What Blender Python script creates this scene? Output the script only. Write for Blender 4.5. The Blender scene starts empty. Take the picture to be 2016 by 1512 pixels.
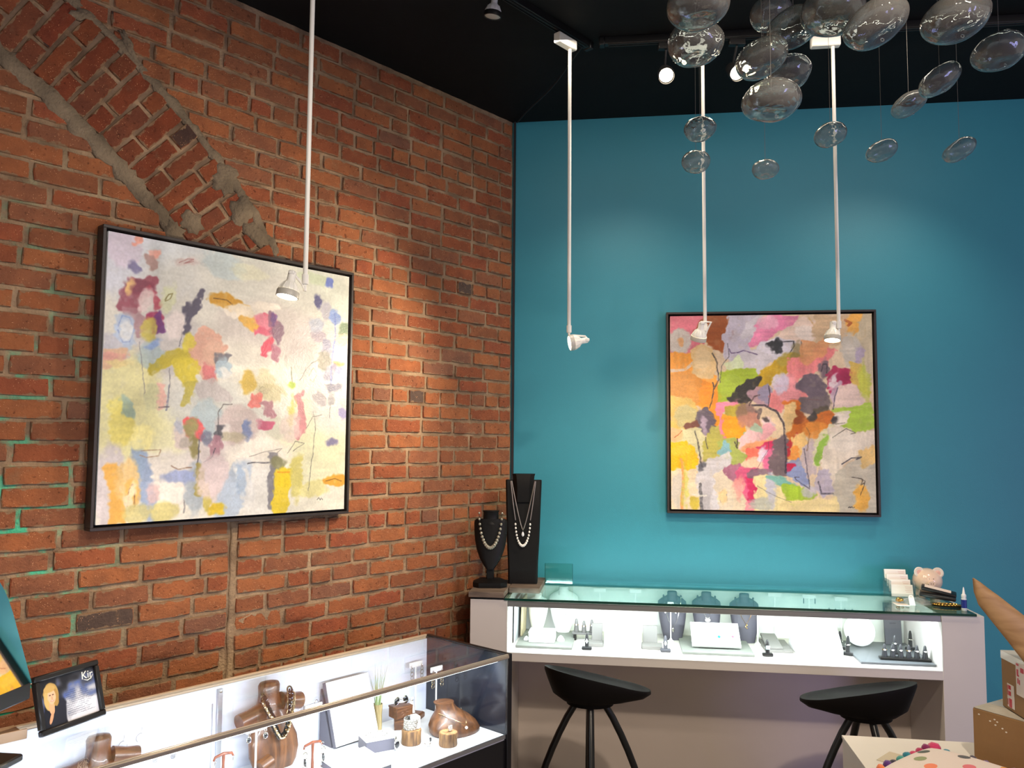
import bpy, bmesh, math, random
import numpy as np
from mathutils import Vector, Matrix, Euler, noise as mnoise

scene = bpy.context.scene
COL = scene.collection
R_ = math.radians
random.seed(7)

# ------------------------------------------------------------------ camera
CAM_H, PITCH, ROLL, FOCAL = 1.72, R_(4.2), R_(0.45), 1600.0
def cam_basis():
    f = Vector((0, math.cos(PITCH), math.sin(PITCH)))
    u = Vector((0, -math.sin(PITCH), math.cos(PITCH)))
    r = Vector((1, 0, 0))
    return r * math.cos(ROLL) + u * math.sin(ROLL), u * math.cos(ROLL) - r * math.sin(ROLL), f
CR, CU, CF = cam_basis()
cam_data = bpy.data.cameras.new('camera')
cam_data.sensor_fit = 'HORIZONTAL'
cam_data.sensor_width = 36.0
cam_data.lens = FOCAL / 2016.0 * 36.0
cam_data.clip_start = 0.05
cam_data.clip_end = 60
cam = bpy.data.objects.new('camera', cam_data)
COL.objects.link(cam)
cam.matrix_world = Matrix(((CR.x, CU.x, -CF.x, 0), (CR.y, CU.y, -CF.y, 0), (CR.z, CU.z, -CF.z, CAM_H), (0, 0, 0, 1)))
scene.camera = cam

# ------------------------------------------------------------------ frames of the two walls
CEIL = 3.50
A1, A2 = R_(42.2), R_(97.9)
K = Vector((0.00215, 4.40))
UB = Vector((-math.sin(A1), -math.cos(A1)))      # along the brick wall, away from the corner
NB = Vector((math.cos(A1), -math.sin(A1)))       # out of the brick wall
ST = Vector((math.sin(A2), math.cos(A2)))        # along the teal wall, away from the corner
NT = Vector((ST.y, -ST.x))                       # out of the teal wall
ANG_B = math.atan2(-UB.y, -UB.x)
ANG_T = math.atan2(ST.y, ST.x)
def FB(u, w, z, yaw=0.0):
    p = K + UB * u + NB * w
    return Matrix.Translation((p.x, p.y, z)) @ Matrix.Rotation(ANG_B + R_(yaw), 4, 'Z')
def FT(s, w, z, yaw=0.0):
    p = K + ST * s + NT * w
    return Matrix.Translation((p.x, p.y, z)) @ Matrix.Rotation(ANG_T + R_(yaw), 4, 'Z')
def PB(u, w, z): return FB(u, w, z).translation.copy()
def PT(s, w, z): return FT(s, w, z).translation.copy()

# ------------------------------------------------------------------ world, large lights, exposure
def lin(c):
    return tuple((v / 255.0 / 12.92) if v / 255.0 <= 0.04045 else ((v / 255.0 + 0.055) / 1.055) ** 2.4 for v in c[:3])
world = bpy.data.worlds.new('world')
scene.world = world
world.use_nodes = True
bg = world.node_tree.nodes['Background']
bg.inputs[0].default_value = (*lin((228, 220, 212)), 1)
bg.inputs[1].default_value = 0.70

vs = scene.view_settings
vs.view_transform = 'Standard'
vs.look = 'None'
vs.gamma = 1.0
vs.use_curve_mapping = False
vs.exposure = 0.10
scene.cycles.sample_clamp_indirect = 6.0
scene.cycles.max_bounces = 10
scene.cycles.transparent_max_bounces = 24
scene.cycles.caustics_reflective = False
scene.cycles.caustics_refractive = False

def add_light(name, kind, loc, target, power, color, size=0.1, size_y=None, spot=60, blend=0.3):
    d = bpy.data.lights.new(name, kind)
    d.energy = power
    d.color = lin(color)
    if kind == 'AREA':
        d.size = size
        if size_y:
            d.shape = 'RECTANGLE'
            d.size_y = size_y
    else:
        d.shadow_soft_size = size
    if kind == 'SPOT':
        d.spot_size = R_(spot)
        d.spot_blend = blend
    o = bpy.data.objects.new(name, d)
    COL.objects.link(o)
    o.location = loc
    v = Vector(target) - Vector(loc)
    o.rotation_euler = v.to_track_quat('-Z', 'Y').to_euler()
    return o
WARM = (255, 240, 220)
# unseen bluish area light, added to tint the counter's right post
add_light('added_bluish_light', 'AREA', (4.6, -1.8, 1.2), (2.1, 3.6, 0.5), 70, (184, 178, 255), 1.4, 1.6)
# unseen warm spots added to brighten the brick, counter and plinth
add_light('added_spot_for_brick', 'SPOT', (1.5, 0.9, 3.35), PB(1.45, 0, 1.25), 120, WARM, 0.08, spot=78, blend=1.0)
add_light('added_spot_for_brick', 'SPOT', (0.4, 0.2, 3.35), PB(2.2, 0, 1.2), 85, WARM, 0.08, spot=72, blend=1.0)
add_light('track_spot_for_teal', 'SPOT', PT(2.10, 0.87, 3.38), PT(1.45, 0, 1.00), 40, WARM, 0.02, spot=98, blend=1.0)
add_light('track_spot_for_teal', 'SPOT', PT(0.62, 0.95, 3.38), PT(0.55, 0, 0.95), 44, WARM, 0.02, spot=98, blend=1.0)
add_light('added_wall_fill', 'AREA', PT(1.25, 1.05, 3.42), PT(1.25, 0, 1.30), 8, WARM, 2.4, 0.08)  # area light added to even out the teal wall, without a fixture
add_light('added_spot_for_counter', 'SPOT', (0.9, 0.4, 3.35), PT(0.95, 0.3, 0.5), 170, (255, 236, 214), 0.06, spot=60, blend=0.9)
add_light('added_spot_for_plinth', 'SPOT', (1.0, 0.6, 3.35), (1.5, 2.5, 0.75), 55, (255, 236, 212), 0.06, spot=50, blend=0.9)

# ------------------------------------------------------------------ helpers
def tag(o, label=None, cat=None, group=None, kind=None):
    if label: o['label'] = label
    if cat: o['category'] = cat
    if group: o['group'] = group
    if kind: o['kind'] = kind
    return o
def thing(name, label, cat, M, group=None):
    o = bpy.data.objects.new(name, None)
    o.empty_display_size = 0.05
    COL.objects.link(o)
    o.matrix_world = M
    return tag(o, label, cat, group)

class MB:
    """collects shapes of one part"""
    def __init__(self): self.bm = bmesh.new()
    def _x(self, verts, M):
        if M is not None: bmesh.ops.transform(self.bm, matrix=M, verts=verts)
    def box(self, c, s, bev=0.0, M=None, seg=1):
        r = bmesh.ops.create_cube(self.bm, size=1.0)
        vs_ = r['verts']
        bmesh.ops.scale(self.bm, vec=s, verts=vs_)
        if bev > 0:
            es = list({e for v in vs_ for e in v.link_edges})
            rb = bmesh.ops.bevel(self.bm, geom=es, offset=bev, segments=seg, affect='EDGES', profile=0.5)
            vs_ = list({v for f in rb['faces'] for v in f.verts} | {v for v in vs_ if v.is_valid})
        bmesh.ops.translate(self.bm, vec=c, verts=vs_)
        self._x(vs_, M)
        return self
    def loft(self, rings, cap0=True, cap1=True, closed=False, M=None, ringclosed=True):
        bm = self.bm
        rr = [[bm.verts.new(p) for p in ring] for ring in rings]
        n = len(rr[0])
        pairs = list(zip(rr[:-1], rr[1:]))
        if closed: pairs.append((rr[-1], rr[0]))
        for a, b in pairs:
            for i in range(n if ringclosed else n - 1):
                j = (i + 1) % n
                try: bm.faces.new((a[i], a[j], b[j], b[i]))
                except ValueError: pass
        if not closed and ringclosed:
            if cap0: bm.faces.new(list(reversed(rr[0])))
            if cap1: bm.faces.new(rr[-1])
        self._x([v for r in rr for v in r], M)
        return self
    def tube(self, pts, r, seg=8, closed=False, M=None):
        pts = [Vector(p) for p in pts]
        n = len(pts)
        rad = r if isinstance(r, (list, tuple)) else [r] * n
        rings = []
        prev = None
        for i, p in enumerate(pts):
            if closed: t = pts[(i + 1) % n] - pts[i - 1]
            else: t = pts[min(i + 1, n - 1)] - pts[max(i - 1, 0)]
            if t.length < 1e-9: t = Vector((0, 0, 1))
            t.normalize()
            if prev is None:
                a = Vector((0, 0, 1)) if abs(t.z) < 0.9 else Vector((1, 0, 0))
                x = t.cross(a).normalized()
            else:
                x = (prev - t * prev.dot(t)).normalized()
            prev = x
            y = t.cross(x)
            rings.append([p + (x * math.cos(2 * math.pi * k / seg) + y * math.sin(2 * math.pi * k / seg)) * rad[i] for k in range(seg)])
        return self.loft(rings, closed=closed, M=M)
    def lathe(self, prof, seg=24, M=None, cap0=True, cap1=True, sx=1.0, sy=1.0):
        rings = [[(max(r, 1e-4) * math.cos(2 * math.pi * k / seg) * sx, max(r, 1e-4) * math.sin(2 * math.pi * k / seg) * sy, z) for k in range(seg)] for r, z in prof]
        return self.loft(rings, cap0, cap1, M=M)
    def prism(self, pts, y0, y1, M=None):
        """polygon in the local xz plane, extruded along y"""
        return self.loft([[(x, y0, z) for x, z in pts], [(x, y1, z) for x, z in pts]], M=M)
    def slab(self, pts, z0, z1, M=None):
        return self.loft([[(x, y, z0) for x, y in pts], [(x, y, z1) for x, y in pts]], M=M)
    def ball(self, c, r, sub=2, s=(1, 1, 1), M=None):
        q = bmesh.ops.create_icosphere(self.bm, subdivisions=sub, radius=r)
        bmesh.ops.scale(self.bm, vec=s, verts=q['verts'])
        bmesh.ops.translate(self.bm, vec=c, verts=q['verts'])
        self._x(q['verts'], M)
        return self
    def torus(self, c, R, r, seg=20, rs=6, M=None, sx=1, sy=1):
        pts = [(c[0] + R * sx * math.cos(2 * math.pi * k / seg), c[1] + R * sy * math.sin(2 * math.pi * k / seg), c[2]) for k in range(seg)]
        return self.tube(pts, r, rs, closed=True, M=M)
    def build(self, name, mat, parent=None, M=None, smooth=True, angle=38, recalc=True):
        if recalc: bmesh.ops.recalc_face_normals(self.bm, faces=self.bm.faces[:])
        me = bpy.data.meshes.new(name)
        self.bm.to_mesh(me)
        self.bm.free()
        if smooth:
            me.polygons.foreach_set('use_smooth', [True] * len(me.polygons))
            me.set_sharp_from_angle(angle=R_(angle))
        me.materials.append(mat)
        o = bpy.data.objects.new(name, me)
        COL.objects.link(o)
        if parent is not None: o.parent = parent
        if M is not None:
            if parent is None: o.matrix_world = M
            else: o.matrix_local = M
        return o
def copy_part(o, parent, M=None):
    c = o.copy()
    COL.objects.link(c)
    c.parent = parent
    if M is not None: c.matrix_local = M
    return c
def copy_thing(root, M, label=None, group=None):
    r = root.copy(); COL.objects.link(r); r.matrix_world = M
    if label: r['label'] = label
    if group: r['group'] = group
    for ch in list(root.children):
        c = copy_part(ch, r)
        for g in list(ch.children): copy_part(g, c)
    return r

# ------------------------------------------------------------------ materials
MATS = {}
def nodes_of(m):
    m.use_nodes = True
    nt = m.node_tree
    return nt, nt.nodes['Principled BSDF']
def mat(name, col, rough=0.5, metal=0.0, var=0.0, vscale=8.0, bump=0.0, bscale=60.0, coat=0.0, col2=None, sheen=0.0, emit=None, estr=0.0, stretch=None, spec=None):
    if name in MATS: return MATS[name]
    m = bpy.data.materials.new(name)
    nt, p = nodes_of(m)
    L = nt.links
    c = lin(col)
    p.inputs['Base Color'].default_value = (*c, 1)
    p.inputs['Roughness'].default_value = rough
    p.inputs['Metallic'].default_value = metal
    p.inputs['Coat Weight'].default_value = coat
    p.inputs['Sheen Weight'].default_value = sheen
    if spec is not None: p.inputs['Specular IOR Level'].default_value = spec
    if emit:
        p.inputs['Emission Color'].default_value = (*lin(emit), 1)
        p.inputs['Emission Strength'].default_value = estr
    if var > 0 or bump > 0:
        tc = nt.nodes.new('ShaderNodeTexCoord')
        mp = nt.nodes.new('ShaderNodeMapping')
        L.new(tc.outputs['Object'], mp.inputs['Vector'])
        if stretch: mp.inputs['Scale'].default_value = stretch
    if var > 0:
        n = nt.nodes.new('ShaderNodeTexNoise')
        n.inputs['Scale'].default_value = vscale
        n.inputs['Detail'].default_value = 6
        n.inputs['Roughness'].default_value = 0.6
        L.new(mp.outputs['Vector'], n.inputs['Vector'])
        rp = nt.nodes.new('ShaderNodeValToRGB')
        c2 = lin(col2) if col2 else tuple(v * (1 - var) for v in c)
        rp.color_ramp.elements[0].position = 0.3
        rp.color_ramp.elements[1].position = 0.7
        rp.color_ramp.elements[0].color = (*c2, 1)
        rp.color_ramp.elements[1].color = (*c, 1)
        L.new(n.outputs['Fac'], rp.inputs['Fac'])
        L.new(rp.outputs['Color'], p.inputs['Base Color'])
    if bump > 0:
        n2 = nt.nodes.new('ShaderNodeTexNoise')
        n2.inputs['Scale'].default_value = bscale
        n2.inputs['Detail'].default_value = 5
        L.new(mp.outputs['Vector'], n2.inputs['Vector'])
        b = nt.nodes.new('ShaderNodeBump')
        b.inputs['Strength'].default_value = bump
        b.inputs['Distance'].default_value = 0.004
        L.new(n2.outputs['Fac'], b.inputs['Height'])
        L.new(b.outputs['Normal'], p.inputs['Normal'])
    MATS[name] = m
    return m
def glass_mat(name, tint=(255, 255, 255), ior=1.5, rough=0.0, haze=0.0, hazecol=(220, 220, 215), bump=0.0, bscale=12.0):
    """clear pane: what is not mirrored at the surface passes straight through"""
    if name in MATS: return MATS[name]
    m = bpy.data.materials.new(name)
    m.use_nodes = True
    nt = m.node_tree
    nt.nodes.clear()
    L = nt.links
    out = nt.nodes.new('ShaderNodeOutputMaterial')
    tr = nt.nodes.new('ShaderNodeBsdfTransparent')
    tr.inputs['Color'].default_value = (*lin(tint), 1)
    gl = nt.nodes.new('ShaderNodeBsdfGlossy')
    gl.inputs['Roughness'].default_value = rough
    fr = nt.nodes.new('ShaderNodeFresnel')
    ge = nt.nodes.new('ShaderNodeNewGeometry')      # same mirror share on the way in and on the way out
    mi = nt.nodes.new('ShaderNodeMapRange')
    mi.inputs['To Min'].default_value = ior
    mi.inputs['To Max'].default_value = 1.0 / ior
    L.new(ge.outputs['Backfacing'], mi.inputs['Value'])
    L.new(mi.outputs[0], fr.inputs['IOR'])
    mx = nt.nodes.new('ShaderNodeMixShader')
    L.new(fr.outputs['Fac'], mx.inputs['Fac'])
    L.new(tr.outputs[0], mx.inputs[1])
    L.new(gl.outputs[0], mx.inputs[2])
    last = mx
    if bump > 0:
        tc = nt.nodes.new('ShaderNodeTexCoord')
        n2 = nt.nodes.new('ShaderNodeTexNoise')
        n2.inputs['Scale'].default_value = bscale
        n2.inputs['Detail'].default_value = 1.5
        L.new(tc.outputs['Object'], n2.inputs['Vector'])
        b = nt.nodes.new('ShaderNodeBump')
        b.inputs['Strength'].default_value = bump
        b.inputs['Distance'].default_value = 0.02
        L.new(n2.outputs['Fac'], b.inputs['Height'])
        L.new(b.outputs['Normal'], gl.inputs['Normal'])
        L.new(b.outputs['Normal'], fr.inputs['Normal'])
    if haze > 0:
        df = nt.nodes.new('ShaderNodeBsdfDiffuse')
        df.inputs['Color'].default_value = (*lin(hazecol), 1)
        m2 = nt.nodes.new('ShaderNodeMixShader')
        m2.inputs['Fac'].default_value = haze
        L.new(last.outputs[0], m2.inputs[1])
        L.new(df.outputs[0], m2.inputs[2])
        last = m2
    L.new(last.outputs[0], out.inputs['Surface'])
    MATS[name] = m
    return m
def wood_mat(name, c1, c2, scale=6.0, rough=0.4, coat=0.2, axis='X', bump=0.15):
    if name in MATS: return MATS[name]
    m = bpy.data.materials.new(name)
    nt, p = nodes_of(m)
    L = nt.links
    tc = nt.nodes.new('ShaderNodeTexCoord')
    mp = nt.nodes.new('ShaderNodeMapping')
    sc = {'X': (0.18, 1, 1), 'Y': (1, 0.18, 1), 'Z': (1, 1, 0.18)}[axis]
    mp.inputs['Scale'].default_value = sc
    L.new(tc.outputs['Object'], mp.inputs['Vector'])
    w = nt.nodes.new('ShaderNodeTexNoise')
    w.inputs['Scale'].default_value = scale * 4
    w.inputs['Detail'].default_value = 5
    w.inputs['Distortion'].default_value = 1.4
    L.new(mp.outputs['Vector'], w.inputs['Vector'])
    rp = nt.nodes.new('ShaderNodeValToRGB')
    rp.color_ramp.elements[0].position = 0.32
    rp.color_ramp.elements[1].position = 0.68
    rp.color_ramp.elements[0].color = (*lin(c2), 1)
    rp.color_ramp.elements[1].color = (*lin(c1), 1)
    L.new(w.outputs['Fac'], rp.inputs['Fac'])
    L.new(rp.outputs['Color'], p.inputs['Base Color'])
    b = nt.nodes.new('ShaderNodeBump')
    b.inputs['Strength'].default_value = bump
    b.inputs['Distance'].default_value = 0.003
    L.new(w.outputs['Fac'], b.inputs['Height'])
    L.new(b.outputs['Normal'], p.inputs['Normal'])
    p.inputs['Roughness'].default_value = rough
    p.inputs['Coat Weight'].default_value = coat
    MATS[name] = m
    return m
def emit_mat(name, col, strength):
    if name in MATS: return MATS[name]
    m = bpy.data.materials.new(name)
    m.use_nodes = True
    nt = m.node_tree
    nt.nodes.clear()
    out = nt.nodes.new('ShaderNodeOutputMaterial')
    e = nt.nodes.new('ShaderNodeEmission')
    e.inputs['Color'].default_value = (*lin(col), 1)
    e.inputs['Strength'].default_value = strength
    nt.links.new(e.outputs[0], out.inputs['Surface'])
    MATS[name] = m
    return m
WHITE = mat('white_paint', (226, 224, 220), 0.45)
BLACK = mat('black_lacquer', (22, 20, 20), 0.35)
SATIN_BLACK = mat('black_satin', (24, 23, 24), 0.5)
CREAM = mat('cream_metal', (244, 242, 232), 0.35)
SILVER = mat('silver', (215, 212, 205), 0.22, 1.0)
GOLD = mat('gold', (226, 178, 90), 0.22, 1.0)
STEEL = mat('brushed_aluminium', (190, 192, 196), 0.35, 0.9)
# ================================================================== the setting
def brick_material(name='red_brick', tone=(1.0, 1.0, 1.0)):
    m = bpy.data.materials.new(name)
    nt, p = nodes_of(m)
    L = nt.links
    N = nt.nodes.new
    geo = N('ShaderNodeNewGeometry')
    oi = N('ShaderNodeObjectInfo')
    add = N('ShaderNodeMath'); add.operation = 'ADD'
    L.new(oi.outputs['Random'], add.inputs[0])
    L.new(geo.outputs['Random Per Island'], add.inputs[1])
    fr = N('ShaderNodeMath'); fr.operation = 'FRACT'
    L.new(add.outputs[0], fr.inputs[0])
    rp = N('ShaderNodeValToRGB')
    cols = [(0.0, (152, 92, 62)), (0.18, (168, 100, 64)), (0.36, (158, 88, 58)), (0.55, (172, 104, 66)), (0.72, (154, 96, 68)), (0.86, (162, 88, 60)), (0.955, (142, 94, 72)), (0.985, (98, 78, 68))]
    cr = rp.color_ramp
    while len(cr.elements) < len(cols): cr.elements.new(0.5)
    for e, (pos, c) in zip(cr.elements, cols):
        e.position = pos
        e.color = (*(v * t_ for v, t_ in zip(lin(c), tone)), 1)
    cr.interpolation = 'CONSTANT'
    L.new(fr.outputs[0], rp.inputs['Fac'])
    # blotches over each face
    n1 = N('ShaderNodeTexNoise'); n1.inputs['Scale'].default_value = 14; n1.inputs['Detail'].default_value = 6
    L.new(geo.outputs['Position'], n1.inputs['Vector'])
    r1 = N('ShaderNodeValToRGB')
    r1.color_ramp.elements[0].position = 0.33; r1.color_ramp.elements[0].color = (0.82, 0.82, 0.84, 1)
    r1.color_ramp.elements[1].position = 0.66; r1.color_ramp.elements[1].color = (1.12, 1.08, 1.0, 1)
    L.new(n1.outputs['Fac'], r1.inputs['Fac'])
    mul = N('ShaderNodeMix'); mul.data_type = 'RGBA'; mul.blend_type = 'MULTIPLY'; mul.inputs[0].default_value = 1.0
    L.new(rp.outputs['Color'], mul.inputs[6]); L.new(r1.outputs['Color'], mul.inputs[7])
    # grey mortar smears left on the faces
    n2 = N('ShaderNodeTexNoise'); n2.inputs['Scale'].default_value = 9; n2.inputs['Detail'].default_value = 8; n2.inputs['Roughness'].default_value = 0.7
    L.new(geo.outputs['Position'], n2.inputs['Vector'])
    r2 = N('ShaderNodeValToRGB')
    r2.color_ramp.elements[0].position = 0.60; r2.color_ramp.elements[0].color = (0, 0, 0, 1)
    r2.color_ramp.elements[1].position = 0.75; r2.color_ramp.elements[1].color = (0.55, 0.55, 0.55, 1)
    L.new(n2.outputs['Fac'], r2.inputs['Fac'])
    mx = N('ShaderNodeMix'); mx.data_type = 'RGBA'
    L.new(r2.outputs['Color'], mx.inputs[0]); L.new(mul.outputs[2], mx.inputs[6])
    mx.inputs[7].default_value = (*lin((150, 118, 88)), 1)
    # light grit
    v = N('ShaderNodeTexVoronoi'); v.inputs['Scale'].default_value = 150
    L.new(geo.outputs['Position'], v.inputs['Vector'])
    r3 = N('ShaderNodeValToRGB')
    r3.color_ramp.elements[0].position = 0.14; r3.color_ramp.elements[0].color = (0.95, 0.95, 0.95, 1)
    r3.color_ramp.elements[1].position = 0.22; r3.color_ramp.elements[1].color = (0, 0, 0, 1)
    L.new(v.outputs['Distance'], r3.inputs['Fac'])
    n5 = N('ShaderNodeTexNoise'); n5.inputs['Scale'].default_value = 40
    L.new(geo.outputs['Position'], n5.inputs['Vector'])
    r5 = N('ShaderNodeValToRGB'); r5.color_ramp.elements[0].position = 0.52; r5.color_ramp.elements[1].position = 0.6
    L.new(n5.outputs['Fac'], r5.inputs['Fac'])
    m3 = N('ShaderNodeMath'); m3.operation = 'MULTIPLY'
    L.new(r3.outputs['Color'], m3.inputs[0]); L.new(r5.outputs['Color'], m3.inputs[1])
    mx2 = N('ShaderNodeMix'); mx2.data_type = 'RGBA'
    L.new(m3.outputs[0], mx2.inputs[0]); L.new(mx.outputs[2], mx2.inputs[6])
    mx2.inputs[7].default_value = (*lin((226, 170, 126)), 1)
    # small dark pits
    n6 = N('ShaderNodeTexNoise'); n6.inputs['Scale'].default_value = 62; n6.inputs['Detail'].default_value = 2
    L.new(geo.outputs['Position'], n6.inputs['Vector'])
    r6 = N('ShaderNodeValToRGB')
    r6.color_ramp.elements[0].position = 0.64; r6.color_ramp.elements[0].color = (1, 1, 1, 1)
    r6.color_ramp.elements[1].position = 0.74; r6.color_ramp.elements[1].color = (0.5, 0.46, 0.44, 1)
    L.new(n6.outputs['Fac'], r6.inputs['Fac'])
    mx3 = N('ShaderNodeMix'); mx3.data_type = 'RGBA'; mx3.blend_type = 'MULTIPLY'; mx3.inputs[0].default_value = 1.0
    L.new(mx2.outputs[2], mx3.inputs[6]); L.new(r6.outputs['Color'], mx3.inputs[7])
    # mortar lapping unevenly over the arrises
    uvn = N('ShaderNodeUVMap'); uvn.uv_map = 'face'
    su = N('ShaderNodeSeparateXYZ'); L.new(uvn.outputs[0], su.inputs[0])
    def edge(sock, size):
        a1_ = N('ShaderNodeMath'); a1_.operation = 'SUBTRACT'; a1_.inputs[1].default_value = 0.5; L.new(sock, a1_.inputs[0])
        a2_ = N('ShaderNodeMath'); a2_.operation = 'ABSOLUTE'; L.new(a1_.outputs[0], a2_.inputs[0])
        a3_ = N('ShaderNodeMath'); a3_.operation = 'MULTIPLY_ADD'; a3_.inputs[1].default_value = -size; a3_.inputs[2].default_value = 0.5 * size
        L.new(a2_.outputs[0], a3_.inputs[0])
        return a3_.outputs[0]
    mn = N('ShaderNodeMath'); mn.operation = 'MINIMUM'
    L.new(edge(su.outputs[0], 0.19), mn.inputs[0]); L.new(edge(su.outputs[1], 0.06), mn.inputs[1])
    n7 = N('ShaderNodeTexNoise'); n7.inputs['Scale'].default_value = 34; n7.inputs['Detail'].default_value = 5
    L.new(geo.outputs['Position'], n7.inputs['Vector'])
    a4 = N('ShaderNodeMath'); a4.operation = 'MULTIPLY_ADD'; a4.inputs[1].default_value = -0.040; a4.inputs[2].default_value = 0.0195
    L.new(n7.outputs['Fac'], a4.inputs[0])
    a5 = N('ShaderNodeMath'); a5.operation = 'ADD'; L.new(mn.outputs[0], a5.inputs[0]); L.new(a4.outputs[0], a5.inputs[1])
    mr_ = N('ShaderNodeMapRange'); mr_.inputs['From Min'].default_value = 0.0045; mr_.inputs['From Max'].default_value = 0.0015
    mr_.inputs['To Max'].default_value = 0.85
    L.new(a5.outputs[0], mr_.inputs['Value'])
    mx4 = N('ShaderNodeMix'); mx4.data_type = 'RGBA'
    L.new(mr_.outputs[0], mx4.inputs[0]); L.new(mx3.outputs[2], mx4.inputs[6]); mx4.inputs[7].default_value = (*lin((150, 122, 94)), 1)
    L.new(mx4.outputs[2], p.inputs['Base Color'])
    p.inputs['Roughness'].default_value = 0.9
    p.inputs['Specular IOR Level'].default_value = 0.25
    n3 = N('ShaderNodeTexNoise'); n3.inputs['Scale'].default_value = 70; n3.inputs['Detail'].default_value = 7; n3.inputs['Roughness'].default_value = 0.7
    L.new(geo.outputs['Position'], n3.inputs['Vector'])
    b0 = N('ShaderNodeBump'); b0.inputs['Strength'].default_value = 0.8; b0.inputs['Distance'].default_value = 0.0035
    n4 = N('ShaderNodeTexNoise'); n4.inputs['Scale'].default_value = 26; n4.inputs['Detail'].default_value = 3
    L.new(geo.outputs['Position'], n4.inputs['Vector']); L.new(n4.outputs['Fac'], b0.inputs['Height'])
    b = N('ShaderNodeBump'); b.inputs['Strength'].default_value = 1.0; b.inputs['Distance'].default_value = 0.009
    L.new(b0.outputs['Normal'], b.inputs['Normal'])
    L.new(n3.outputs['Fac'], b.inputs['Height']); L.new(b.outputs['Normal'], p.inputs['Normal'])
    return m
def mortar_material(name, c1, c2, colouring=True):
    m = bpy.data.materials.new(name)
    nt, p = nodes_of(m)
    L = nt.links
    N = nt.nodes.new
    geo = N('ShaderNodeNewGeometry')
    n = N('ShaderNodeTexNoise'); n.inputs['Scale'].default_value = 9; n.inputs['Detail'].default_value = 8
    L.new(geo.outputs['Position'], n.inputs['Vector'])
    rp = N('ShaderNodeValToRGB')
    rp.color_ramp.elements[0].position = 0.36; rp.color_ramp.elements[0].color = (*lin(c2), 1)
    rp.color_ramp.elements[1].position = 0.66; rp.color_ramp.elements[1].color = (*lin(c1), 1)
    L.new(n.outputs['Fac'], rp.inputs['Fac'])
    src = rp.outputs['Color']
    if colouring:      # green-blue flecks mixed into the joints towards the far end of the wall
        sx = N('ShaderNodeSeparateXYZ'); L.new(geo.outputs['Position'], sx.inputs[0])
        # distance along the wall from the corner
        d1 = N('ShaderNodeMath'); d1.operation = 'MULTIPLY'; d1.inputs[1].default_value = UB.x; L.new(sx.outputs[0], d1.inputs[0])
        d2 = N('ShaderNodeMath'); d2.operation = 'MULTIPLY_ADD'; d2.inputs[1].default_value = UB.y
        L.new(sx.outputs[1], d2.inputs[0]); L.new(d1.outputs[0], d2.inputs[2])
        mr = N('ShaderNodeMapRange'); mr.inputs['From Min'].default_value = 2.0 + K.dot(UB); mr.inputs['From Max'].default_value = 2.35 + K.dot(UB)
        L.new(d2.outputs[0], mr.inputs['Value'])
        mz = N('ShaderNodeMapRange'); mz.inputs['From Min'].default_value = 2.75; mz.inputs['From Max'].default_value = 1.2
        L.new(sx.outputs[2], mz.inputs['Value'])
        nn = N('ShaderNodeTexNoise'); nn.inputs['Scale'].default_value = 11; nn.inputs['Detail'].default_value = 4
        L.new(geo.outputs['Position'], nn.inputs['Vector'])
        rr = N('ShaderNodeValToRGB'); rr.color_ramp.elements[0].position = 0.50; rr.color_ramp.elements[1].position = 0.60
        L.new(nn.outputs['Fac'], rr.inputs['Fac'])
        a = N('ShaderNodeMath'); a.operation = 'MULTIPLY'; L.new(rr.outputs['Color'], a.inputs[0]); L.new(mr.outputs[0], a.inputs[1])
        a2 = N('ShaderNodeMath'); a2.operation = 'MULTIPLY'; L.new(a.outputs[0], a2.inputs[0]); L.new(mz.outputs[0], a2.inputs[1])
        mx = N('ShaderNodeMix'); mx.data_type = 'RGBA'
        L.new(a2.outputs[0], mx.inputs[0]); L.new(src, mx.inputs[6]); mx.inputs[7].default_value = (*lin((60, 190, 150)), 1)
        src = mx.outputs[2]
    L.new(src, p.inputs['Base Color'])
    p.inputs['Roughness'].default_value = 0.95
    p.inputs['Specular IOR Level'].default_value = 0.2
    n3 = N('ShaderNodeTexNoise'); n3.inputs['Scale'].default_value = 85; n3.inputs['Detail'].default_value = 7
    L.new(geo.outputs['Position'], n3.inputs['Vector'])
    b = N('ShaderNodeBump'); b.inputs['Strength'].default_value = 0.9; b.inputs['Distance'].default_value = 0.008
    L.new(n3.outputs['Fac'], b.inputs['Height']); L.new(b.outputs['Normal'], p.inputs['Normal'])
    return m
BRICK = brick_material('red_brick', (0.93, 1.0, 1.06))
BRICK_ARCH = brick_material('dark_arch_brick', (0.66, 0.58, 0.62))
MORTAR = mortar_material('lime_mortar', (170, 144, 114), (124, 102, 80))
CEMENT = mortar_material('grey_cement', (140, 124, 102), (104, 92, 76), colouring=False)

# floor and ceiling
o = MB().box((1.0, 1.0, -0.05), (9.0, 9.0, 0.1)).build('floor', mat('floor_concrete', (120, 108, 98), 0.35, var=0.3, vscale=3, bump=0.1, bscale=30), smooth=False)
tag(o, 'dark polished concrete shop floor', kind='structure')
o = MB().box((1.0, 1.0, CEIL + 0.05), (9.0, 9.0, 0.1)).build('ceiling', mat('black_ceiling', (13, 14, 15), 0.75, bump=0.15, bscale=25, spec=0.2), smooth=False)
tag(o, 'matt black painted ceiling', kind='structure')
# teal wall
o = MB().box((2.48, 0.06, CEIL / 2), (5.0, 0.12, CEIL)).build('wall_back', mat('teal_paint', (52, 140, 158), 0.5, var=0.06, vscale=2.0, bump=0.12, bscale=220), M=FT(0, 0, 0), smooth=False)
tag(o, 'teal painted wall behind the jewellery counter', kind='structure')
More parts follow.
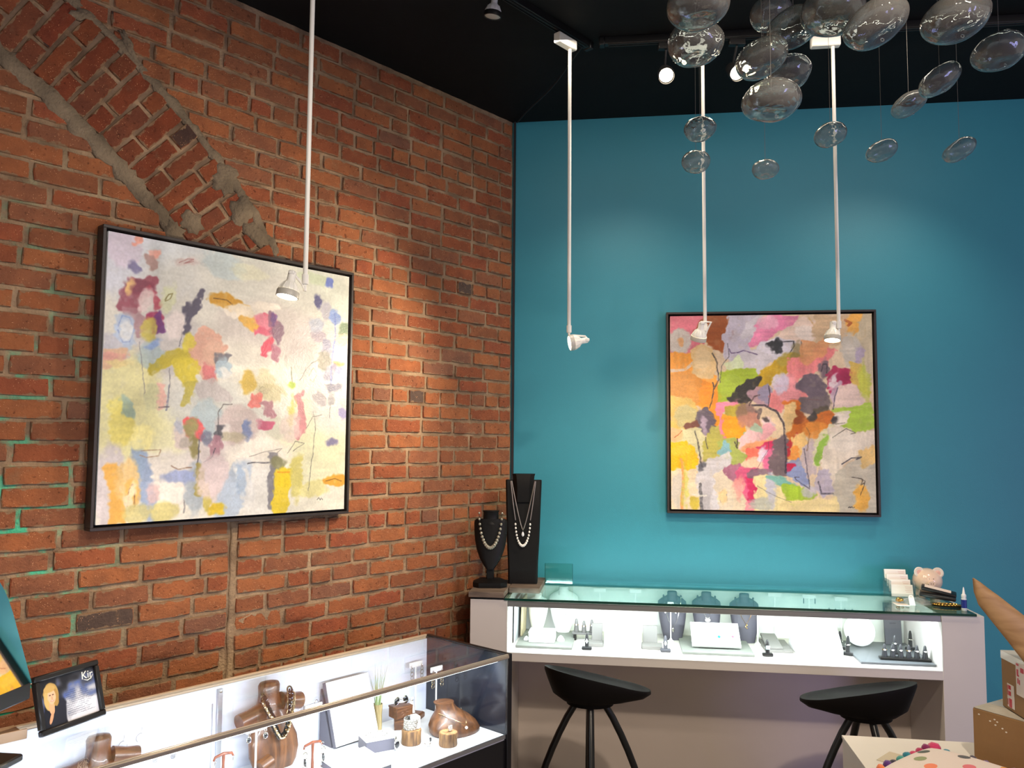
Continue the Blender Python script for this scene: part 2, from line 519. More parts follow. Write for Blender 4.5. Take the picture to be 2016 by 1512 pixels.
# brick wall: mortar body with a rough face
NU, NZ = 150, 150
UMAX = 3.9
gx = np.linspace(-0.02, UMAX, NU); gz = np.linspace(0, CEIL, NZ)
verts = []
for z in gz:
    for u in gx:
        d = mnoise.noise(Vector((u * 14, z * 14, 3.1))) * 0.003 + mnoise.noise(Vector((u * 45, z * 45, 8.0))) * 0.0025
        verts.append((-u, 0.0075 + d * 1.2, z))
faces = [(j * NU + i, j * NU + i + 1, (j + 1) * NU + i + 1, (j + 1) * NU + i) for j in range(NZ - 1) for i in range(NU - 1)]
nb_ = len(verts)
verts += [(0.02, 0.2, 0), (-UMAX, 0.2, 0), (-UMAX, 0.2, CEIL), (0.02, 0.2, CEIL)]
faces += [(nb_, nb_ + 1, nb_ + 2, nb_ + 3)]
me = bpy.data.meshes.new('wall_left')
me.from_pydata(verts, [], faces)
me.polygons.foreach_set('use_smooth', [True] * len(me.polygons))
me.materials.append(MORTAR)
wall_left = bpy.data.objects.new('wall_left', me)
COL.objects.link(wall_left)
wall_left.matrix_world = FB(0, 0, 0)
tag(wall_left, 'old exposed brick wall with a bricked-up arch', kind='structure')
# thin dark strip in the corner
o = MB().box((0.004, -0.006, CEIL / 2), (0.012, 0.012, CEIL)).build('trim_1', mat('corner_strip', (30, 26, 30), 0.6), M=FT(0, 0, 0), smooth=False)
tag(o, 'thin dark strip in the wall corner', kind='structure')

def add_face_uv(me, uv):
    lay = me.uv_layers.new(name='face')
    li = np.empty(len(me.loops), dtype=np.int32); me.loops.foreach_get('vertex_index', li)
    lay.data.foreach_set('uv', np.array(uv, dtype=np.float32)[li].ravel())
# ---- bricks: pool of rough brick meshes (unit size 1 x 1, local x right, z up, face towards -y)
def brick_mesh(seed, rough=1.0, material=None):
    rnd = random.Random(seed)
    nx, nz = 4, 3
    idx = {}
    vv, ff = [], []
    def add(p):
        vv.append(p); return len(vv) - 1
    J = 0.022
    front = [[None] * nx for _ in range(nz)]
    for j in range(nz):
        for i in range(nx):
            x = -0.5 + i / (nx - 1); z = -0.5 + j / (nz - 1)
            edge_x = i in (0, nx - 1); edge_z = j in (0, nz - 1)
            cx = x * (0.955 if not (edge_x and edge_z) else 0.93) + rnd.uniform(-J, J) * 0.6
            cz = z * (0.92 if not (edge_x and edge_z) else 0.87) + rnd.uniform(-J, J) * 2.2
            y = rnd.uniform(-0.0014, 0.0012) * rough
            front[j][i] = add((cx, y - (0.0006 if not (edge_x or edge_z) else 0), cz))
    for j in range(nz - 1):
        for i in range(nx - 1):
            ff.append((front[j][i], front[j][i + 1], front[j + 1][i + 1], front[j + 1][i]))
    per = [(0, i) for i in range(nx)] + [(j, nx - 1) for j in range(1, nz)] + [(nz - 1, i) for i in range(nx - 2, -1, -1)] + [(j, 0) for j in range(nz - 2, 0, -1)]
    ring1, ring2 = [], []
    for j, i in per:
        x = -0.5 + i / (nx - 1); z = -0.5 + j / (nz - 1)
        edge_x = i in (0, nx - 1); edge_z = j in (0, nz - 1)
        k = 0.985 if not (edge_x and edge_z) else 0.968
        a = (x * k + rnd.uniform(-J, J) * 0.4, 0.0035 + rnd.uniform(-0.001, 0.001), z * k + rnd.uniform(-J, J) * 1.6)
        ring1.append(add(a)); ring2.append(add((a[0], 0.03, a[2])))
    P = [front[j][i] for j, i in per]
    n = len(P)
    for k in range(n):
        q = (k + 1) % n
        ff.append((P[q], P[k], ring1[k], ring1[q]))
        ff.append((ring1[q], ring1[k], ring2[k], ring2[q]))
    me = bpy.data.meshes.new('brick')
    me.from_pydata(vv, [], ff)
    me.polygons.foreach_set('use_smooth', [True] * len(me.polygons))
    me.set_sharp_from_angle(angle=R_(2.5))      # the mesh is still unscaled here: its chamfers look shallow
    me.materials.append(material or BRICK)
    add_face_uv(me, [(x + 0.5, z + 0.5) for x, y, z in vv])
    return me, vv, ff
POOL = [brick_mesh(100 + i) for i in range(14)]
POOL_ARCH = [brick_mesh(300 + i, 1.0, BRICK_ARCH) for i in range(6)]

CZ_, CU_, RI, RE = 0.931, 3.617, 2.34, 2.665     # the old relieving arch: centre and radii in wall coordinates
PITCH_Z, STRETCH, JOINT = 0.0716, 0.2125, 0.0115
Z_HDR = 1.3693                                    # middle of one header course
JAMB = 1.612
specs = []      # (u, z, length, height, angle)
rb = random.Random(11)
def lay_row(u0, u1, z, header, off):
    """bricks of one course between u0 (nearest the corner) and u1"""
    L0 = STRETCH / 2 if header else STRETCH
    u = u0 - off * L0
    while u < u1 - 0.02:
        l = L0 * rb.uniform(0.95, 1.05)
        if not header and rb.random() < 0.05: l *= 0.5
        a, b = max(u, u0), min(u + l, u1)
        if u1 - b < 0.045: b = u1
        if b - a > 0.035: specs.append(((a + b) / 2, z + rb.uniform(-0.002, 0.002), b - a - JOINT * rb.uniform(0.7, 1.4), PITCH_Z - JOINT * rb.uniform(0.8, 1.3), rb.uniform(-0.006, 0.006)))
        u = b if b == u1 else u + l
n0 = -int((Z_HDR - 0.04) / PITCH_Z)
k = n0
while Z_HDR + k * PITCH_Z + PITCH_Z / 2 < CEIL + 0.02:
    z = Z_HDR + k * PITCH_Z
    header = (k % 8 == 0)
    off = rb.uniform(0.0, 0.15) + (0.5 if k % 2 else 0.0)
    dz = z - CZ_
    # field outside the arch
    if z > 2.05 and dz < RE: lim = CU_ - math.sqrt(RE * RE - dz * dz) - 0.006
    elif z <= 2.05: lim = JAMB - 0.012
    else: lim = 3.85
    lay_row(0.012, min(lim, 3.85), z, header, off)
    # infill under the arch (its courses do not line up with the field)
    zi = z + 0.022
    dzi = zi - CZ_
    if dzi < RI - 0.04:
        a = JAMB + 0.014 if zi <= 2.13 else CU_ - math.sqrt(RI * RI - dzi * dzi) + 0.03
        if a < 3.7: lay_row(a, 3.85, zi, False, rb.uniform(0, 1) if k % 2 else rb.uniform(0, .5))
    k += 1
# ring of the arch: every course a stretcher and a header set on end, alternating
n_arch0 = len(specs)
th0, th1 = math.radians(84), math.radians(152)
th = th0
i = 0
while th < th1:
    for (r0, r1) in ([(RI + 0.012, RI + 0.216), (RI + 0.226, RE - 0.004)] if i % 2 else [(RI + 0.012, RI + 0.108), (RI + 0.118, RE - 0.004)]):
        rm = (r0 + r1) / 2
        specs.append((CU_ + rm * math.cos(th), CZ_ + rm * math.sin(th), (r1 - r0) * rb.uniform(0.95, 1.0), 0.0716 - JOINT * rb.uniform(0.8, 1.2), th + rb.uniform(-0.02, 0.02)))
    th += 0.0722 / ((RI + RE) / 2)
    i += 1
specs = [s + (i_ >= n_arch0,) for i_, s in enumerate(specs)]
specs = [s for s in specs if s[0] < 3.85 and 0.0 < s[1] < CEIL - 0.02 and not (s[1] + s[3] / 2 > CEIL)]
def project(P):
    d = Vector(P) - Vector((0, 0, CAM_H))
    zc = d.dot(CF)
    if zc < 0.1: return None
    return 1008 + FOCAL * d.dot(CR) / zc, 756 - FOCAL * d.dot(CU) / zc, zc
scored = []
for n_, s in enumerate(specs):
    u, z, l, h, a, in_arch = s
    q = project(PB(u, 0, z))
    vis = 0.0
    if q and -40 < q[0] < 1015 and -20 < q[1] < 1512:
        hidden = (1.12 < u < 2.10 and 1.46 < z < 2.44) or z < 0.86 or (q[0] > 905 and q[1] > 1160)
        if not hidden: vis = l * h / q[2] ** 2 * (3.0 if in_arch else 1.0)
    scored.append((vis, n_))
scored.sort(reverse=True)
chosen = {n_ for v, n_ in scored[:300] if v > 0}
far_v, far_f, far_uv = [], [], []
for n_, (u, z, l, h, a, in_arch) in enumerate(specs):
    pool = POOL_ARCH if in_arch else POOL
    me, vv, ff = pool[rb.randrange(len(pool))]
    flip = rb.choice((0, math.pi))
    off = rb.uniform(-0.004, 0.0025)
    if rb.random() < 0.05: off += 0.004
    Ml = Matrix.Translation((-u, off, z)) @ Matrix.Rotation(a + flip, 4, 'Y') @ Matrix.Diagonal((l, 1.0, h, 1.0))
    if n_ in chosen:
        b = bpy.data.objects.new('brick', me)
        COL.objects.link(b)
        b.parent = wall_left
        b.matrix_local = Ml
    else:
        base = len(far_v)
        far_v += [tuple(Ml @ Vector(p)) for p in vv]
        far_f += [tuple(base + t for t in f) for f in ff]
        far_uv += [(x + 0.5, z_ + 0.5) for x, y, z_ in vv]
me = bpy.data.meshes.new('brick_courses')
me.from_pydata(far_v, [], far_f)
me.polygons.foreach_set('use_smooth', [True] * len(me.polygons))
me.set_sharp_from_angle(angle=R_(24))
me.materials.append(BRICK)
add_face_uv(me, far_uv)
o = bpy.data.objects.new('brick_courses', me)
COL.objects.link(o)
o.parent = wall_left
tag(o, kind='stuff')

# ---- cement smeared along both edges of the arch and in the haunch
def cement_band(pts, w0, amp, seed, name='cement_band', thick=0.009, m=None):
    rnd = random.Random(seed)
    rings = []
    n = len(pts)
    for i, (u, z) in enumerate(pts):
        a = pts[max(i - 1, 0)]; b = pts[min(i + 1, n - 1)]
        t = Vector((b[0] - a[0], b[1] - a[1])).normalized()
        nn = Vector((-t.y, t.x))
        wl = w0 * (0.7 + 0.6 * rnd.random()) + amp * rnd.random()
        wr = w0 * (0.7 + 0.6 * rnd.random()) + amp * rnd.random()
        y = -thick * rnd.uniform(0.5, 1.1)
        prof = [(-wl, 0.012), (-wl * 0.8, -0.001), (-wl * 0.3, y), (wr * 0.3, y * rnd.uniform(0.7, 1.0)), (wr * 0.8, -0.001), (wr, 0.012)]
        rings.append([(-(u + nn.x * q), yy, z + nn.y * q) for q, yy in prof])
    mb_ = MB().loft(rings, M=None)
    return mb_.build(name, m or CEMENT, wall_left, angle=180)
arc = lambda r, a0, a1, n: [(CU_ + r * math.cos(a0 + (a1 - a0) * i / (n - 1)), CZ_ + r * math.sin(a0 + (a1 - a0) * i / (n - 1))) for i in range(n)]
cement_band(arc(RI - 0.012, R_(100), R_(150), 110), 0.026, 0.022, 5, thick=0.005)
cement_band(arc(RE + 0.004, R_(119), R_(150), 80), 0.013, 0.018, 6, thick=0.005)
def cement_patch(c, ru, rz, seed, rot=0.0):
    rnd = random.Random(seed)
    bm = MB()
    rings = []
    n = 18
    ph = [rnd.uniform(0.7, 1.25) for _ in range(n)]
    for f, y in ((1.0, 0.012), (0.9, -0.003), (0.6, -0.007), (0.25, -0.009)):
        ring = []
        for k in range(n):
            t = 2 * math.pi * k / n
            x0 = ru * f * ph[k] * math.cos(t); z0 = rz * f * ph[k] * math.sin(t)
            x = x0 * math.cos(rot) - z0 * math.sin(rot); zz = x0 * math.sin(rot) + z0 * math.cos(rot)
            ring.append((-(c[0] + x), y + rnd.uniform(-0.002, 0.002), c[1] + zz))
        rings.append(ring)
    bm.loft(rings)
    return bm.build('cement_patch', CEMENT, wall_left, angle=180)
cement_patch((1.70, 2.755), 0.055, 0.075, 1, 0.4)
cement_patch((1.62, 2.645), 0.05, 0.07, 2)
cement_patch((1.83, 2.555), 0.05, 0.05, 3)
cement_patch((1.56, 2.56), 0.07, 0.045, 4, 0.8)
cement_patch((1.90, 2.50), 0.045, 0.05, 8, 0.8)
cement_patch((2.09, 3.15), 0.02, 0.06, 9, -0.5)
cement_patch((2.25, 3.20), 0.05, 0.02, 10, -0.3)
# vertical straight joint of the blocked opening
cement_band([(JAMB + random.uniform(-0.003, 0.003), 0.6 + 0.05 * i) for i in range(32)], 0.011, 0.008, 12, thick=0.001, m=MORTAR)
STROKES_LIGHT = [
('e',109,75,252,150,0,(203,208,226),0.8),
('e',392,65,263,121,0,(200,207,210),0.7),
('e',670,87,329,129,0,(205,208,196),0.8),
('e',878,137,175,135,0,(205,212,200),0.8),
('e',492,189,384,164,0,(200,198,190),0.7),
('e',218,364,135,115,0,(186,182,184),0.8),
('e',626,290,223,118,0,(196,188,184),0.8),
('e',850,337,128,124,0,(190,182,182),0.8),
('e',87,598,125,183,0,(226,220,150),0.8),
('e',188,692,131,98,0,(232,228,170),0.7),
('e',499,434,182,98,0,(232,228,215),0.9),
('e',449,583,229,96,0,(206,208,202),0.8),
('e',631,492,135,76,0,(236,232,214),0.8),
('e',889,654,140,160,0,(214,216,186),0.8),
('e',818,787,208,113,0,(216,216,178),0.8),
('e',918,493,99,179,0,(208,208,208),0.8),
('e',232,858,134,106,0,(240,234,226),0.95),
('e',455,824,141,144,0,(222,210,208),0.9),
('e',590,785,131,91,0,(240,234,222),0.95),
('e',584,900,122,99,0,(232,232,228),0.9),
('e',863,953,159,70,0,(228,226,210),0.9),
('e',38,874,43,129,0,(208,200,206),0.9),
('e',34,397,43,44,0,(190,190,205),0.8),
('e',56,47,52,67,0,(212,196,216),0.7),
('e',426,51,80,49,10,(172,190,196),0.7),
('e',526,59,65,25,0,(205,205,175),0.6),
('e',822,37,64,22,0,(178,192,160),0.7),
('e',164,414,46,45,0,(160,185,190),0.7),
('e',372,634,59,71,0,(176,196,204),0.8),
('e',493,905,54,113,20,(170,190,215),0.8),
('e',337,884,33,93,0,(165,178,190),0.9),
('e',155,863,26,133,-12,(140,162,200),0.9),
('e',131,803,19,44,0,(150,175,205),0.8),
('e',295,844,57,19,0,(150,165,210),0.9),
('e',683,659,59,42,0,(205,205,185),0.7),
('e',611,476,38,42,0,(205,195,150),0.7),
('p',[(80,158),(168,147),(151,177),(114,239),(103,263),(44,260),(58,225),(82,188)],(142,66,84),0.95),
('p',[(59,262),(107,263),(138,311),(117,344),(90,317)],(165,120,130),0.8),
('e',112,180,38,26,0,(120,48,70),0.9),
('p',[(154,177),(190,237),(171,247)],(170,60,80),0.9),
('p',[(145,281),(187,268),(192,305),(173,326),(157,302)],(150,40,80),0.95),
('p',[(169,293),(193,267),(191,321),(173,326)],(96,40,110),0.9),
('e',136,218,21,34,10,(225,205,205),0.9),
('e',150,325,21,38,10,(205,190,80),0.9),
('e',171,376,19,9,-20,(120,150,205),0.8),
('e',213,211,20,46,15,(205,210,170),0.8),
('e',82,180,10,21,10,(228,190,120),0.9),
('l',[(204,212),(213,191),(228,185),(221,206),(205,216)],4,(110,100,50),0.8),
('e',91,115,11,16,-25,(110,105,150),0.9),
('p',[(94,-2),(105,-2),(100,22),(94,23)],(232,150,130),0.9),
('e',165,53,14,12,0,(225,155,140),0.9),
('p',[(130,71),(143,72),(163,96),(147,102),(136,89)],(165,130,125),0.9),
('e',277,59,32,13,-8,(200,180,178),0.7),
('l',[(249,69),(281,50),(306,49),(265,70),(305,57)],3,(150,95,95),0.8),
('e',73,334,28,55,-3,(180,200,228),0.95),
('l',[(46,322),(59,284),(82,288),(98,331),(88,377),(66,379),(46,337)],5,(130,155,205),0.8),
('e',76,341,16,33,0,(225,228,230),0.9),
('p',[(341,168),(329,218),(304,261),(277,323),(295,254),(274,237),(282,209),(306,214)],(74,70,92),0.95),
('l',[(291,263),(272,312),(262,375)],3,(90,90,100),0.8),
('l',[(121,373),(133,447),(146,566)],3,(120,120,130),0.7),
('e',244,299,32,46,20,(226,214,212),0.8),
('p',[(379,176),(438,163),(493,193),(475,207),(421,202),(386,193)],(188,134,30),0.95),
('p',[(475,199),(529,200),(578,261),(555,285),(512,244)],(212,160,60),0.95),
('l',[(390,178),(438,180),(461,197)],5,(90,60,20),0.8),
('p',[(440,224),(493,201),(595,179),(658,184),(558,213),(476,236)],(226,218,205),0.9),
('p',[(563,246),(596,221),(644,220),(635,280),(560,297),(587,268)],(206,80,110),0.95),
('e',606,241,34,19,0,(222,130,150),0.9),
('p',[(631,302),(639,348),(613,358),(599,372),(608,334)],(214,60,90),0.95),
('p',[(632,340),(666,354),(662,388),(643,377)],(158,90,115),0.9),
('p',[(629,213),(674,250),(661,320),(645,287)],(120,80,110),0.8),
('e',639,229,10,15,0,(90,60,120),0.9),
('p',[(355,295),(407,321),(443,366),(397,426),(403,490),(360,484),(325,432),(294,372),(322,330)],(212,160,140),0.95),
('p',[(367,421),(393,442),(394,494),(373,484)],(206,110,115),0.9),
('e',392,395,35,40,0,(214,172,150),0.8),
('p',[(170,478),(196,434),(242,400),(283,400),(312,425),(300,434),(251,422),(212,452)],(188,170,40),0.95),
('p',[(252,438),(308,418),(335,447),(327,494),(294,512),(259,483)],(204,186,50),0.95),
('p',[(290,505),(323,503),(308,574),(284,582),(299,543)],(192,178,70),0.9),
('e',298,356,18,23,0,(205,190,60),0.9),
('p',[(413,393),(453,388),(449,406),(417,433),(408,417)],(110,108,118),0.95),
('e',436,439,22,32,0,(175,200,215),0.85),
('e',437,459,16,20,0,(235,235,230),0.9),
('p',[(403,490),(466,558),(396,546),(349,556),(335,510)],(192,184,184),0.85),
('p',[(6,414),(73,415),(64,445),(7,461)],(228,186,150),0.95),
('e',24,427,25,10,0,(230,160,150),0.8),
('e',43,451,29,9,0,(225,205,140),0.9),
('p',[(189,518),(208,525),(210,593),(199,597)],(228,178,165),0.95),
('e',169,557,21,45,0,(208,208,160),0.85),
('l',[(230,516),(225,608)],6,(120,125,150),0.8),
('l',[(197,597),(232,596)],5,(80,70,80),0.8),
('l',[(232,455),(231,562)],3,(110,110,115),0.8),
('e',55,599,29,29,20,(230,220,120),0.95),
('e',75,664,44,66,0,(234,220,110),0.9),
('p',[(68,570),(98,583),(112,630),(92,627)],(150,178,165),0.85),
('e',142,700,34,41,0,(238,228,150),0.8),
('e',898,39,20,20,10,(92,110,185),0.95),
('e',846,128,16,22,0,(75,75,125),0.95),
('e',884,163,27,36,0,(165,165,180),0.9),
('e',928,189,22,27,0,(110,140,205),0.9),
('e',842,231,32,27,0,(165,175,195),0.9),
('e',854,279,24,20,0,(150,140,160),0.8),
('p',[(881,298),(903,301),(911,439),(885,450)],(120,125,160),0.85),
('l',[(928,176),(935,257),(921,367),(918,475)],8,(90,115,190),0.8),
('e',980,233,32,26,0,(100,130,95),0.9),
('e',975,280,32,22,0,(228,190,165),0.95),
('e',878,379,26,36,0,(120,122,110),0.9),
('e',831,440,19,28,0,(205,215,205),0.9),
('l',[(810,446),(830,409),(847,435),(832,471),(816,459)],3,(110,120,100),0.8),
('e',944,401,20,16,0,(95,90,140),0.9),
('e',972,422,28,27,0,(120,150,205),0.8),
('e',929,488,31,13,0,(85,90,120),0.9),
('e',870,535,24,22,0,(150,145,155),0.85),
('e',924,537,13,22,0,(140,140,150),0.8),
('l',[(764,467),(820,393),(851,372)],3,(80,85,85),0.8),
('l',[(728,417),(732,477)],4,(70,80,60),0.8),
('e',729,484,12,12,0,(160,190,60),0.95),
('e',954,382,13,5,0,(190,140,20),0.9),
('e',987,593,20,23,0,(130,125,180),0.85),
('e',934,721,22,9,-15,(110,105,150),0.9),
('l',[(919,546),(915,618)],4,(100,100,110),0.6),
('e',537,489,26,41,10,(212,178,70),0.95),
('e',598,511,19,10,0,(170,160,160),0.9),
('l',[(584,516),(600,500),(617,511),(598,523),(584,516)],3,(80,75,85),0.8),
('e',636,525,58,29,0,(200,190,140),0.7),
('p',[(561,542),(589,532),(580,570),(557,571)],(232,110,105),0.95),
('p',[(604,560),(642,567),(645,618),(624,601)],(166,110,125),0.9),
('p',[(582,640),(652,641),(644,660),(592,661)],(190,80,115),0.95),
('e',696,569,14,32,5,(228,232,220),0.9),
('l',[(681,574),(695,539),(711,564),(697,599),(684,587)],4,(238,238,230),0.8),
('p',[(760,528),(781,518),(777,588),(794,656),(764,700),(753,666),(767,605)],(196,120,130),0.9),
('e',732,598,8,43,5,(220,210,110),0.9),
('e',733,658,40,51,0,(220,200,195),0.7),
('e',504,654,81,65,0,(206,186,184),0.8),
('e',541,670,13,29,0,(110,130,180),0.9),
('e',452,688,18,32,0,(235,230,225),0.9),
('e',488,703,36,16,0,(190,180,150),0.8),
('l',[(435,728),(420,664),(419,609),(440,576),(475,574)],4,(100,95,95),0.8),
('p',[(419,688),(432,664),(434,700),(424,704)],(70,70,80),0.9),
('e',291,698,37,42,0,(222,205,200),0.9),
('p',[(306,647),(339,639),(365,666),(358,709),(345,705),(331,666),(320,698)],(232,90,90),0.95),
('e',323,666,23,30,0,(150,145,90),0.95),
('e',333,736,17,31,0,(140,130,70),0.9),
('e',300,721,18,14,0,(175,165,155),0.9),
('e',379,705,19,22,0,(110,115,140),0.85),
('e',270,660,10,17,0,(190,195,210),0.9),
('p',[(413,712),(435,728),(410,768),(393,775)],(165,115,130),0.85),
('l',[(349,713),(348,806),(362,877)],5,(80,80,95),0.8),
('l',[(368,795),(402,776),(414,744)],4,(60,60,75),0.8),
('l',[(250,805),(278,817),(327,814)],4,(130,95,70),0.8),
('l',[(135,767),(160,776),(202,771),(209,748),(140,753)],3,(150,115,80),0.8),
('p',[(22,802),(57,799),(65,824),(63,882),(92,992),(56,997),(49,889),(29,824)],(232,172,70),0.95),
('e',102,854,37,66,0,(238,200,130),0.9),
('e',119,899,19,37,0,(236,180,80),0.8),
('l',[(104,942),(107,883),(118,866),(127,892),(127,943),(113,957)],4,(120,80,50),0.8),
('e',115,913,10,40,5,(242,225,190),0.9),
('e',135,965,45,29,0,(200,190,120),0.8),
('e',227,970,43,34,0,(205,195,120),0.85),
('e',186,901,19,30,0,(222,190,190),0.8),
('l',[(302,929),(301,974)],5,(110,110,115),0.7),
('p',[(348,806),(369,822),(376,908),(354,900)],(165,150,70),0.9),
('e',385,932,12,31,0,(190,175,80),0.9),
('e',428,966,26,22,0,(222,190,40),0.95),
('e',408,847,52,71,10,(224,206,208),0.85),
('e',537,882,27,73,-20,(235,236,235),0.9),
('e',518,857,13,45,-10,(160,185,215),0.8),
('p',[(647,769),(659,769),(658,827),(660,978),(650,977)],(100,98,110),0.8),
('l',[(549,799),(643,798)],5,(70,70,80),0.85),
('e',677,798,27,21,0,(130,130,90),0.9),
('p',[(673,836),(729,833),(738,888),(719,913),(716,998),(672,991),(670,911)],(228,200,40),0.95),
('e',708,862,25,34,0,(244,212,30),0.95),
('l',[(678,836),(727,839)],6,(230,150,20),0.9),
('e',768,855,25,77,0,(205,195,100),0.85),
('e',841,909,63,26,0,(222,214,130),0.7),
('p',[(893,876),(926,868),(997,862),(998,895),(937,890)],(214,150,40),0.95),
('l',[(904,876),(947,868),(981,882)],4,(110,75,20),0.8),
('l',[(834,594),(846,655),(833,787),(820,917)],3,(85,85,80),0.75),
('l',[(804,656),(835,612),(877,606)],3,(100,95,90),0.7),
('l',[(720,760),(754,713),(795,722),(745,752)],3,(85,80,75),0.75),
('l',[(553,776),(637,752),(695,743),(676,760)],3,(100,95,90),0.6),
('l',[(863,955),(871,947),(877,956),(882,949),(890,955)],3,(40,40,40),0.9),
]
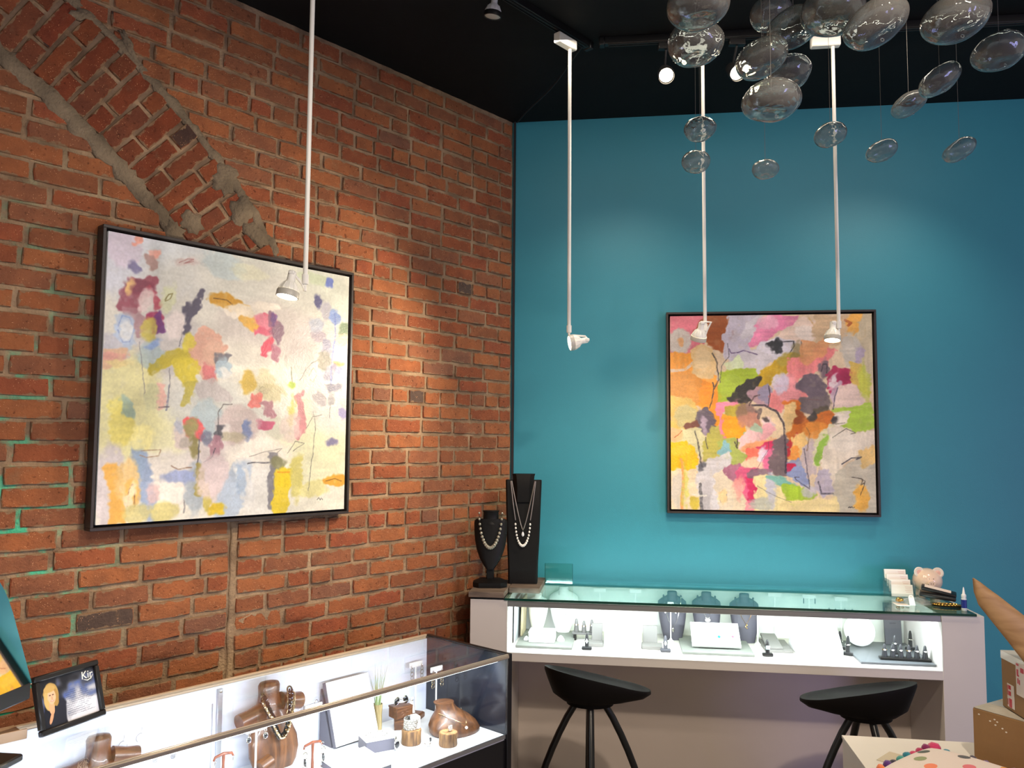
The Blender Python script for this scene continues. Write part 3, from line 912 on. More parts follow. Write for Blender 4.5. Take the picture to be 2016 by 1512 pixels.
STROKES_WARM = [
('e',482,501,650,675,0,(214,190,160),1.0),
('p',[(0,-4),(190,-1),(152,75),(173,144),(113,190),(-2,204)],(206,110,125),1),
('p',[(175,-1),(301,0),(314,77),(276,183),(239,175),(137,83)],(150,80,40),1),
('e',47,135,52,61,0,(186,176,168),1),
('l',[(3,112),(40,78),(92,94),(98,143),(61,182),(9,173)],18,(190,182,175),1),
('e',56,135,16,23,0,(214,160,110),1),
('p',[(-2,204),(113,197),(142,259),(222,320),(243,411),(249,502),(233,577),(198,487),(132,456),(59,418),(-5,418)],(230,150,50),1),
('p',[(141,335),(244,381),(253,456),(233,570),(205,487),(154,471)],(236,140,10),1),
('p',[(8,304),(149,304),(140,441),(7,411)],(196,130,50),0.7),
('l',[(1,288),(75,281),(120,243)],14,(206,190,180),0.9),
('p',[(113,190),(158,159),(210,183),(231,244),(208,320),(156,320),(120,281)],(222,188,135),1),
('e',165,228,37,53,0,(228,200,155),0.8),
('p',[(308,8),(447,2),(439,93),(386,177),(444,207),(326,260),(283,214),(277,115)],(184,176,190),1),
('p',[(388,47),(455,10),(439,86),(372,123)],(206,200,206),0.9),
('p',[(439,63),(498,11),(636,12),(628,50),(540,87),(460,139),(408,162)],(222,130,165),1),
('e',490,41,44,34,0,(226,170,190),0.8),
('p',[(555,95),(679,21),(725,66),(727,119),(662,149),(619,126),(532,125)],(220,196,180),1),
('e',670,96,50,38,20,(228,215,205),0.8),
('l',[(693,21),(728,66),(738,112)],10,(206,170,120),0.8),
('p',[(459,154),(540,132),(619,148),(603,208),(530,238),(472,230),(430,192)],(206,200,210),1),
('p',[(342,214),(444,185),(501,230),(442,298),(370,283),(326,267)],(205,198,205),1),
('p',[(496,155),(529,136),(554,140),(557,185),(535,193),(517,162)],(46,48,52),1),
('l',[(547,144),(619,137),(622,163),(592,205)],6,(60,58,60),0.85),
('l',[(655,141),(657,209)],7,(80,75,60),0.8),
('p',[(290,252),(342,214),(370,260),(325,305)],(196,208,165),0.9),
('p',[(259,305),(413,283),(434,328),(383,351),(361,381),(309,419),(250,449),(244,381)],(162,184,40),1),
('e',310,366,51,53,0,(168,190,60),0.8),
('p',[(434,351),(457,298),(515,261),(610,209),(660,224),(631,261),(558,306),(485,359),(441,381)],(190,152,20),1),
('e',588,231,43,23,-20,(170,150,60),0.8),
('e',632,194,25,45,10,(120,110,70),0.6),
('p',[(294,434),(339,388),(398,336),(453,321),(434,351),(412,381),(418,411),(374,449),(316,441)],(44,40,38),1),
('p',[(397,411),(434,373),(484,381),(505,411),(482,471),(432,456)],(176,140,150),1),
('p',[(448,389),(485,362),(502,396),(490,449),(454,426)],(150,140,165),1),
('p',[(603,231),(703,232),(798,157),(818,180),(774,262),(716,292),(644,314),(629,366),(692,411),(634,456),(577,449),(547,501),(497,471),(505,411),(586,351)],(226,130,130),1),
('e',585,389,58,67,0,(230,150,155),0.9),
('e',768,187,43,38,-30,(214,120,120),0.8),
('e',550,351,36,45,0,(205,196,215),0.9),
('p',[(729,14),(893,16),(884,128),(805,165),(748,157),(721,81)],(206,176,140),1),
('e',928,69,50,82,0,(228,165,70),0.9),
('p',[(957,9),(1000,6),(999,323),(943,293),(918,159)],(192,178,150),1),
('e',896,181,42,75,0,(196,190,180),0.9),
('e',935,211,13,30,10,(165,150,180),0.8),
('l',[(872,31),(900,46),(885,61)],12,(165,80,40),0.8),
('p',[(662,134),(733,157),(798,127),(746,217),(667,254)],(214,150,100),0.9),
('p',[(629,366),(665,322),(723,307),(751,337),(772,359),(763,411),(741,441),(684,434),(699,411),(643,374)],(102,88,98),1),
('p',[(656,441),(720,434),(777,426),(784,456),(733,508),(669,501),(633,486)],(112,98,100),1),
('e',766,277,19,34,0,(120,100,108),1),
('p',[(719,486),(769,471),(775,508),(718,538)],(90,80,60),0.9),
('p',[(787,315),(830,277),(897,300),(893,337),(864,363),(828,359),(799,404),(785,374)],(168,40,80),1),
('e',811,348,20,34,30,(226,206,210),1),
('e',858,322,32,30,0,(150,30,70),0.9),
('p',[(806,412),(843,352),(834,412),(809,449)],(205,180,195),0.9),
('p',[(842,374),(913,352),(954,412),(966,486),(896,486),(825,501),(812,449)],(222,196,185),1),
('p',[(888,248),(937,263),(968,412),(934,382),(900,337)],(214,180,80),0.9),
('e',956,352,25,82,-5,(190,200,70),0.8),
('p',[(804,486),(896,486),(988,456),(995,574),(935,589),(886,604),(852,560),(874,508)],(166,196,60),1),
('p',[(796,516),(881,501),(873,545),(824,560)],(228,215,200),1),
('e',811,536,18,15,0,(60,54,50),1),
('p',[(569,449),(634,449),(626,501),(647,531),(697,531),(797,501),(781,567),(681,605),(594,643),(573,620),(617,553),(604,501)],(206,110,30),1),
('e',625,523,36,34,0,(140,70,30),0.8),
('e',717,583,57,37,-20,(220,140,50),0.9),
('e',707,523,18,22,0,(60,55,50),0.9),
('p',[(576,471),(612,456),(618,516),(581,591),(568,531)],(226,190,130),1),
('p',[(-1,426),(103,441),(139,502),(131,577),(71,585),(5,563)],(218,180,90),1),
('e',79,525,59,53,0,(190,180,130),0.9),
('p',[(139,502),(176,479),(208,524),(219,592),(196,622),(152,592),(131,547)],(92,80,96),1),
('p',[(79,578),(131,547),(134,566),(82,589)],(110,60,50),1),
('e',168,562,7,38,-10,(190,170,190),0.7),
('p',[(56,593),(145,593),(181,653),(151,728),(85,668),(4,654)],(196,190,150),1),
('e',27,616,30,27,0,(228,180,130),1),
('p',[(219,577),(263,569),(305,637),(268,690),(217,728),(172,750),(173,668)],(178,170,80),1),
('p',[(235,464),(338,449),(345,460),(271,486),(249,502),(278,554),(277,622),(262,607),(252,532)],(236,130,160),1),
('p',[(279,486),(366,471),(395,531),(365,554),(293,532)],(190,170,60),1),
('p',[(274,524),(336,539),(379,569),(364,629),(305,637),(277,607)],(244,160,20),1),
('e',380,501,44,45,0,(140,105,100),0.8),
('e',409,546,58,38,0,(190,130,110),0.9),
('p',[(453,524),(497,486),(539,516),(560,576),(551,628),(465,651),(429,621),(480,584)],(226,200,165),1),
('e',484,557,23,24,0,(236,205,205),0.95),
('e',481,535,10,6,20,(70,60,60),0.9),
('p',[(437,606),(488,569),(509,591),(450,643)],(238,170,180),0.9),
('p',[(379,606),(423,569),(451,599),(407,644)],(160,185,160),0.9),
('p',[(334,644),(393,606),(451,614),(407,674),(348,689)],(236,190,190),1),
('p',[(356,689),(436,651),(522,643),(479,681),(391,711)],(236,160,110),1),
('p',[(428,688),(464,666),(519,658),(518,688),(485,703),(449,703)],(220,50,100),1),
('p',[(392,696),(464,703),(459,755),(426,785),(391,741)],(236,110,90),1),
('p',[(456,718),(518,688),(513,777),(484,792),(452,778)],(226,110,150),1),
('e',419,763,43,30,20,(238,200,170),0.9),
('e',453,718,13,30,20,(226,220,235),0.9),
('p',[(522,651),(566,624),(583,687),(562,806),(519,814),(492,755),(514,718)],(118,100,104),1),
('p',[(583,658),(630,620),(608,680),(585,724)],(186,40,50),1),
('p',[(609,635),(652,605),(666,642),(642,724),(648,790),(607,739)],(232,190,120),1),
('p',[(593,724),(622,680),(628,739)],(240,150,60),0.9),
('p',[(585,761),(635,746),(662,790),(675,871),(619,842),(577,799)],(140,150,190),1),
('p',[(577,762),(613,776),(584,787)],(190,30,70),1),
('p',[(247,652),(305,637),(334,682),(369,726),(333,764),(289,779),(275,705)],(168,178,90),1),
('p',[(239,705),(283,660),(290,689),(253,712)],(130,175,185),1),
('p',[(658,679),(694,649),(721,694),(705,797),(676,827),(649,746)],(196,178,180),1),
('p',[(745,605),(788,567),(780,627),(735,701),(727,767),(709,753),(722,664)],(222,214,175),1),
('p',[(766,619),(808,612),(793,649),(742,716),(727,760),(736,679)],(150,190,70),1),
('p',[(788,582),(858,589),(900,619),(998,603),(1000,677),(933,699),(847,744),(832,788),(787,899),(753,878),(748,782),(741,745),(793,649)],(228,214,196),1),
('e',843,649,63,44,0,(236,224,208),0.9),
('p',[(832,788),(1003,684),(998,998),(820,1001),(798,906)],(196,186,168),1),
('p',[(933,699),(1000,677),(998,743),(938,773)],(228,190,120),1),
('e',927,926,28,62,0,(236,175,70),1),
('p',[(740,797),(769,789),(795,892),(745,922),(718,863)],(186,174,190),1),
('p',[(4,669),(56,661),(107,691),(132,743),(131,796),(91,811),(2,812)],(232,178,10),1),
('e',48,699,41,23,0,(240,195,60),0.8),
('p',[(2,805),(128,803),(141,871),(147,998),(0,1000)],(226,205,175),1),
('e',38,910,29,82,0,(206,196,185),0.9),
('l',[(55,744),(65,834),(55,992)],14,(226,150,90),0.9),
('e',118,968,22,26,0,(205,180,60),0.9),
('e',72,872,9,68,0,(205,200,90),0.7),
('p',[(135,788),(246,735),(290,704),(296,764),(288,832),(300,995),(162,997),(141,878)],(205,200,205),1),
('p',[(223,817),(288,794),(330,905),(372,994),(256,996)],(222,205,180),0.9),
('e',177,922,22,75,0,(186,180,185),0.9),
('l',[(243,936),(258,899),(279,906),(279,951),(250,959),(243,936)],5,(160,150,140),0.8),
('e',261,929,15,26,0,(240,205,150),0.9),
('p',[(281,787),(347,771),(361,816),(331,853),(288,824)],(166,105,130),1),
('p',[(347,786),(426,793),(417,897),(402,956),(373,935),(331,876),(339,823)],(216,90,130),1),
('p',[(389,845),(425,830),(417,904),(394,964)],(205,40,90),0.9),
('e',338,883,22,45,0,(236,160,150),0.9),
('p',[(390,808),(498,792),(498,814),(433,830),(397,830)],(130,105,120),0.9),
('p',[(387,964),(416,963),(415,993),(387,994)],(226,130,150),0.8),
('p',[(425,837),(505,829),(546,895),(559,991),(430,993)],(232,214,160),1),
('e',496,896,20,67,0,(190,190,210),0.9),
('p',[(476,829),(540,836),(618,872),(632,901),(547,873)],(120,175,165),1),
('p',[(554,873),(618,872),(709,915),(673,952),(609,968),(581,946)],(162,190,50),1),
('e',445,963,50,26,0,(180,180,170),0.9),
('p',[(545,961),(808,935),(813,1001),(530,999)],(228,206,150),1),
('e',681,893,28,29,0,(190,185,200),0.8),
('l',[(213,198),(238,252),(244,335),(222,381),(215,350)],7,(60,56,60),0.85),
('l',[(222,381),(210,441),(198,479)],6,(60,56,60),0.85),
('l',[(298,176),(312,199),(371,184),(437,207)],6,(90,70,110),0.8),
('l',[(251,350),(260,259),(298,214),(291,145)],4,(80,75,80),0.7),
('l',[(410,468),(468,464),(525,494),(560,553),(569,635),(569,806)],9,(58,50,60),0.9),
('l',[(431,501),(453,486),(438,531)],14,(90,75,80),0.7),
('l',[(492,366),(498,411),(490,471)],5,(60,50,60),0.8),
('l',[(396,464),(418,419),(447,411)],7,(80,60,60),0.8),
('l',[(123,600),(137,653),(150,751),(161,781)],7,(70,66,66),0.85),
('l',[(178,630),(184,690)],6,(70,66,66),0.8),
('e',161,777,13,23,20,(70,70,80),0.8),
('l',[(149,871),(154,997)],14,(70,68,72),0.75),
('l',[(335,637),(334,682),(320,652)],6,(60,50,50),0.8),
('l',[(804,486),(809,426),(828,374)],5,(80,70,90),0.8),
('l',[(752,292),(760,255),(778,255),(779,300)],6,(60,52,60),0.85),
('l',[(725,848),(738,907),(794,906)],7,(80,75,85),0.85),
('l',[(658,687),(670,768),(685,886),(619,842),(612,828),(633,827)],5,(75,70,85),0.8),
('l',[(789,545),(816,560),(859,552)],4,(90,85,60),0.7),
('l',[(797,627),(865,582),(907,604),(886,611)],4,(80,75,60),0.7),
('l',[(840,759),(890,729),(932,721),(911,733)],6,(70,65,70),0.9),
('l',[(887,824),(929,831),(950,846),(935,890),(924,912)],4,(60,50,40),0.85),
('l',[(933,835),(928,861),(943,853)],5,(80,60,30),0.8),
('l',[(425,874),(503,918),(595,953)],3,(110,105,90),0.7),
('l',[(486,651),(486,688),(426,793)],3,(120,70,80),0.6),
('l',[(19,631),(56,597)],4,(160,80,40),0.7),
('l',[(672,694),(688,605),(674,575)],5,(120,90,60),0.6),
('l',[(584,430),(663,434),(748,441)],3,(120,80,80),0.6),
('l',[(104,924),(177,926)],8,(225,220,210),0.8),
('l',[(867,975),(871,971),(875,975),(880,971),(887,975),(896,972)],4,(40,36,36),0.9),
]
# ================================================================== paintings
def value_noise(n, cells, seed):
    rs = np.random.RandomState(seed)
    g = rs.rand(cells + 2, cells + 2)
    t = np.linspace(0, cells, n)
    i = np.floor(t).astype(int); f = t - i; f = f * f * (3 - 2 * f)
    a = g[i][:, i]; b = g[i][:, i + 1]; c = g[i + 1][:, i]; d = g[i + 1][:, i + 1]
    fx = f[None, :]; fy = f[:, None]
    return (a * (1 - fx) + b * fx) * (1 - fy) + (c * (1 - fx) + d * fx) * fy
def streaks(n, a, b, seed):
    rs = np.random.RandomState(seed)
    g = rs.rand(max(a, b) + 2, max(a, b) + 2)
    def ax(c):
        t = np.linspace(0, c, n); i = np.floor(t).astype(int); f = t - i
        return i, f * f * (3 - 2 * f)
    i, fy = ax(a); j, fx = ax(b)
    A = g[i][:, j]; B = g[i][:, j + 1]; C = g[i + 1][:, j]; D = g[i + 1][:, j + 1]
    fx = fx[None, :]; fy = fy[:, None]
    return (A * (1 - fx) + B * fx) * (1 - fy) + (C * (1 - fx) + D * fx) * fy
def poly_sdf(px, py, pts):
    """signed distance to a polygon (negative inside)"""
    d = np.full(px.shape, 1e9); s = np.ones(px.shape)
    n = len(pts)
    for i in range(n):
        ax, ay = pts[i]; bx, by = pts[i - 1]
        ex, ey = bx - ax, by - ay
        wx, wy = px - ax, py - ay
        t = np.clip((wx * ex + wy * ey) / (ex * ex + ey * ey + 1e-9), 0, 1)
        d = np.minimum(d, (wx - ex * t) ** 2 + (wy - ey * t) ** 2)
        c1 = py >= ay; c2 = py < by; c3 = ex * wy > ey * wx
        flip = (c1 & c2 & c3) | (~c1 & ~c2 & ~c3)
        s = np.where(flip, -s, s)
    return s * np.sqrt(d)
def line_dist(px, py, pts):
    d = np.full(px.shape, 1e9)
    for (ax, ay), (bx, by) in zip(pts[:-1], pts[1:]):
        ex, ey = bx - ax, by - ay
        t = np.clip(((px - ax) * ex + (py - ay) * ey) / (ex * ex + ey * ey + 1e-9), 0, 1)
        d = np.minimum(d, (px - ax - ex * t) ** 2 + (py - ay - ey * t) ** 2)
    return np.sqrt(d)
def colouring(strokes, ground, n=400, seed=1, wob=14.0, soft=7.0, brush=7.0, veil=0.0):
    """lays brush strokes one over the other on an n x n raster of sRGB colours; coordinates run 0..1000"""
    t = (np.arange(n) + 0.5) / n * 1000
    X, Y = np.meshgrid(t, t)
    img = np.empty((n, n, 3)); img[:] = ground
    for k, s in enumerate(strokes):
        big = s[0] != 'l'
        w = wob if big else 3.0
        dx = (value_noise(n, 26, seed + 3 * k) - 0.5) * w * 2 + (value_noise(n, 90, seed + 3 * k + 1) - 0.5) * w * 1.2
        dy = (value_noise(n, 26, seed + 3 * k + 2) - 0.5) * w * 2
        px, py = X + dx, Y + dy
        if s[0] == 'e':
            _, cx, cy, rx, ry, rot, col, al = s
            c_, s_ = math.cos(R_(rot)), math.sin(R_(rot))
            ax = (px - cx) * c_ + (py - cy) * s_; ay = -(px - cx) * s_ + (py - cy) * c_
            rr = np.sqrt((ax / rx) ** 2 + (ay / ry) ** 2)
            d = (rr - 1) * min(rx, ry) - 5
            sf = soft + 0.30 * min(rx, ry) * (1.3 if min(rx, ry) > 70 else 0.5)
        elif s[0] == 'p':
            _, pts, col, al = s
            d = poly_sdf(px, py, pts) - 10; sf = soft
        else:
            _, pts, wd, col, al = s
            d = line_dist(px, py, pts) - wd * 0.55; sf = 2.4
        if big:
            br = streaks(n, 90, 10, seed + 11 * k) if k % 3 else streaks(n, 10, 90, seed + 11 * k)
            d = d + (br - 0.5) * brush + (value_noise(n, 70, seed + 13 * k) - 0.5) * 8
        a = np.clip(0.5 - d / sf, 0, 1)
        a = a * a * (3 - 2 * a) * al
        if big:
            st = value_noise(n, 60, seed + 7 * k + 5)
            a = a * np.clip(0.80 + 0.5 * st, 0, 1)
            shade = 1 + (value_noise(n, 18, seed + 5 * k) - 0.5) * 0.14 + (br - 0.5) * 0.012 * brush
        else:
            a = a * np.clip(0.45 + 0.9 * value_noise(n, 120, seed + k), 0, 1)
            shade = np.ones((n, n))
        c = np.array(col, float)[None, None, :] * shade[..., None]
        img = img * (1 - a[..., None]) + c * a[..., None]
    img = img * (1 - veil) + np.array(ground, float) * veil
    img *= (1 + (value_noise(n, 160, seed + 999) - 0.5) * 0.07)[..., None]
    return np.clip(img, 0, 255)
def canvas_mesh(name, img, w, h, depth, material):
    """flat canvas facing -y, painted through a colour attribute, with plain folded sides"""
    n = img.shape[0]; mcols = img.shape[1]
    xs = np.linspace(-w / 2, w / 2, mcols); zs = np.linspace(h / 2, -h / 2, n)
    X, Z = np.meshgrid(xs, zs)
    co = np.zeros((n * mcols, 3)); co[:, 0] = X.ravel(); co[:, 2] = Z.ravel()
    idx = np.arange(n * mcols).reshape(n, mcols)
    q = np.stack([idx[1:, :-1], idx[1:, 1:], idx[:-1, 1:], idx[:-1, :-1]], -1).reshape(-1, 4)
    bc = np.array([[-w / 2, depth, h / 2], [w / 2, depth, h / 2], [w / 2, depth, -h / 2], [-w / 2, depth, -h / 2]])
    b = n * mcols
    cn = [idx[0, 0], idx[0, -1], idx[-1, -1], idx[-1, 0]]
    sides = [(cn[0], cn[1], b + 1, b), (cn[1], cn[2], b + 2, b + 1), (cn[2], cn[3], b + 3, b + 2), (cn[3], cn[0], b, b + 3), (b, b + 1, b + 2, b + 3)]
    co = np.vstack([co, bc])
    q = np.vstack([q, np.array(sides)])
    me = bpy.data.meshes.new(name)
    me.vertices.add(len(co)); me.vertices.foreach_set('co', co.ravel())
    me.loops.add(q.size); me.loops.foreach_set('vertex_index', q.ravel().astype(np.int32))
    me.polygons.add(len(q)); me.polygons.foreach_set('loop_start', np.arange(0, q.size, 4, dtype=np.int32))
    me.update(calc_edges=True)
    c = img.reshape(-1, 3) / 255.0
    c = np.where(c <= 0.04045, c / 12.92, ((c + 0.055) / 1.055) ** 2.4)
    c = np.vstack([c, np.full((4, 3), 0.75)])
    at = me.color_attributes.new('colouring', 'FLOAT_COLOR', 'POINT')
    at.data.foreach_set('color', np.hstack([c, np.ones((len(c), 1))]).ravel())
    me.materials.append(material)
    return me
def print_mat(name, rough=0.5, bump=0.0, coat=0.0):
    m = bpy.data.materials.new(name)
    nt, p = nodes_of(m)
    a = nt.nodes.new('ShaderNodeAttribute'); a.attribute_name = 'colouring'
    nt.links.new(a.outputs['Color'], p.inputs['Base Color'])
    p.inputs['Roughness'].default_value = rough
    p.inputs['Coat Weight'].default_value = coat
    if bump:
        tc = nt.nodes.new('ShaderNodeTexCoord')
        n = nt.nodes.new('ShaderNodeTexNoise'); n.inputs['Scale'].default_value = 55; n.inputs['Detail'].default_value = 6; n.inputs['Distortion'].default_value = 1.5
        nt.links.new(tc.outputs['Object'], n.inputs['Vector'])
        b = nt.nodes.new('ShaderNodeBump'); b.inputs['Strength'].default_value = bump; b.inputs['Distance'].default_value = 0.003
        nt.links.new(n.outputs['Fac'], b.inputs['Height']); nt.links.new(b.outputs['Normal'], p.inputs['Normal'])
    return m
OIL = print_mat('oil_paint', 0.38, 0.35)
FRAME = mat('dark_frame_wood', (52, 44, 42), 0.45, var=0.3, vscale=20)
def framed_painting(label, M, w, h, strokes, ground, seed, wob, soft, brush, veil):
    t = thing('framed_painting', label, 'painting', M)
    d = 0.050
    f, g = 0.011, 0.009
    for (c, s) in (((0, -d / 2, h / 2 - f / 2), (w, d, f)), ((0, -d / 2, -h / 2 + f / 2), (w, d, f)), ((-w / 2 + f / 2, -d / 2, 0), (f, d, h - 2 * f)), ((w / 2 - f / 2, -d / 2, 0), (f, d, h - 2 * f))):
        MB().box(c, s, 0.001).build('frame_moulding', FRAME, t)
    MB().box((0, -0.008, 0), (w - 2 * f, 0.012, h - 2 * f)).build('backing', mat('frame_gap_black', (10, 9, 9), 0.8), t, smooth=False)
    cw, ch = w - 2 * (f + g), h - 2 * (f + g)
    me = canvas_mesh('canvas', colouring(strokes, ground, 400, seed, wob, soft, brush, veil), cw, ch, 0.026, OIL)
    o = bpy.data.objects.new('canvas', me); COL.objects.link(o); o.parent = t
    o.location = (0, -0.042, 0)
    return t
framed_painting('large pale abstract painting in a black frame hung on the brick wall', FB(1.638, 0.006, 1.940), 1.060, 1.052, STROKES_LIGHT, (224, 222, 211), 21, 9.0, 10.0, 6.0, 0.07)
framed_painting('bright orange and pink abstract painting in a black frame on the teal wall', FT(1.346, 0.001, 1.892), 1.050, 1.047, STROKES_WARM, (216, 194, 164), 57, 9.0, 10.0, 8.0, 0.0)
# ================================================================== lamps and ceiling fittings
LENS = emit_mat('lamp_lens', (255, 236, 205), 14.0)
LENS_DIM = mat('lamp_glass_unlit', (190, 188, 180), 0.15)
def dir_matrix(loc, d, roll=0.0):
    """frame with local -z along d"""
    return Matrix.Translation(loc) @ Vector(d).normalized().to_track_quat('-Z', 'Y').to_matrix().to_4x4() @ Matrix.Rotation(roll, 4, 'Z')
def par_bulb(parent, loc, d, shell=CREAM, rim=None, lit=True):
    """reflector bulb, its glass at local z=0, its cap behind it"""
    M = dir_matrix(loc, d)
    Mi = parent.matrix_world.inverted() @ M
    b = MB().lathe([(0.0115, 0.078), (0.0125, 0.074), (0.0125, 0.052), (0.015, 0.048), (0.021, 0.042), (0.028, 0.030), (0.0315, 0.019), (0.0315, 0.017)], 24)
    for k in range(12):      # cooling fins
        a = 2 * math.pi * k / 12
        b.tube([(0.022 * math.cos(a), 0.022 * math.sin(a), 0.042), (0.0322 * math.cos(a), 0.0322 * math.sin(a), 0.020)], 0.0012, 4)
    bulb = b.build('bulb', shell, parent, Mi)
    MB().lathe([(0.0325, 0.018), (0.0338, 0.016), (0.0338, 0.0), (0.031, -0.001), (0.030, 0.003)], 28, cap0=False, cap1=False).build('rim', rim or mat('lamp_rim_grey', (188, 184, 172), 0.4), bulb)
    MB().lathe([(0.0302, 0.002), (0.022, -0.001), (0.010, -0.002), (0.001, -0.002)], 24, cap0=False).build('lens', LENS if lit else LENS_DIM, bulb)
    return bulb
def pendant(label, pole_xy, z_end, head_off, d, arms, power, spot, along):
    """white downrod with a track adapter box, a collar and a swivelling bulb"""
    t = thing('pendant_spotlight', label, 'lamp', Matrix.Translation((pole_xy[0], pole_xy[1], CEIL)), 'white pendant spotlights on long rods')
    ax = Vector((along[0], along[1], 0)).normalized()
    Mb = Matrix.Translation((0, 0, -0.062)) @ Matrix.Rotation(math.atan2(ax.y, ax.x), 4, 'Z')
    MB().box((-0.03, 0, 0), (0.12, 0.036, 0.044), 0.004).build('adapter_box', CREAM, t, Mb)
    L = z_end - CEIL
    MB().tube([(0, 0, -0.082), (0, 0, L)], 0.0075, 12).build('rod', CREAM, t)
    MB().lathe([(0.0076, 0.0), (0.0105, -0.001), (0.0105, -0.030), (0.0076, -0.032), (0.005, -0.033), (0.005, -0.052)], 16).build('collar', CREAM, t, Matrix.Translation((0, 0, L)))
    head = Vector(head_off)
    loc = Vector((pole_xy[0], pole_xy[1], z_end)) + head
    dn = Vector(d).normalized()
    cap = head - dn * 0.076
    a = Vector((0, 0, -0.05)); mid = (a + cap) / 2 + Vector(arms)
    pts = [a, a * 0.7 + mid * 0.3 + Vector((0, 0, 0.006)), mid, mid * 0.35 + cap * 0.65 + Vector((0, 0, 0.004)), cap]
    pts = [Vector((0, 0, L)) + p for p in pts]
    MB().tube(pts, 0.0042, 8).build('swivel_arm', CREAM, t)
    MB().box((0, 0, 0), (0.018, 0.03, 0.014), 0.003).build('lamp_holder', CREAM, t, Matrix.Translation(Vector((0, 0, L)) + cap))
    bpy.context.view_layer.update()
    par_bulb(t, loc, d)
    add_light('pendant_bulb', 'SPOT', loc + dn * 0.02, loc + dn, power, (255, 232, 200), 0.028, spot=spot, blend=0.6 if spot < 140 else 1.0)
    return t
bdir = (-UB.x, -UB.y)
p0 = K + UB * 1.882 + NB * 0.855
p1 = K + UB * 0.592 + NB * 0.855
p2 = K + ST * 0.941 + NT * 0.87
p3 = K + ST * 1.484 + NT * 0.86
def vec2(p, q): return (q - Vector(p))
h0 = Vector((-0.045, -0.03, -0.075))
pendant('white pendant spotlight on a long rod in front of the pale painting', p0, 2.227, h0, (-0.15, -0.15, -1.0), (-0.012, 0, 0.02), 34, 130, bdir)
tgt = PB(1.60, 0, 1.90)
l1 = Vector((p1.x, p1.y, 2.218)) + Vector((0.012, 0, -0.075))
pendant('white pendant spotlight on a long rod, its lit bulb turned to the brick wall', p1, 2.218, (0.002, -0.004, -0.075), tgt - l1, (0.03, 0.0, 0.01), 48, 122, bdir)
pendant('white pendant spotlight on a rod by the orange corner of the bright painting', p2, 2.231, (-0.028, 0.01, -0.068), (-0.12, 0.42, -0.9), (0.03, -0.01, 0.03), 26, 150, ST)
pendant('white pendant spotlight on a rod before the right half of the bright painting', p3, 2.238, (-0.032, -0.01, -0.082), (-0.12, -0.16, -1.0), (-0.01, 0, -0.03), 26, 150, ST)
# tracks
TRK = mat('black_track', (14, 14, 15), 0.4)
def track(label, a, b):
    a, b = Vector(a), Vector(b)
    L = (b - a).length
    M = Matrix.Translation(((a.x + b.x) / 2, (a.y + b.y) / 2, CEIL)) @ Matrix.Rotation(math.atan2(b.y - a.y, b.x - a.x), 4, 'Z')
    t = thing('ceiling_track', label, 'light track', M)
    MB().box((0, 0, -0.016), (L, 0.034, 0.032), 0.002).build('rail', TRK, t)
    for s in (-1, 1):
        MB().box((0, s * 0.008, -0.034), (L * 0.99, 0.004, 0.005)).build('conductor_lip', TRK, t)
    MB().box((L / 2 + 0.012, 0, -0.018), (0.024, 0.04, 0.036), 0.003).build('end_cap', TRK, t)
    return t
ta = K + UB * 0.47 + NB * 0.855; tb = K + UB * 3.2 + NB * 0.855
track('black ceiling light track running along the brick wall', tb, ta)
tc_ = K + ST * 0.52 + NT * 0.885; td = K + ST * 3.6 + NT * 0.85
track('black ceiling light track running along the teal wall', td, tc_)
# track spots
def track_spot(label, base, d, lit, shell, drop, power=0, target=None):
    t = thing('track_spotlight', label, 'lamp', Matrix.Translation((base[0], base[1], CEIL)))
    MB().box((0, 0, -0.046), (0.07, 0.03, 0.028), 0.003).build('adapter', TRK, t)
    dn = Vector(d).normalized()
    head = Vector((0, 0, -drop))
    MB().tube([(0, 0, -0.06), head - dn * 0.06 + Vector((0, 0, 0.012)), head - dn * 0.07], 0.005, 8).build('stem', TRK, t)
    bpy.context.view_layer.update()
    M = dir_matrix(t.matrix_world.translation + head, d)
    if shell is TRK:
        MB().lathe([(0.018, 0.085), (0.024, 0.08), (0.030, 0.05), (0.036, 0.02), (0.037, -0.012), (0.034, -0.012), (0.033, 0.004)], 24, cap1=False).build('housing', TRK, t, t.matrix_world.inverted() @ M)
    par_bulb(t, t.matrix_world.translation + head, d, shell, mat('black_rim', (18, 18, 18), 0.4), lit)
    if power:
        lo = t.matrix_world.translation + head + dn * 0.03
        add_light('track_bulb', 'SPOT', lo, lo + dn, power, (255, 214, 165), 0.03, spot=70, blend=0.6)
    return t
q = K + ST * 0.786 + NT * 0.87
track_spot('lit black track spotlight close to the glass bubbles, hung over the painting corner', q, (-0.05, -0.75, -0.65), True, TRK, 0.175, 14)
q = K + ST * 1.086 + NT * 0.87
track_spot('lit black track spotlight partly behind the tilted glass bubbles', q, (0.12, -0.78, -0.62), True, TRK, 0.18, 14)
q = K + UB * 1.075 + NB * 0.855
track_spot('unlit silver reflector bulb with a black rim hung under the ceiling track', q, (-0.12, 0.12, -1.0), False, mat('grey_bulb', (196, 196, 196), 0.4), 0.135)
# loose black cable across the ceiling
c0, c1 = PT(0.43, 0.90, CEIL - 0.03), PT(0.02, 0.03, CEIL - 0.012)
pts = []
for i in range(13):
    f = i / 12
    p = c0.lerp(c1, f); p.z -= 0.05 * math.sin(math.pi * f) ** 2 * (1 - f)
    pts.append(p)
o = MB().tube(pts, 0.004, 6).build('ceiling_cable', TRK)
tag(o, 'thin black cable running over the ceiling to the wall corner', 'cable')

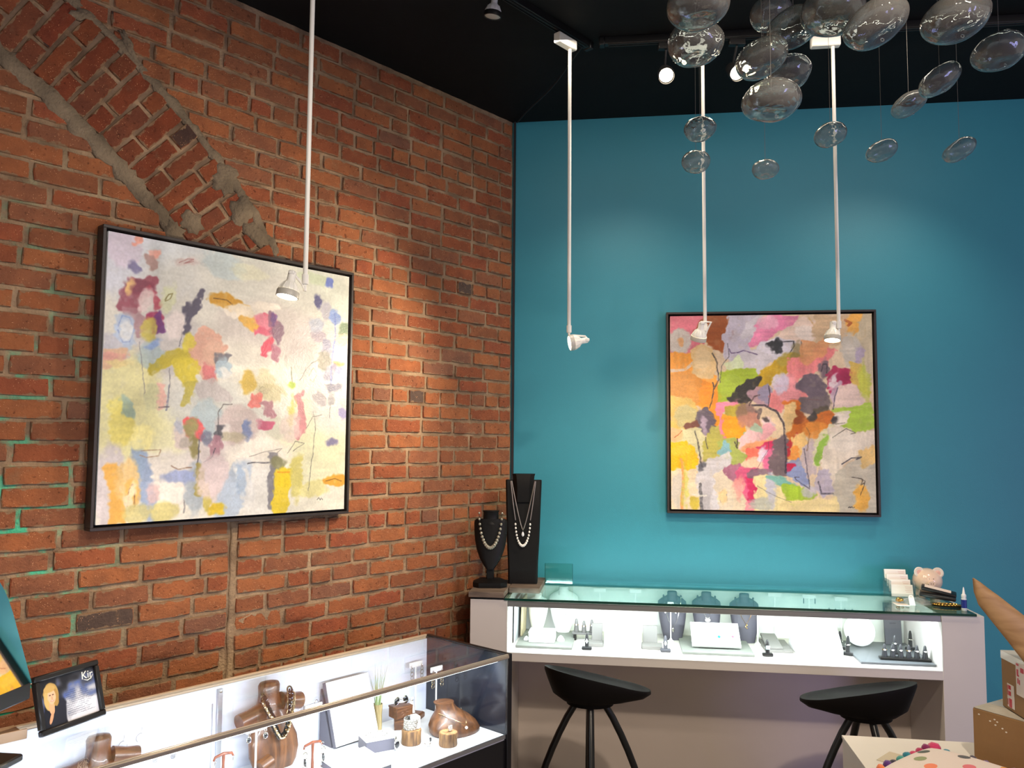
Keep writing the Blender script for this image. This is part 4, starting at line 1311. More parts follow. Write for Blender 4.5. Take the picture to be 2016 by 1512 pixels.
# ================================================================== hanging glass bubbles
def blown_glass():
    m = bpy.data.materials.new('blown_glass')
    m.use_nodes = True
    nt = m.node_tree; nt.nodes.clear(); L = nt.links
    out = nt.nodes.new('ShaderNodeOutputMaterial')
    g = nt.nodes.new('ShaderNodeBsdfGlass'); g.inputs['IOR'].default_value = 1.48; g.inputs['Roughness'].default_value = 0.0
    g.inputs['Color'].default_value = (*lin((246, 250, 250)), 1)
    tc = nt.nodes.new('ShaderNodeTexCoord')
    n2 = nt.nodes.new('ShaderNodeTexNoise'); n2.inputs['Scale'].default_value = 5.0; n2.inputs['Detail'].default_value = 1.0
    L.new(tc.outputs['Object'], n2.inputs['Vector'])
    b = nt.nodes.new('ShaderNodeBump'); b.inputs['Strength'].default_value = 0.12; b.inputs['Distance'].default_value = 0.05
    L.new(n2.outputs['Fac'], b.inputs['Height']); L.new(b.outputs['Normal'], g.inputs['Normal'])
    df = nt.nodes.new('ShaderNodeBsdfDiffuse'); df.inputs['Color'].default_value = (*lin((236, 230, 220)), 1)
    mx = nt.nodes.new('ShaderNodeMixShader'); mx.inputs['Fac'].default_value = 0.12  # pale diffuse share stands in for the bright room mirrored in the glass
    L.new(g.outputs[0], mx.inputs[1]); L.new(df.outputs[0], mx.inputs[2]); L.new(mx.outputs[0], out.inputs['Surface'])
    return m
BUB = blown_glass()
WIRE = mat('suspension_wire', (124, 120, 114), 0.6)
bubbles = [  # world position, width, height ratio, tilt in degrees, seed
    ((0.496, 2.112, 2.905), .170, .63, 6), ((0.555, 2.412, 2.952), .170, .72, 2), ((0.944, 2.891, 3.310), .150, .72, 4),
    ((0.914, 2.573, 3.088), .170, .62, 14), ((0.973, 2.394, 3.047), .190, .62, 0), ((0.796, 2.531, 2.963), .170, .60, 20),
    ((0.9265, 2.665, 2.9775), .156, .62, 12), ((0.761, 2.339, 2.739), .170, .60, -2), ((0.974, 2.116, 2.859), .172, .58, 20),
    ((1.189, 2.115, 2.874), .172, .62, 8), ((1.622, 2.630, 3.042), .170, .60, 4), ((1.495, 2.770, 3.006), .150, .54, 28),
    ((1.618, 3.240, 3.120), .145, .56, 24), ((0.697, 2.969, 2.902), .120, .66, 6), ((0.703, 3.065, 2.810), .108, .74, -2),
    ((0.945, 2.985, 2.755), .100, .62, 0), ((1.168, 2.924, 2.867), .120, .66, 10), ((1.380, 2.975, 2.826), .120, .56, 14), ((1.620, 2.883, 2.798), .120, .56, 24)]
def bubble_mesh(seed, hr):
    """hollow flattened bubble with a dimple above and below, unit width"""
    rnd = random.Random(seed)
    prof = []
    n = 30
    for i in range(n + 1):
        t = math.pi * i / n
        r = 0.5 * math.sin(t) ** 0.85 if 0 < i < n else 0.0
        z = 0.5 * math.cos(t)
        dim = math.exp(-(r / 0.17) ** 2)
        z = z - (0.10 if z > 0 else -0.13) * dim
        prof.append((r, z * hr))
    off = Vector((rnd.uniform(0, 9), rnd.uniform(0, 9), rnd.uniform(0, 9)))
    b = MB()
    seg = 44
    for shell, flip in ((1.0, False), (0.965, True)):
        rings = []
        for r, z in prof:
            ring = []
            for k in range(seg):
                a = 2 * math.pi * k / seg
                p = Vector((max(r, 0.001) * math.cos(a), max(r, 0.001) * math.sin(a), z)) * shell
                p *= 1 + 0.07 * mnoise.noise(p * 2.6 + off) + 0.006 * mnoise.noise(p * 7 + off)
                ring.append(p)
            rings.append(ring)
        b.loft(rings if flip else list(reversed(rings)))      # the inner skin faces the hollow
    return b
BUBBLE_LABELS = ['large clear glass bubble hanging directly above another, next to the black spotlights',
    'large clear glass bubble in front of the adapter box of the middle pendant rod',
    'medium glass bubble hung close under the ceiling behind two larger ones',
    'large tilted glass bubble just above the bubble that covers a lit spotlight',
    'large level glass bubble covering part of a white adapter box',
    'large tilted glass bubble in front of a lit black spotlight',
    'medium glass bubble wedged between a tilted bubble and a low wide one',
    'large level glass bubble hanging lowest of those around the spotlights',
    'large tilted glass bubble beside a white adapter box with clear space below',
    'large nearly level glass bubble with long wires passing behind it',
    'large glass bubble hanging by itself away from the rods',
    'medium steeply tilted glass bubble touching a lower tilted one',
    'medium tilted glass bubble hung just under a steeper one',
    'small glass bubble, upper of two beside the middle pendant rod',
    'small round glass bubble, lower of two beside the middle pendant rod',
    'smallest level glass bubble midway between two pendant rods',
    'small glass bubble in front of the pendant rod nearest the piggy bank',
    'small slightly tilted glass bubble beside the rod nearest the piggy bank',
    'small steeply tilted glass bubble alone before the teal wall']
for i, (P, wd, hr, tilt) in enumerate(bubbles):
    lab, grp = BUBBLE_LABELS[i], 'hanging glass bubbles'
    t = thing('glass_bubble', lab, 'glass ornament', Matrix.Translation(P), grp)
    Mt = Matrix.Rotation(R_(i * 37), 4, 'Z')
    Mtilt = Matrix.Rotation(-R_(tilt), 4, 'Y') @ Matrix.Rotation(R_(-10), 4, 'X') @ Mt @ Matrix.Scale(wd, 4)
    bubble_mesh(40 + i, hr).build('bubble', BUB, t, Mtilt, angle=180, recalc=False)
    zt = wd * hr * 0.30
    MB().tube([(0, 0, zt), (0, 0, CEIL - P[2])], 0.0007, 5).build('wire', WIRE, t)
    MB().torus((0, 0, 0), 0.0045, 0.0012, 10, 5, M=Matrix.Translation((0.012, -0.01, -wd * hr * 0.49 - 0.002)) @ Matrix.Rotation(R_(90), 4, 'X')).build('hanging_loop', BUB, t)
# ================================================================== jewellery counter along the teal wall
S0, S1 = -0.115, 2.135          # ends of the counter
I0, I1 = 0.060, 1.962           # inside of the two end posts
WF, WB = 0.548, 0.035           # front and back, measured out of the wall
ZT, ZS = 0.993, 0.755           # top of the body, display shelf
CTR = thing('display_counter', 'white jewellery counter with a lit glass showcase along the teal wall', 'counter', FT(0, 0, 0))
COUNTER_WHITE = mat('counter_white', (214, 208, 202), 0.4, var=0.04, vscale=4)
INNER = mat('showcase_white', (236, 238, 234), 0.5)
def cbox(name, s0, s1, w0, w1, z0, z1, m, par=CTR, bev=0.001):
    return MB().box(((s0 + s1) / 2, -(w0 + w1) / 2, (z0 + z1) / 2), (s1 - s0, abs(w1 - w0), z1 - z0), bev).build(name, m, par, smooth=bev > 0)
cbox('end_post', S0, I0, WB, WF, 0.0, ZT, COUNTER_WHITE)
cbox('end_post', I1, S1, WB, WF, 0.0, ZT, COUNTER_WHITE)
cbox('shelf', I0, I1, WB, WF, 0.716, ZS, COUNTER_WHITE)
cbox('showcase_back', I0, I1, WB, WB + 0.018, ZS, ZT - 0.012, mat('showcase_back_white', (225, 228, 222), 0.5))
cbox('knee_panel', I0, I1, 0.10, 0.118, 0.0, 0.716, mat('knee_panel_beige', (222, 208, 198), 0.5, var=0.05, vscale=3))
cbox('front_rail', I0, I1, WF - 0.022, WF - 0.004, ZT - 0.030, ZT - 0.004, mat('grey_rail', (150, 148, 146), 0.35, 0.6))
cbox('led_strip', I0 + 0.02, I1 - 0.02, WF - 0.034, WF - 0.024, ZT - 0.030, ZT - 0.024, emit_mat('led_white', (245, 250, 255), 16.0), bev=0)
PANE = glass_mat('clear_pane', (250, 253, 252), 1.45)
GREEN_GLASS = glass_mat('green_glass', (230, 246, 240), 1.36)
cbox('front_pane', I0, I1, WF - 0.003, WF + 0.002, ZS, ZT - 0.030, PANE, bev=0)
gt = cbox('glass_top', I0 - 0.01, S1 - 0.035, WB + 0.005, WF + 0.006, ZT, ZT + 0.010, GREEN_GLASS, bev=0)
EDGE = mat('glass_edge_green', (8, 58, 46), 0.12, coat=0.6)
cbox('polished_edge', I0 - 0.01, S1 - 0.035, WF + 0.006, WF + 0.0085, ZT, ZT + 0.010, EDGE, gt, bev=0)
cbox('polished_edge', S1 - 0.035, S1 - 0.0325, WB + 0.005, WF + 0.0085, ZT, ZT + 0.010, EDGE, gt, bev=0)
cbox('polished_edge', I0 - 0.0125, I0 - 0.01, WB + 0.005, WF + 0.0085, ZT, ZT + 0.010, EDGE, gt, bev=0)
cbox('black_top_trim', S0, I0 - 0.014, WB, WF, ZT, ZT + 0.009, mat('black_glass_trim', (20, 22, 24), 0.12))
l = add_light('counter_led_strip_light', 'AREA', PT((I0 + I1) / 2, WF - 0.05, ZT - 0.035), PT((I0 + I1) / 2, 0.16, ZS), 13, (240, 247, 255), 1.85, 0.015)
l.rotation_euler = (FT(0, 0, 0).to_3x3() @ Matrix.Rotation(R_(40), 3, 'X')).to_euler()
TOP = ZT + 0.010
SH = ZS + 0.0005

# ---- things inside the showcase
SLATE = mat('grey_green_slate', (128, 132, 124), 0.6, var=0.25, vscale=14, bump=0.3, bscale=40)
GREYCARD = mat('grey_leatherette', (118, 116, 112), 0.6, bump=0.1, bscale=200)
DARKGREY = mat('charcoal_leatherette', (70, 70, 76), 0.6, bump=0.1, bscale=200)
PURE = mat('white_leatherette', (240, 240, 238), 0.55)
VELVET = mat('black_velvet', (16, 16, 17), 0.9, sheen=0.3)
TURQ = mat('turquoise_stone', (40, 170, 150), 0.2)
PINK = mat('pink_stone', (225, 90, 110), 0.2)
PEARL = mat('pearl', (238, 234, 226), 0.18, coat=0.5)
def put(name, mb, m, label, cat, s, w, z, yaw=0, group=None):
    o = mb.build(name, m, None, FT(s, w, z, yaw))
    return tag(o, label, cat, group)
def slab_box(w, d, h, bev=0.0015): return MB().box((0, 0, h / 2), (w, d, h), bev)
put('slate_tile', slab_box(0.268, 0.34, 0.011), SLATE, 'grey-green slate tile under the white busts, at the showcase end', 'tile', 0.221, 0.285, SH)
put('slate_tile', slab_box(0.325, 0.33, 0.011), SLATE, 'grey-green slate tile under the white card with coloured pendants', 'tile', 1.028, 0.280, SH)
put('slate_tile', slab_box(0.315, 0.40, 0.010), mat('dark_slate', (96, 100, 104), 0.45), 'dark slate tile under the tray of ring cones', 'tile', 1.800, 0.285, SH)
ZSL = SH + 0.0115
# leaning strips at the end wall
t = thing('leaning_board', 'pale leaning display board against the showcase end', 'display board', FT(0.070, 0.24, SH))
MB().box((0, 0, 0.10), (0.008, 0.26, 0.20), 0.001).build('board', mat('pale_blue_board', (200, 206, 210), 0.5), t, Matrix.Rotation(R_(1), 4, 'Y'))
t = thing('stone_strip', 'narrow beige stone strip leaning beside the white bust', 'stone', FT(0.092, 0.20, ZSL))
MB().box((0, 0, 0.092), (0.012, 0.15, 0.185), 0.003).build('strip', mat('beige_stone', (190, 176, 140), 0.7, var=0.3, vscale=20, bump=0.4, bscale=40), t, Matrix.Rotation(R_(2), 4, 'Y'))
# white busts
def neck_bust(name, label, s, w, z, W, H, m, group=None, knobs=False, yaw=0, cat='bust', taper=0.42):
    """flat necklace bust: curved shield with shoulders and a short neck"""
    t = thing(name, label, cat, FT(s, w, z, yaw), group)
    b = MB()
    n = 15
    rings = []
    for i in range(n):
        f = i / (n - 1)
        zz = f * H * 0.90
        if f < 0.84: hw = W / 2 * (taper + (1 - taper) * math.sin(min(f / 0.84, 1) * math.pi / 2) ** 0.9)
        else: hw = W / 2 * (1 - 0.62 * ((f - 0.84) / 0.16) ** 1.5)
        lean = 0.045 * f
        dep = 0.010 + 0.012 * math.sin(math.pi * f)
        ring = []
        for k in range(16):
            a = 2 * math.pi * k / 16
            x = hw * math.copysign(abs(math.cos(a)) ** 0.75, math.cos(a))
            y = lean + dep * math.sin(a) + 0.022 * (x / (W / 2)) ** 2 * (0.4 + 0.6 * f)
            ring.append((x, y, zz))
        rings.append(ring)
    b.loft(rings)
    b.build('shield', m, t, angle=60)
    nz = H * 0.80
    r0 = W * 0.17
    MB().lathe([(r0 * 1.3, 0), (r0 * 1.04, H * 0.08), (r0, H * 0.17), (r0 * 0.92, H * 0.192), (r0 * 0.5, H * 0.198)], 22, sy=0.8).build('neck', m, t, Matrix.Translation((0, 0.045, nz)))
    MB().box((0, 0, H * 0.33), (W * 0.16, 0.006, H * 0.66), 0.001).build('easel_back', m, t, Matrix.Translation((0, 0.062, 0.001)))
    if knobs:
        for sg in (-1, 1):
            MB().ball((sg * W * 0.30, 0.045, H * 0.885), 0.006, 1, (1, 1, 1.3)).build('necklace_knob', m, t)
    return t
neck_bust('necklace_bust', 'slim white necklace bust behind the white box', 0.160, 0.165, ZSL, 0.105, 0.190, PURE)
neck_bust('necklace_bust', 'broad white necklace bust with round neck on the slate tile', 0.290, 0.150, ZSL, 0.150, 0.224, PURE)
tag(put('pendant_charm', MB().torus((0, 0, 0), 0.006, 0.0012, 14, 5, M=Matrix.Rotation(R_(90), 4, 'X')), SILVER, 'tiny silver ring charm on the broad white bust', 'pendant', 0.300, 0.152, ZSL + 0.085))
t = thing('white_box', 'white padded display box holding white shells on the slate tile', 'box', FT(0.205, 0.345, ZSL))
MB().box((0, 0, 0.022), (0.125, 0.10, 0.044), 0.004, seg=2).build('body', PURE, t)
MB().box((0, 0, 0.047), (0.128, 0.104, 0.006), 0.002).build('lid', PURE, t)
for sx, sy, r in ((-0.078, 0.0, 0.012), (0.088, 0.01, 0.016)):
    put('white_shell', MB().lathe([(r, 0), (r * 0.95, r * 0.5), (r * 0.6, r * 1.2), (r * 0.2, r * 1.6)], 12, sx=1.2), PURE, 'small white shell lying %s the white box' % ('at the slim bust side of' if sx < 0 else 'at the ring cone side of'), 'shell', 0.205 + sx, 0.345 - sy, ZSL)
# ring cones
def ring_on(parent, m, r, z, tilt=12, gem=True):
    o = MB().torus((0, 0, z), r, 0.0014, 16, 5, M=None).build('ring', m, parent, Matrix.Rotation(R_(0), 4, 'X'))
    if gem: MB().box((0, -r - 0.001, z), (0.007, 0.004, 0.006), 0.001).build('ring_stone', mat('clear_stone', (235, 238, 240), 0.08, coat=0.8), o)
    return o
def ring_cone(parent, x, y, z, h, m, rm, rr=0.0088):
    c = MB().lathe([(0.0125, 0.0), (0.0125, 0.002), (0.0105, h * 0.35), (0.0085, h * 0.62), (0.0055, h * 0.92), (0.003, h)], 16).build('cone', m, parent, Matrix.Translation((x, y, z)))
    MB().torus((0, 0, h * 0.55), rr * 1.1, 0.0016, 16, 5).build('ring', rm, c)
    MB().box((0, -rr * 1.1 - 0.001, h * 0.55), (0.008, 0.004, 0.007), 0.001).build('ring_stone', mat('clear_stone', (235, 238, 240), 0.08, coat=0.8), c)
GREYMET = mat('grey_resin', (96, 94, 92), 0.4)
t = thing('ring_tray', 'dark grey tray with three ring cones and gold rings', 'ring display', FT(0.402, 0.245, SH))
MB().box((0, 0, 0.034), (0.118, 0.055, 0.010), 0.004, seg=2).build('tray', GREYMET, t)
for sx in (-1, 1): MB().box((sx * 0.045, 0, 0.0145), (0.014, 0.04, 0.029), 0.001).build('foot', BLACK, t)
for dx, dy, h in ((-0.038, 0.0, 0.062), (0.0, -0.012, 0.056), (0.038, 0.002, 0.060)): ring_cone(t, dx, dy, 0.039, h, GREYMET, GOLD)
# L shaped grey blocks and white ramps
def l_block(label, s, w, W, flip=1):
    t = thing('grey_display_stand', label, 'display stand', FT(s, w, SH))
    MB().box((0, -0.02, 0.008), (W, 0.075, 0.016), 0.001).build('base', GREYCARD, t)
    MB().box((flip * W * 0.08, 0.026, 0.052), (W * 0.72, 0.014, 0.088), 0.001).build('back_rest', GREYCARD, t, Matrix.Rotation(R_(-8), 4, 'X'))
    return t
l_block('grey upright display stand behind the row of ring cones', 0.462, 0.325, 0.07)
l_block('grey upright display stand beside the dark necklace bust', 0.730, 0.330, 0.095, -1)
t = thing('grey_display_ramp', 'long grey display ramp behind the wide white earring ramp', 'display stand', FT(1.318, 0.215, SH))
MB().box((0, -0.02, 0.006), (0.125, 0.22, 0.012), 0.001).build('base', GREYCARD, t)
MB().box((-0.02, -0.02, 0.03), (0.07, 0.20, 0.010), 0.001).build('ramp', GREYCARD, t, Matrix.Rotation(R_(6), 4, 'X'))
def white_ramp(label, s, w, W, H, nmark, yaw=0):
    t = thing('earring_ramp', label, 'display stand', FT(s, w, SH, yaw))
    MB().prism([(-0.10, 0), (0.10, 0), (0.10, H * 0.25), (-0.02, H), (-0.04, H)], -W / 2, W / 2, M=Matrix.Rotation(R_(-90), 4, 'Z') @ Matrix.Scale(1, 4)).build('ramp', PURE, t)
    for k in range(nmark):
        x = -W / 2 + W * (k + 0.7) / (nmark + 0.4)
        MB().box((x, -0.105, 0.010), (0.010, 0.008, 0.008), 0.001).build('price_tab', mat('tab_grey', (150, 150, 148), 0.5), t)
    return t
white_ramp('white sloped earring ramp between the two grey stands', 0.592, 0.275, 0.175, 0.11, 4)
white_ramp('wide white sloped earring ramp beside the black ring fingers', 1.492, 0.275, 0.205, 0.12, 4)
# finger ring stands
def finger(label, s, w, yaw, m, h=0.062, lean=8, stone='drop'):
    t = thing('ring_finger_stand', label, 'ring display', FT(s, w, SH, yaw))
    MB().box((0, 0, 0.007), (0.048, 0.028, 0.014), 0.005, seg=2).build('base', m, t)
    MB().lathe([(0.0095, 0), (0.0092, h * 0.5), (0.0075, h * 0.8), (0.004, h * 0.97), (0.001, h)], 14).build('finger', m, t, Matrix.Translation((0, 0, 0.012)) @ Matrix.Rotation(R_(-lean), 4, 'X'))
    rg = MB().torus((0, 0, 0), 0.0103, 0.0016, 16, 5).build('ring', SILVER, t, Matrix.Translation((0, h * 0.4 * math.sin(R_(lean)), 0.012 + h * 0.45)))
    if stone == 'drop':
        MB().lathe([(0.0005, -0.011), (0.005, -0.004), (0.0055, 0.003), (0.0005, 0.012)], 10, sy=0.5).build('stone', mat('clear_stone', (235, 238, 240), 0.08, coat=0.8), rg, Matrix.Translation((0, -0.012, 0)))
    elif stone == 'square':
        MB().box((0, -0.013, 0), (0.018, 0.006, 0.018), 0.002).build('stone', mat('pale_blue_stone', (170, 205, 215), 0.15), rg)
    else:
        MB().torus((0, 0, 0.0), 0.0108, 0.003, 16, 6).build('stone', SILVER, rg)
    return t
finger('black velvet ring finger with a leaf-shaped stone, before the cone tray', 0.424, 0.435, 0, VELVET)
finger('grey ring finger with a leaf-shaped stone, beside the slate tile', 0.790, 0.415, 0, DARKGREY)
finger('black ring finger showing a square pale stone', 1.252, 0.415, 0, BLACK, stone='square')
finger('black velvet ring finger behind its twin, next to the wide ramp', 1.617, 0.225, -20, VELVET, 0.072, 10, 'band')
finger('black velvet ring finger before its twin, at the slate edge', 1.624, 0.335, -25, VELVET, 0.076, 14, 'band')
t_ = finger('black velvet ring finger behind the tray of six cones', 1.965, 0.245, -20, VELVET, 0.075, 14, 'band')
t_.matrix_world = FT(1.935, 0.225, SH + 0.011, -20)
# ring tray with six cones
t = thing('ring_tray', 'black tray with six black ring cones on the dark slate', 'ring display', FT(1.846, 0.425, SH + 0.0105, -3))
MB().box((0, 0, 0.006), (0.215, 0.042, 0.011), 0.004, seg=2).build('tray', BLACK, t)
for k in range(6): ring_cone(t, -0.085 + 0.034 * k, 0.0, 0.0115, 0.056, mat('black_resin', (44, 45, 48), 0.35), SILVER if k % 3 else GOLD)
t = thing('ring_cone_stand', 'single tall black ring cone behind the tray of six', 'ring display', FT(1.838, 0.315, SH + 0.0105))
MB().lathe([(0.016, 0), (0.016, 0.004), (0.009, 0.006)], 16).build('foot', BLACK, t)
ring_cone(t, 0, 0, 0.005, 0.078, mat('black_resin', (44, 45, 48), 0.35), SILVER)
# round white pad, dark board with a fine necklace
t = thing('round_pad', 'round white padded display disc leaning on the dark slate', 'display pad', FT(1.715, 0.22, SH + 0.0105))
MB().lathe([(0.001, -0.006), (0.068, -0.006), (0.072, 0), (0.068, 0.006), (0.001, 0.008)], 36).build('disc', PURE, t, Matrix.Translation((0, 0.02, 0.074)) @ Matrix.Rotation(R_(68), 4, 'X'))
MB().box((0, 0, 0.035), (0.02, 0.008, 0.068), 0.001).build('prop', PURE, t, Matrix.Translation((0, 0.060, 0.002)))
t = thing('necklace_board', 'upright charcoal necklace board at the showcase end post', 'display board', FT(1.888, 0.135, SH + 0.0105))
MB().box((0, 0, 0.098), (0.078, 0.010, 0.196), 0.001).build('board', DARKGREY, t, Matrix.Rotation(R_(-7), 4, 'X'))
MB().box((0, 0.03, 0.05), (0.03, 0.006, 0.10), 0.001).build('strut', DARKGREY, t, Matrix.Rotation(R_(12), 4, 'X'))
t = thing('fine_necklace', 'fine silver V necklace with a blue-white stone on the charcoal board', 'necklace', FT(1.888, 0.135, SH + 0.0105))
MB().tube([(-0.026, 0.010, 0.180), (0, 0.0055, 0.142), (0.026, 0.010, 0.180)], 0.0009, 5).build('chain', SILVER, t)
MB().ball((0, 0.003, 0.139), 0.003, 1).build('stone', mat('ice_stone', (180, 215, 225), 0.1), t)
# charcoal busts with necklaces
GB = mat('charcoal_bust', (70, 68, 78), 0.55, bump=0.08, bscale=250)
for i, (s, lab) in enumerate(((0.838, 'charcoal necklace bust wearing a long silver pendant necklace'), (1.006, 'charcoal necklace bust wearing an oval white cluster pendant'), (1.190, 'charcoal necklace bust wearing a gold drop pendant'))):
    neck_bust('necklace_bust', lab, s, 0.172, ZSL if i == 1 else SH, 0.142, 0.232 if i != 1 else 0.222, GB, knobs=True, taper=0.6)
def bust_necklace(label, s, w, z, drop, pend, m, wide=0.042):
    t = thing('pendant_necklace', label, 'necklace', FT(s, w, z))
    pts = [(-wide, 0.036, 0.204), (-wide * 0.92, 0.012, 0.170), (-wide * 0.5, 0.002, drop + 0.035), (0, -0.003, drop), (wide * 0.5, 0.002, drop + 0.035), (wide * 0.92, 0.012, 0.170), (wide, 0.036, 0.204)]
    MB().tube(pts, 0.0011, 5).build('chain', m, t)
    if pend == 'drop': MB().lathe([(0.001, -0.016), (0.006, -0.006), (0.005, 0.004), (0.001, 0.008)], 8, sy=0.5).build('pendant', m, t, Matrix.Translation((0, -0.006, drop - 0.006)))
    if pend == 'oval':
        pd = MB().ball((0, -0.007, drop - 0.004), 0.010, 2, (1.4, 0.35, 0.9)).build('pendant', PEARL, t)
        for k in range(3): MB().ball((-0.008 + 0.008 * k, -0.007, drop + 0.008), 0.0025, 1).build('setting', SILVER, pd)
    if pend == 'gold':
        for k in range(3): MB().ball(((-1) ** k * 0.003, -0.007, drop - 0.002 - 0.007 * k), 0.0042 - 0.0006 * k, 1, (1, 0.6, 1.1)).build('nugget', GOLD, t)
    return t
bust_necklace('long fine silver necklace with a heart drop on a charcoal bust', 0.838, 0.182, SH, 0.062, 'drop', SILVER)
bust_necklace('short necklace with oval white cluster pendant on a charcoal bust', 1.006, 0.182, ZSL, 0.098, 'oval', SILVER)
bust_necklace('necklace with stacked gold nuggets on a charcoal bust', 1.190, 0.182, SH, 0.090, 'gold', GOLD)
# white card with pendants
t = thing('pendant_card', 'white leaning pendant card on the slate tile', 'display board', FT(1.028, 0.315, ZSL))
MB().box((0, 0, 0.0), (0.225, 0.145, 0.012), 0.002).build('card', PURE, t, Matrix.Translation((0, 0, 0.052)) @ Matrix.Rotation(R_(36), 4, 'X'))
MB().box((0, 0.032, 0.026), (0.18, 0.03, 0.052), 0.001).build('support', PURE, t)
Mcard = FT(1.028, 0.315, ZSL) @ Matrix.Translation((0, 0, 0.052)) @ Matrix.Rotation(R_(36), 4, 'X')
o = MB().tube([(0.004, 0.05, 0.0075), (0.010, 0.01, 0.0075), (0.014, -0.012, 0.0075)], 0.0011, 5)
t = thing('turquoise_pendant', 'turquoise square pendant on a chain on the white card', 'pendant', Mcard)
o.build('chain', SILVER, t)
MB().box((0, 0, 0), (0.012, 0.012, 0.004), 0.001).build('stone', TURQ, t, Matrix.Translation((0.016, -0.018, 0.009)) @ Matrix.Rotation(R_(45), 4, 'Z'))
t = thing('pink_pendant', 'small pink heart pendant on the white card', 'pendant', Mcard)
MB().prism([(0, -0.006), (0.006, 0.001), (0.004, 0.005), (0, 0.003), (-0.004, 0.005), (-0.006, 0.001)], -0.002, 0.002, M=Matrix.Translation((0.080, -0.014, 0.009)) @ Matrix.Rotation(R_(-90), 4, 'X')).build('heart', PINK, t)
t = thing('small_ring', 'tiny silver ring lying on the white pendant card', 'ring', Mcard)
MB().torus((-0.028, -0.03, 0.008), 0.006, 0.001, 14, 5).build('band', SILVER, t)
# white T earring stands
def t_stand(label, M, h, bar, m, ear=None, group=None, name='earring_stand'):
    t = thing(name, label, 'earring stand', M, group)
    MB().lathe([(0.016, 0), (0.016, 0.002), (0.008, 0.008), (0.0035, 0.016)], 14).build('foot', m, t)
    MB().box((0, 0, h / 2), (0.006, 0.004, h), 0.0008).build('stem', m, t)
    MB().box((0, 0, h - 0.005), (bar, 0.006, 0.020), 0.001).build('cross_bar', m, t)
    return t
for lab, s, w, h, bar in (('white T earring stand nearest the broad white bust', 0.475, 0.115, 0.226, 0.062), ('white T earring stand between ramp and charcoal bust', 0.655, 0.110, 0.226, 0.060), ('white T earring stand in front of the long silver necklace', 0.826, 0.205, 0.186, 0.030),
                          ('white T earring stand in front of the gold nugget necklace', 1.242, 0.200, 0.165, 0.060), ('white T earring stand behind the slate with square-stone ring', 1.345, 0.085, 0.226, 0.065), ('white T earring stand with dark drops behind the wide ramp', 1.505, 0.105, 0.226, 0.064), ('white T earring stand behind the twin black ring fingers', 1.655, 0.110, 0.220, 0.062)):
    t_stand(lab, FT(s, w, SH), h, bar, PURE)
def earring(label, M, kind, m):
    t = thing('earring', label, 'earring', M)
    if kind == 'hoop':
        MB().torus((0, 0, -0.014), 0.013, 0.0009, 18, 5, M=Matrix.Rotation(R_(90), 4, 'X')).build('hoop', m, t)
        MB().ball((0, 0, -0.032), 0.004, 1).build('charm', PEARL, t)
    elif kind == 'bar':
        MB().box((0, 0, -0.012), (0.004, 0.003, 0.024), 0.001).build('drop', m, t)
        MB().ball((0, 0, 0.002), 0.002, 1).build('stud', SILVER, t)
    else:
        MB().ball((0, 0, -0.004), 0.005, 1, (1, 0.6, 1)).build('stud', m, t)
        MB().box((0, 0, 0.003), (0.002, 0.002, 0.006)).build('post', SILVER, t)
    return t
for dx, side in ((-0.026, 'dark bust edge'), (0.024, 'middle of the dark bust')):
    earring('thin silver hoop earring with a pearl before the %s' % side, FT(0.826 + dx, 0.212, SH + 0.172), 'hoop', SILVER)
for dx, side in ((-0.027, 'dark-drop stand, end nearer the stacked ramp'), (0.027, 'dark-drop stand, end nearer the twin fingers')):
    earring('narrow dark drop earring on the %s' % side, FT(1.505 + dx, 0.112, SH + 0.212), 'bar', DARKGREY)
for dx, side in ((-0.03, 'over the first ring finger'), (0.0, 'over the second ring finger'), (0.045, 'over the round pad edge'), (0.080, 'over the round pad')):
    earring('tiny grey stud earring on the back wall %s' % side, FT(1.640 + dx, WB + 0.026, SH + 0.158), 'stud', GREYMET)

# ---- things on top of the counter
def barn(name): return wood_mat(name, (120, 104, 90), (84, 72, 64), 8, 0.7, 0.0, 'X', 0.3)
put('wooden_riser', slab_box(0.168, 0.36, 0.026, 0.002), barn('weathered_wood'), 'weathered wood block under the small black bust', 'riser', -0.040, 0.375, TOP - 0.001)
put('wooden_riser', slab_box(0.150, 0.32, 0.026, 0.002), barn('weathered_wood'), 'weathered wood block under the tall black bust', 'riser', 0.122, 0.255, TOP)
ZR = TOP + 0.0262
BW = mat('black_stained_wood', (14, 13, 13), 0.5, var=0.3, vscale=30, bump=0.12, bscale=60, spec=0.22)
t = thing('black_bust', 'small black shield-shaped necklace bust on a faceted base', 'bust', FT(-0.047, 0.395, ZR, 6))
oct_ = lambda a, b, c: [(-a, -b + c), (-a + c, -b), (a - c, -b), (a, -b + c), (a, b - c), (a - c, b), (-a + c, b), (-a, b - c)]
MB().loft([[(x, y, 0) for x, y in oct_(0.082, 0.06, 0.03)], [(x, y, 0.022) for x, y in oct_(0.082, 0.06, 0.03)], [(x, y, 0.036) for x, y in oct_(0.05, 0.034, 0.015)]]).build('base', BW, t)
MB().box((0, 0.004, 0.062), (0.036, 0.03, 0.06), 0.003).build('stem', BW, t)
rings = []
for f, hw in ((0, .020), (.06, .032), (.18, .052), (.34, .068), (.5, .077), (.66, .081), (.80, .082), (.85, .080), (.88, .070)):
    zz = 0.085 + f * 0.27
    ring = []
    for k in range(18):
        a = 2 * math.pi * k / 18
        x = hw * math.copysign(abs(math.cos(a)) ** 0.55, math.cos(a))
        ring.append((x, 0.015 * math.sin(a) + 0.020 * (1 - (x / 0.082) ** 2) * -0.9 + 0.02 * f, zz))
    rings.append(ring)
MB().loft(rings).build('shield', BW, t, angle=50)
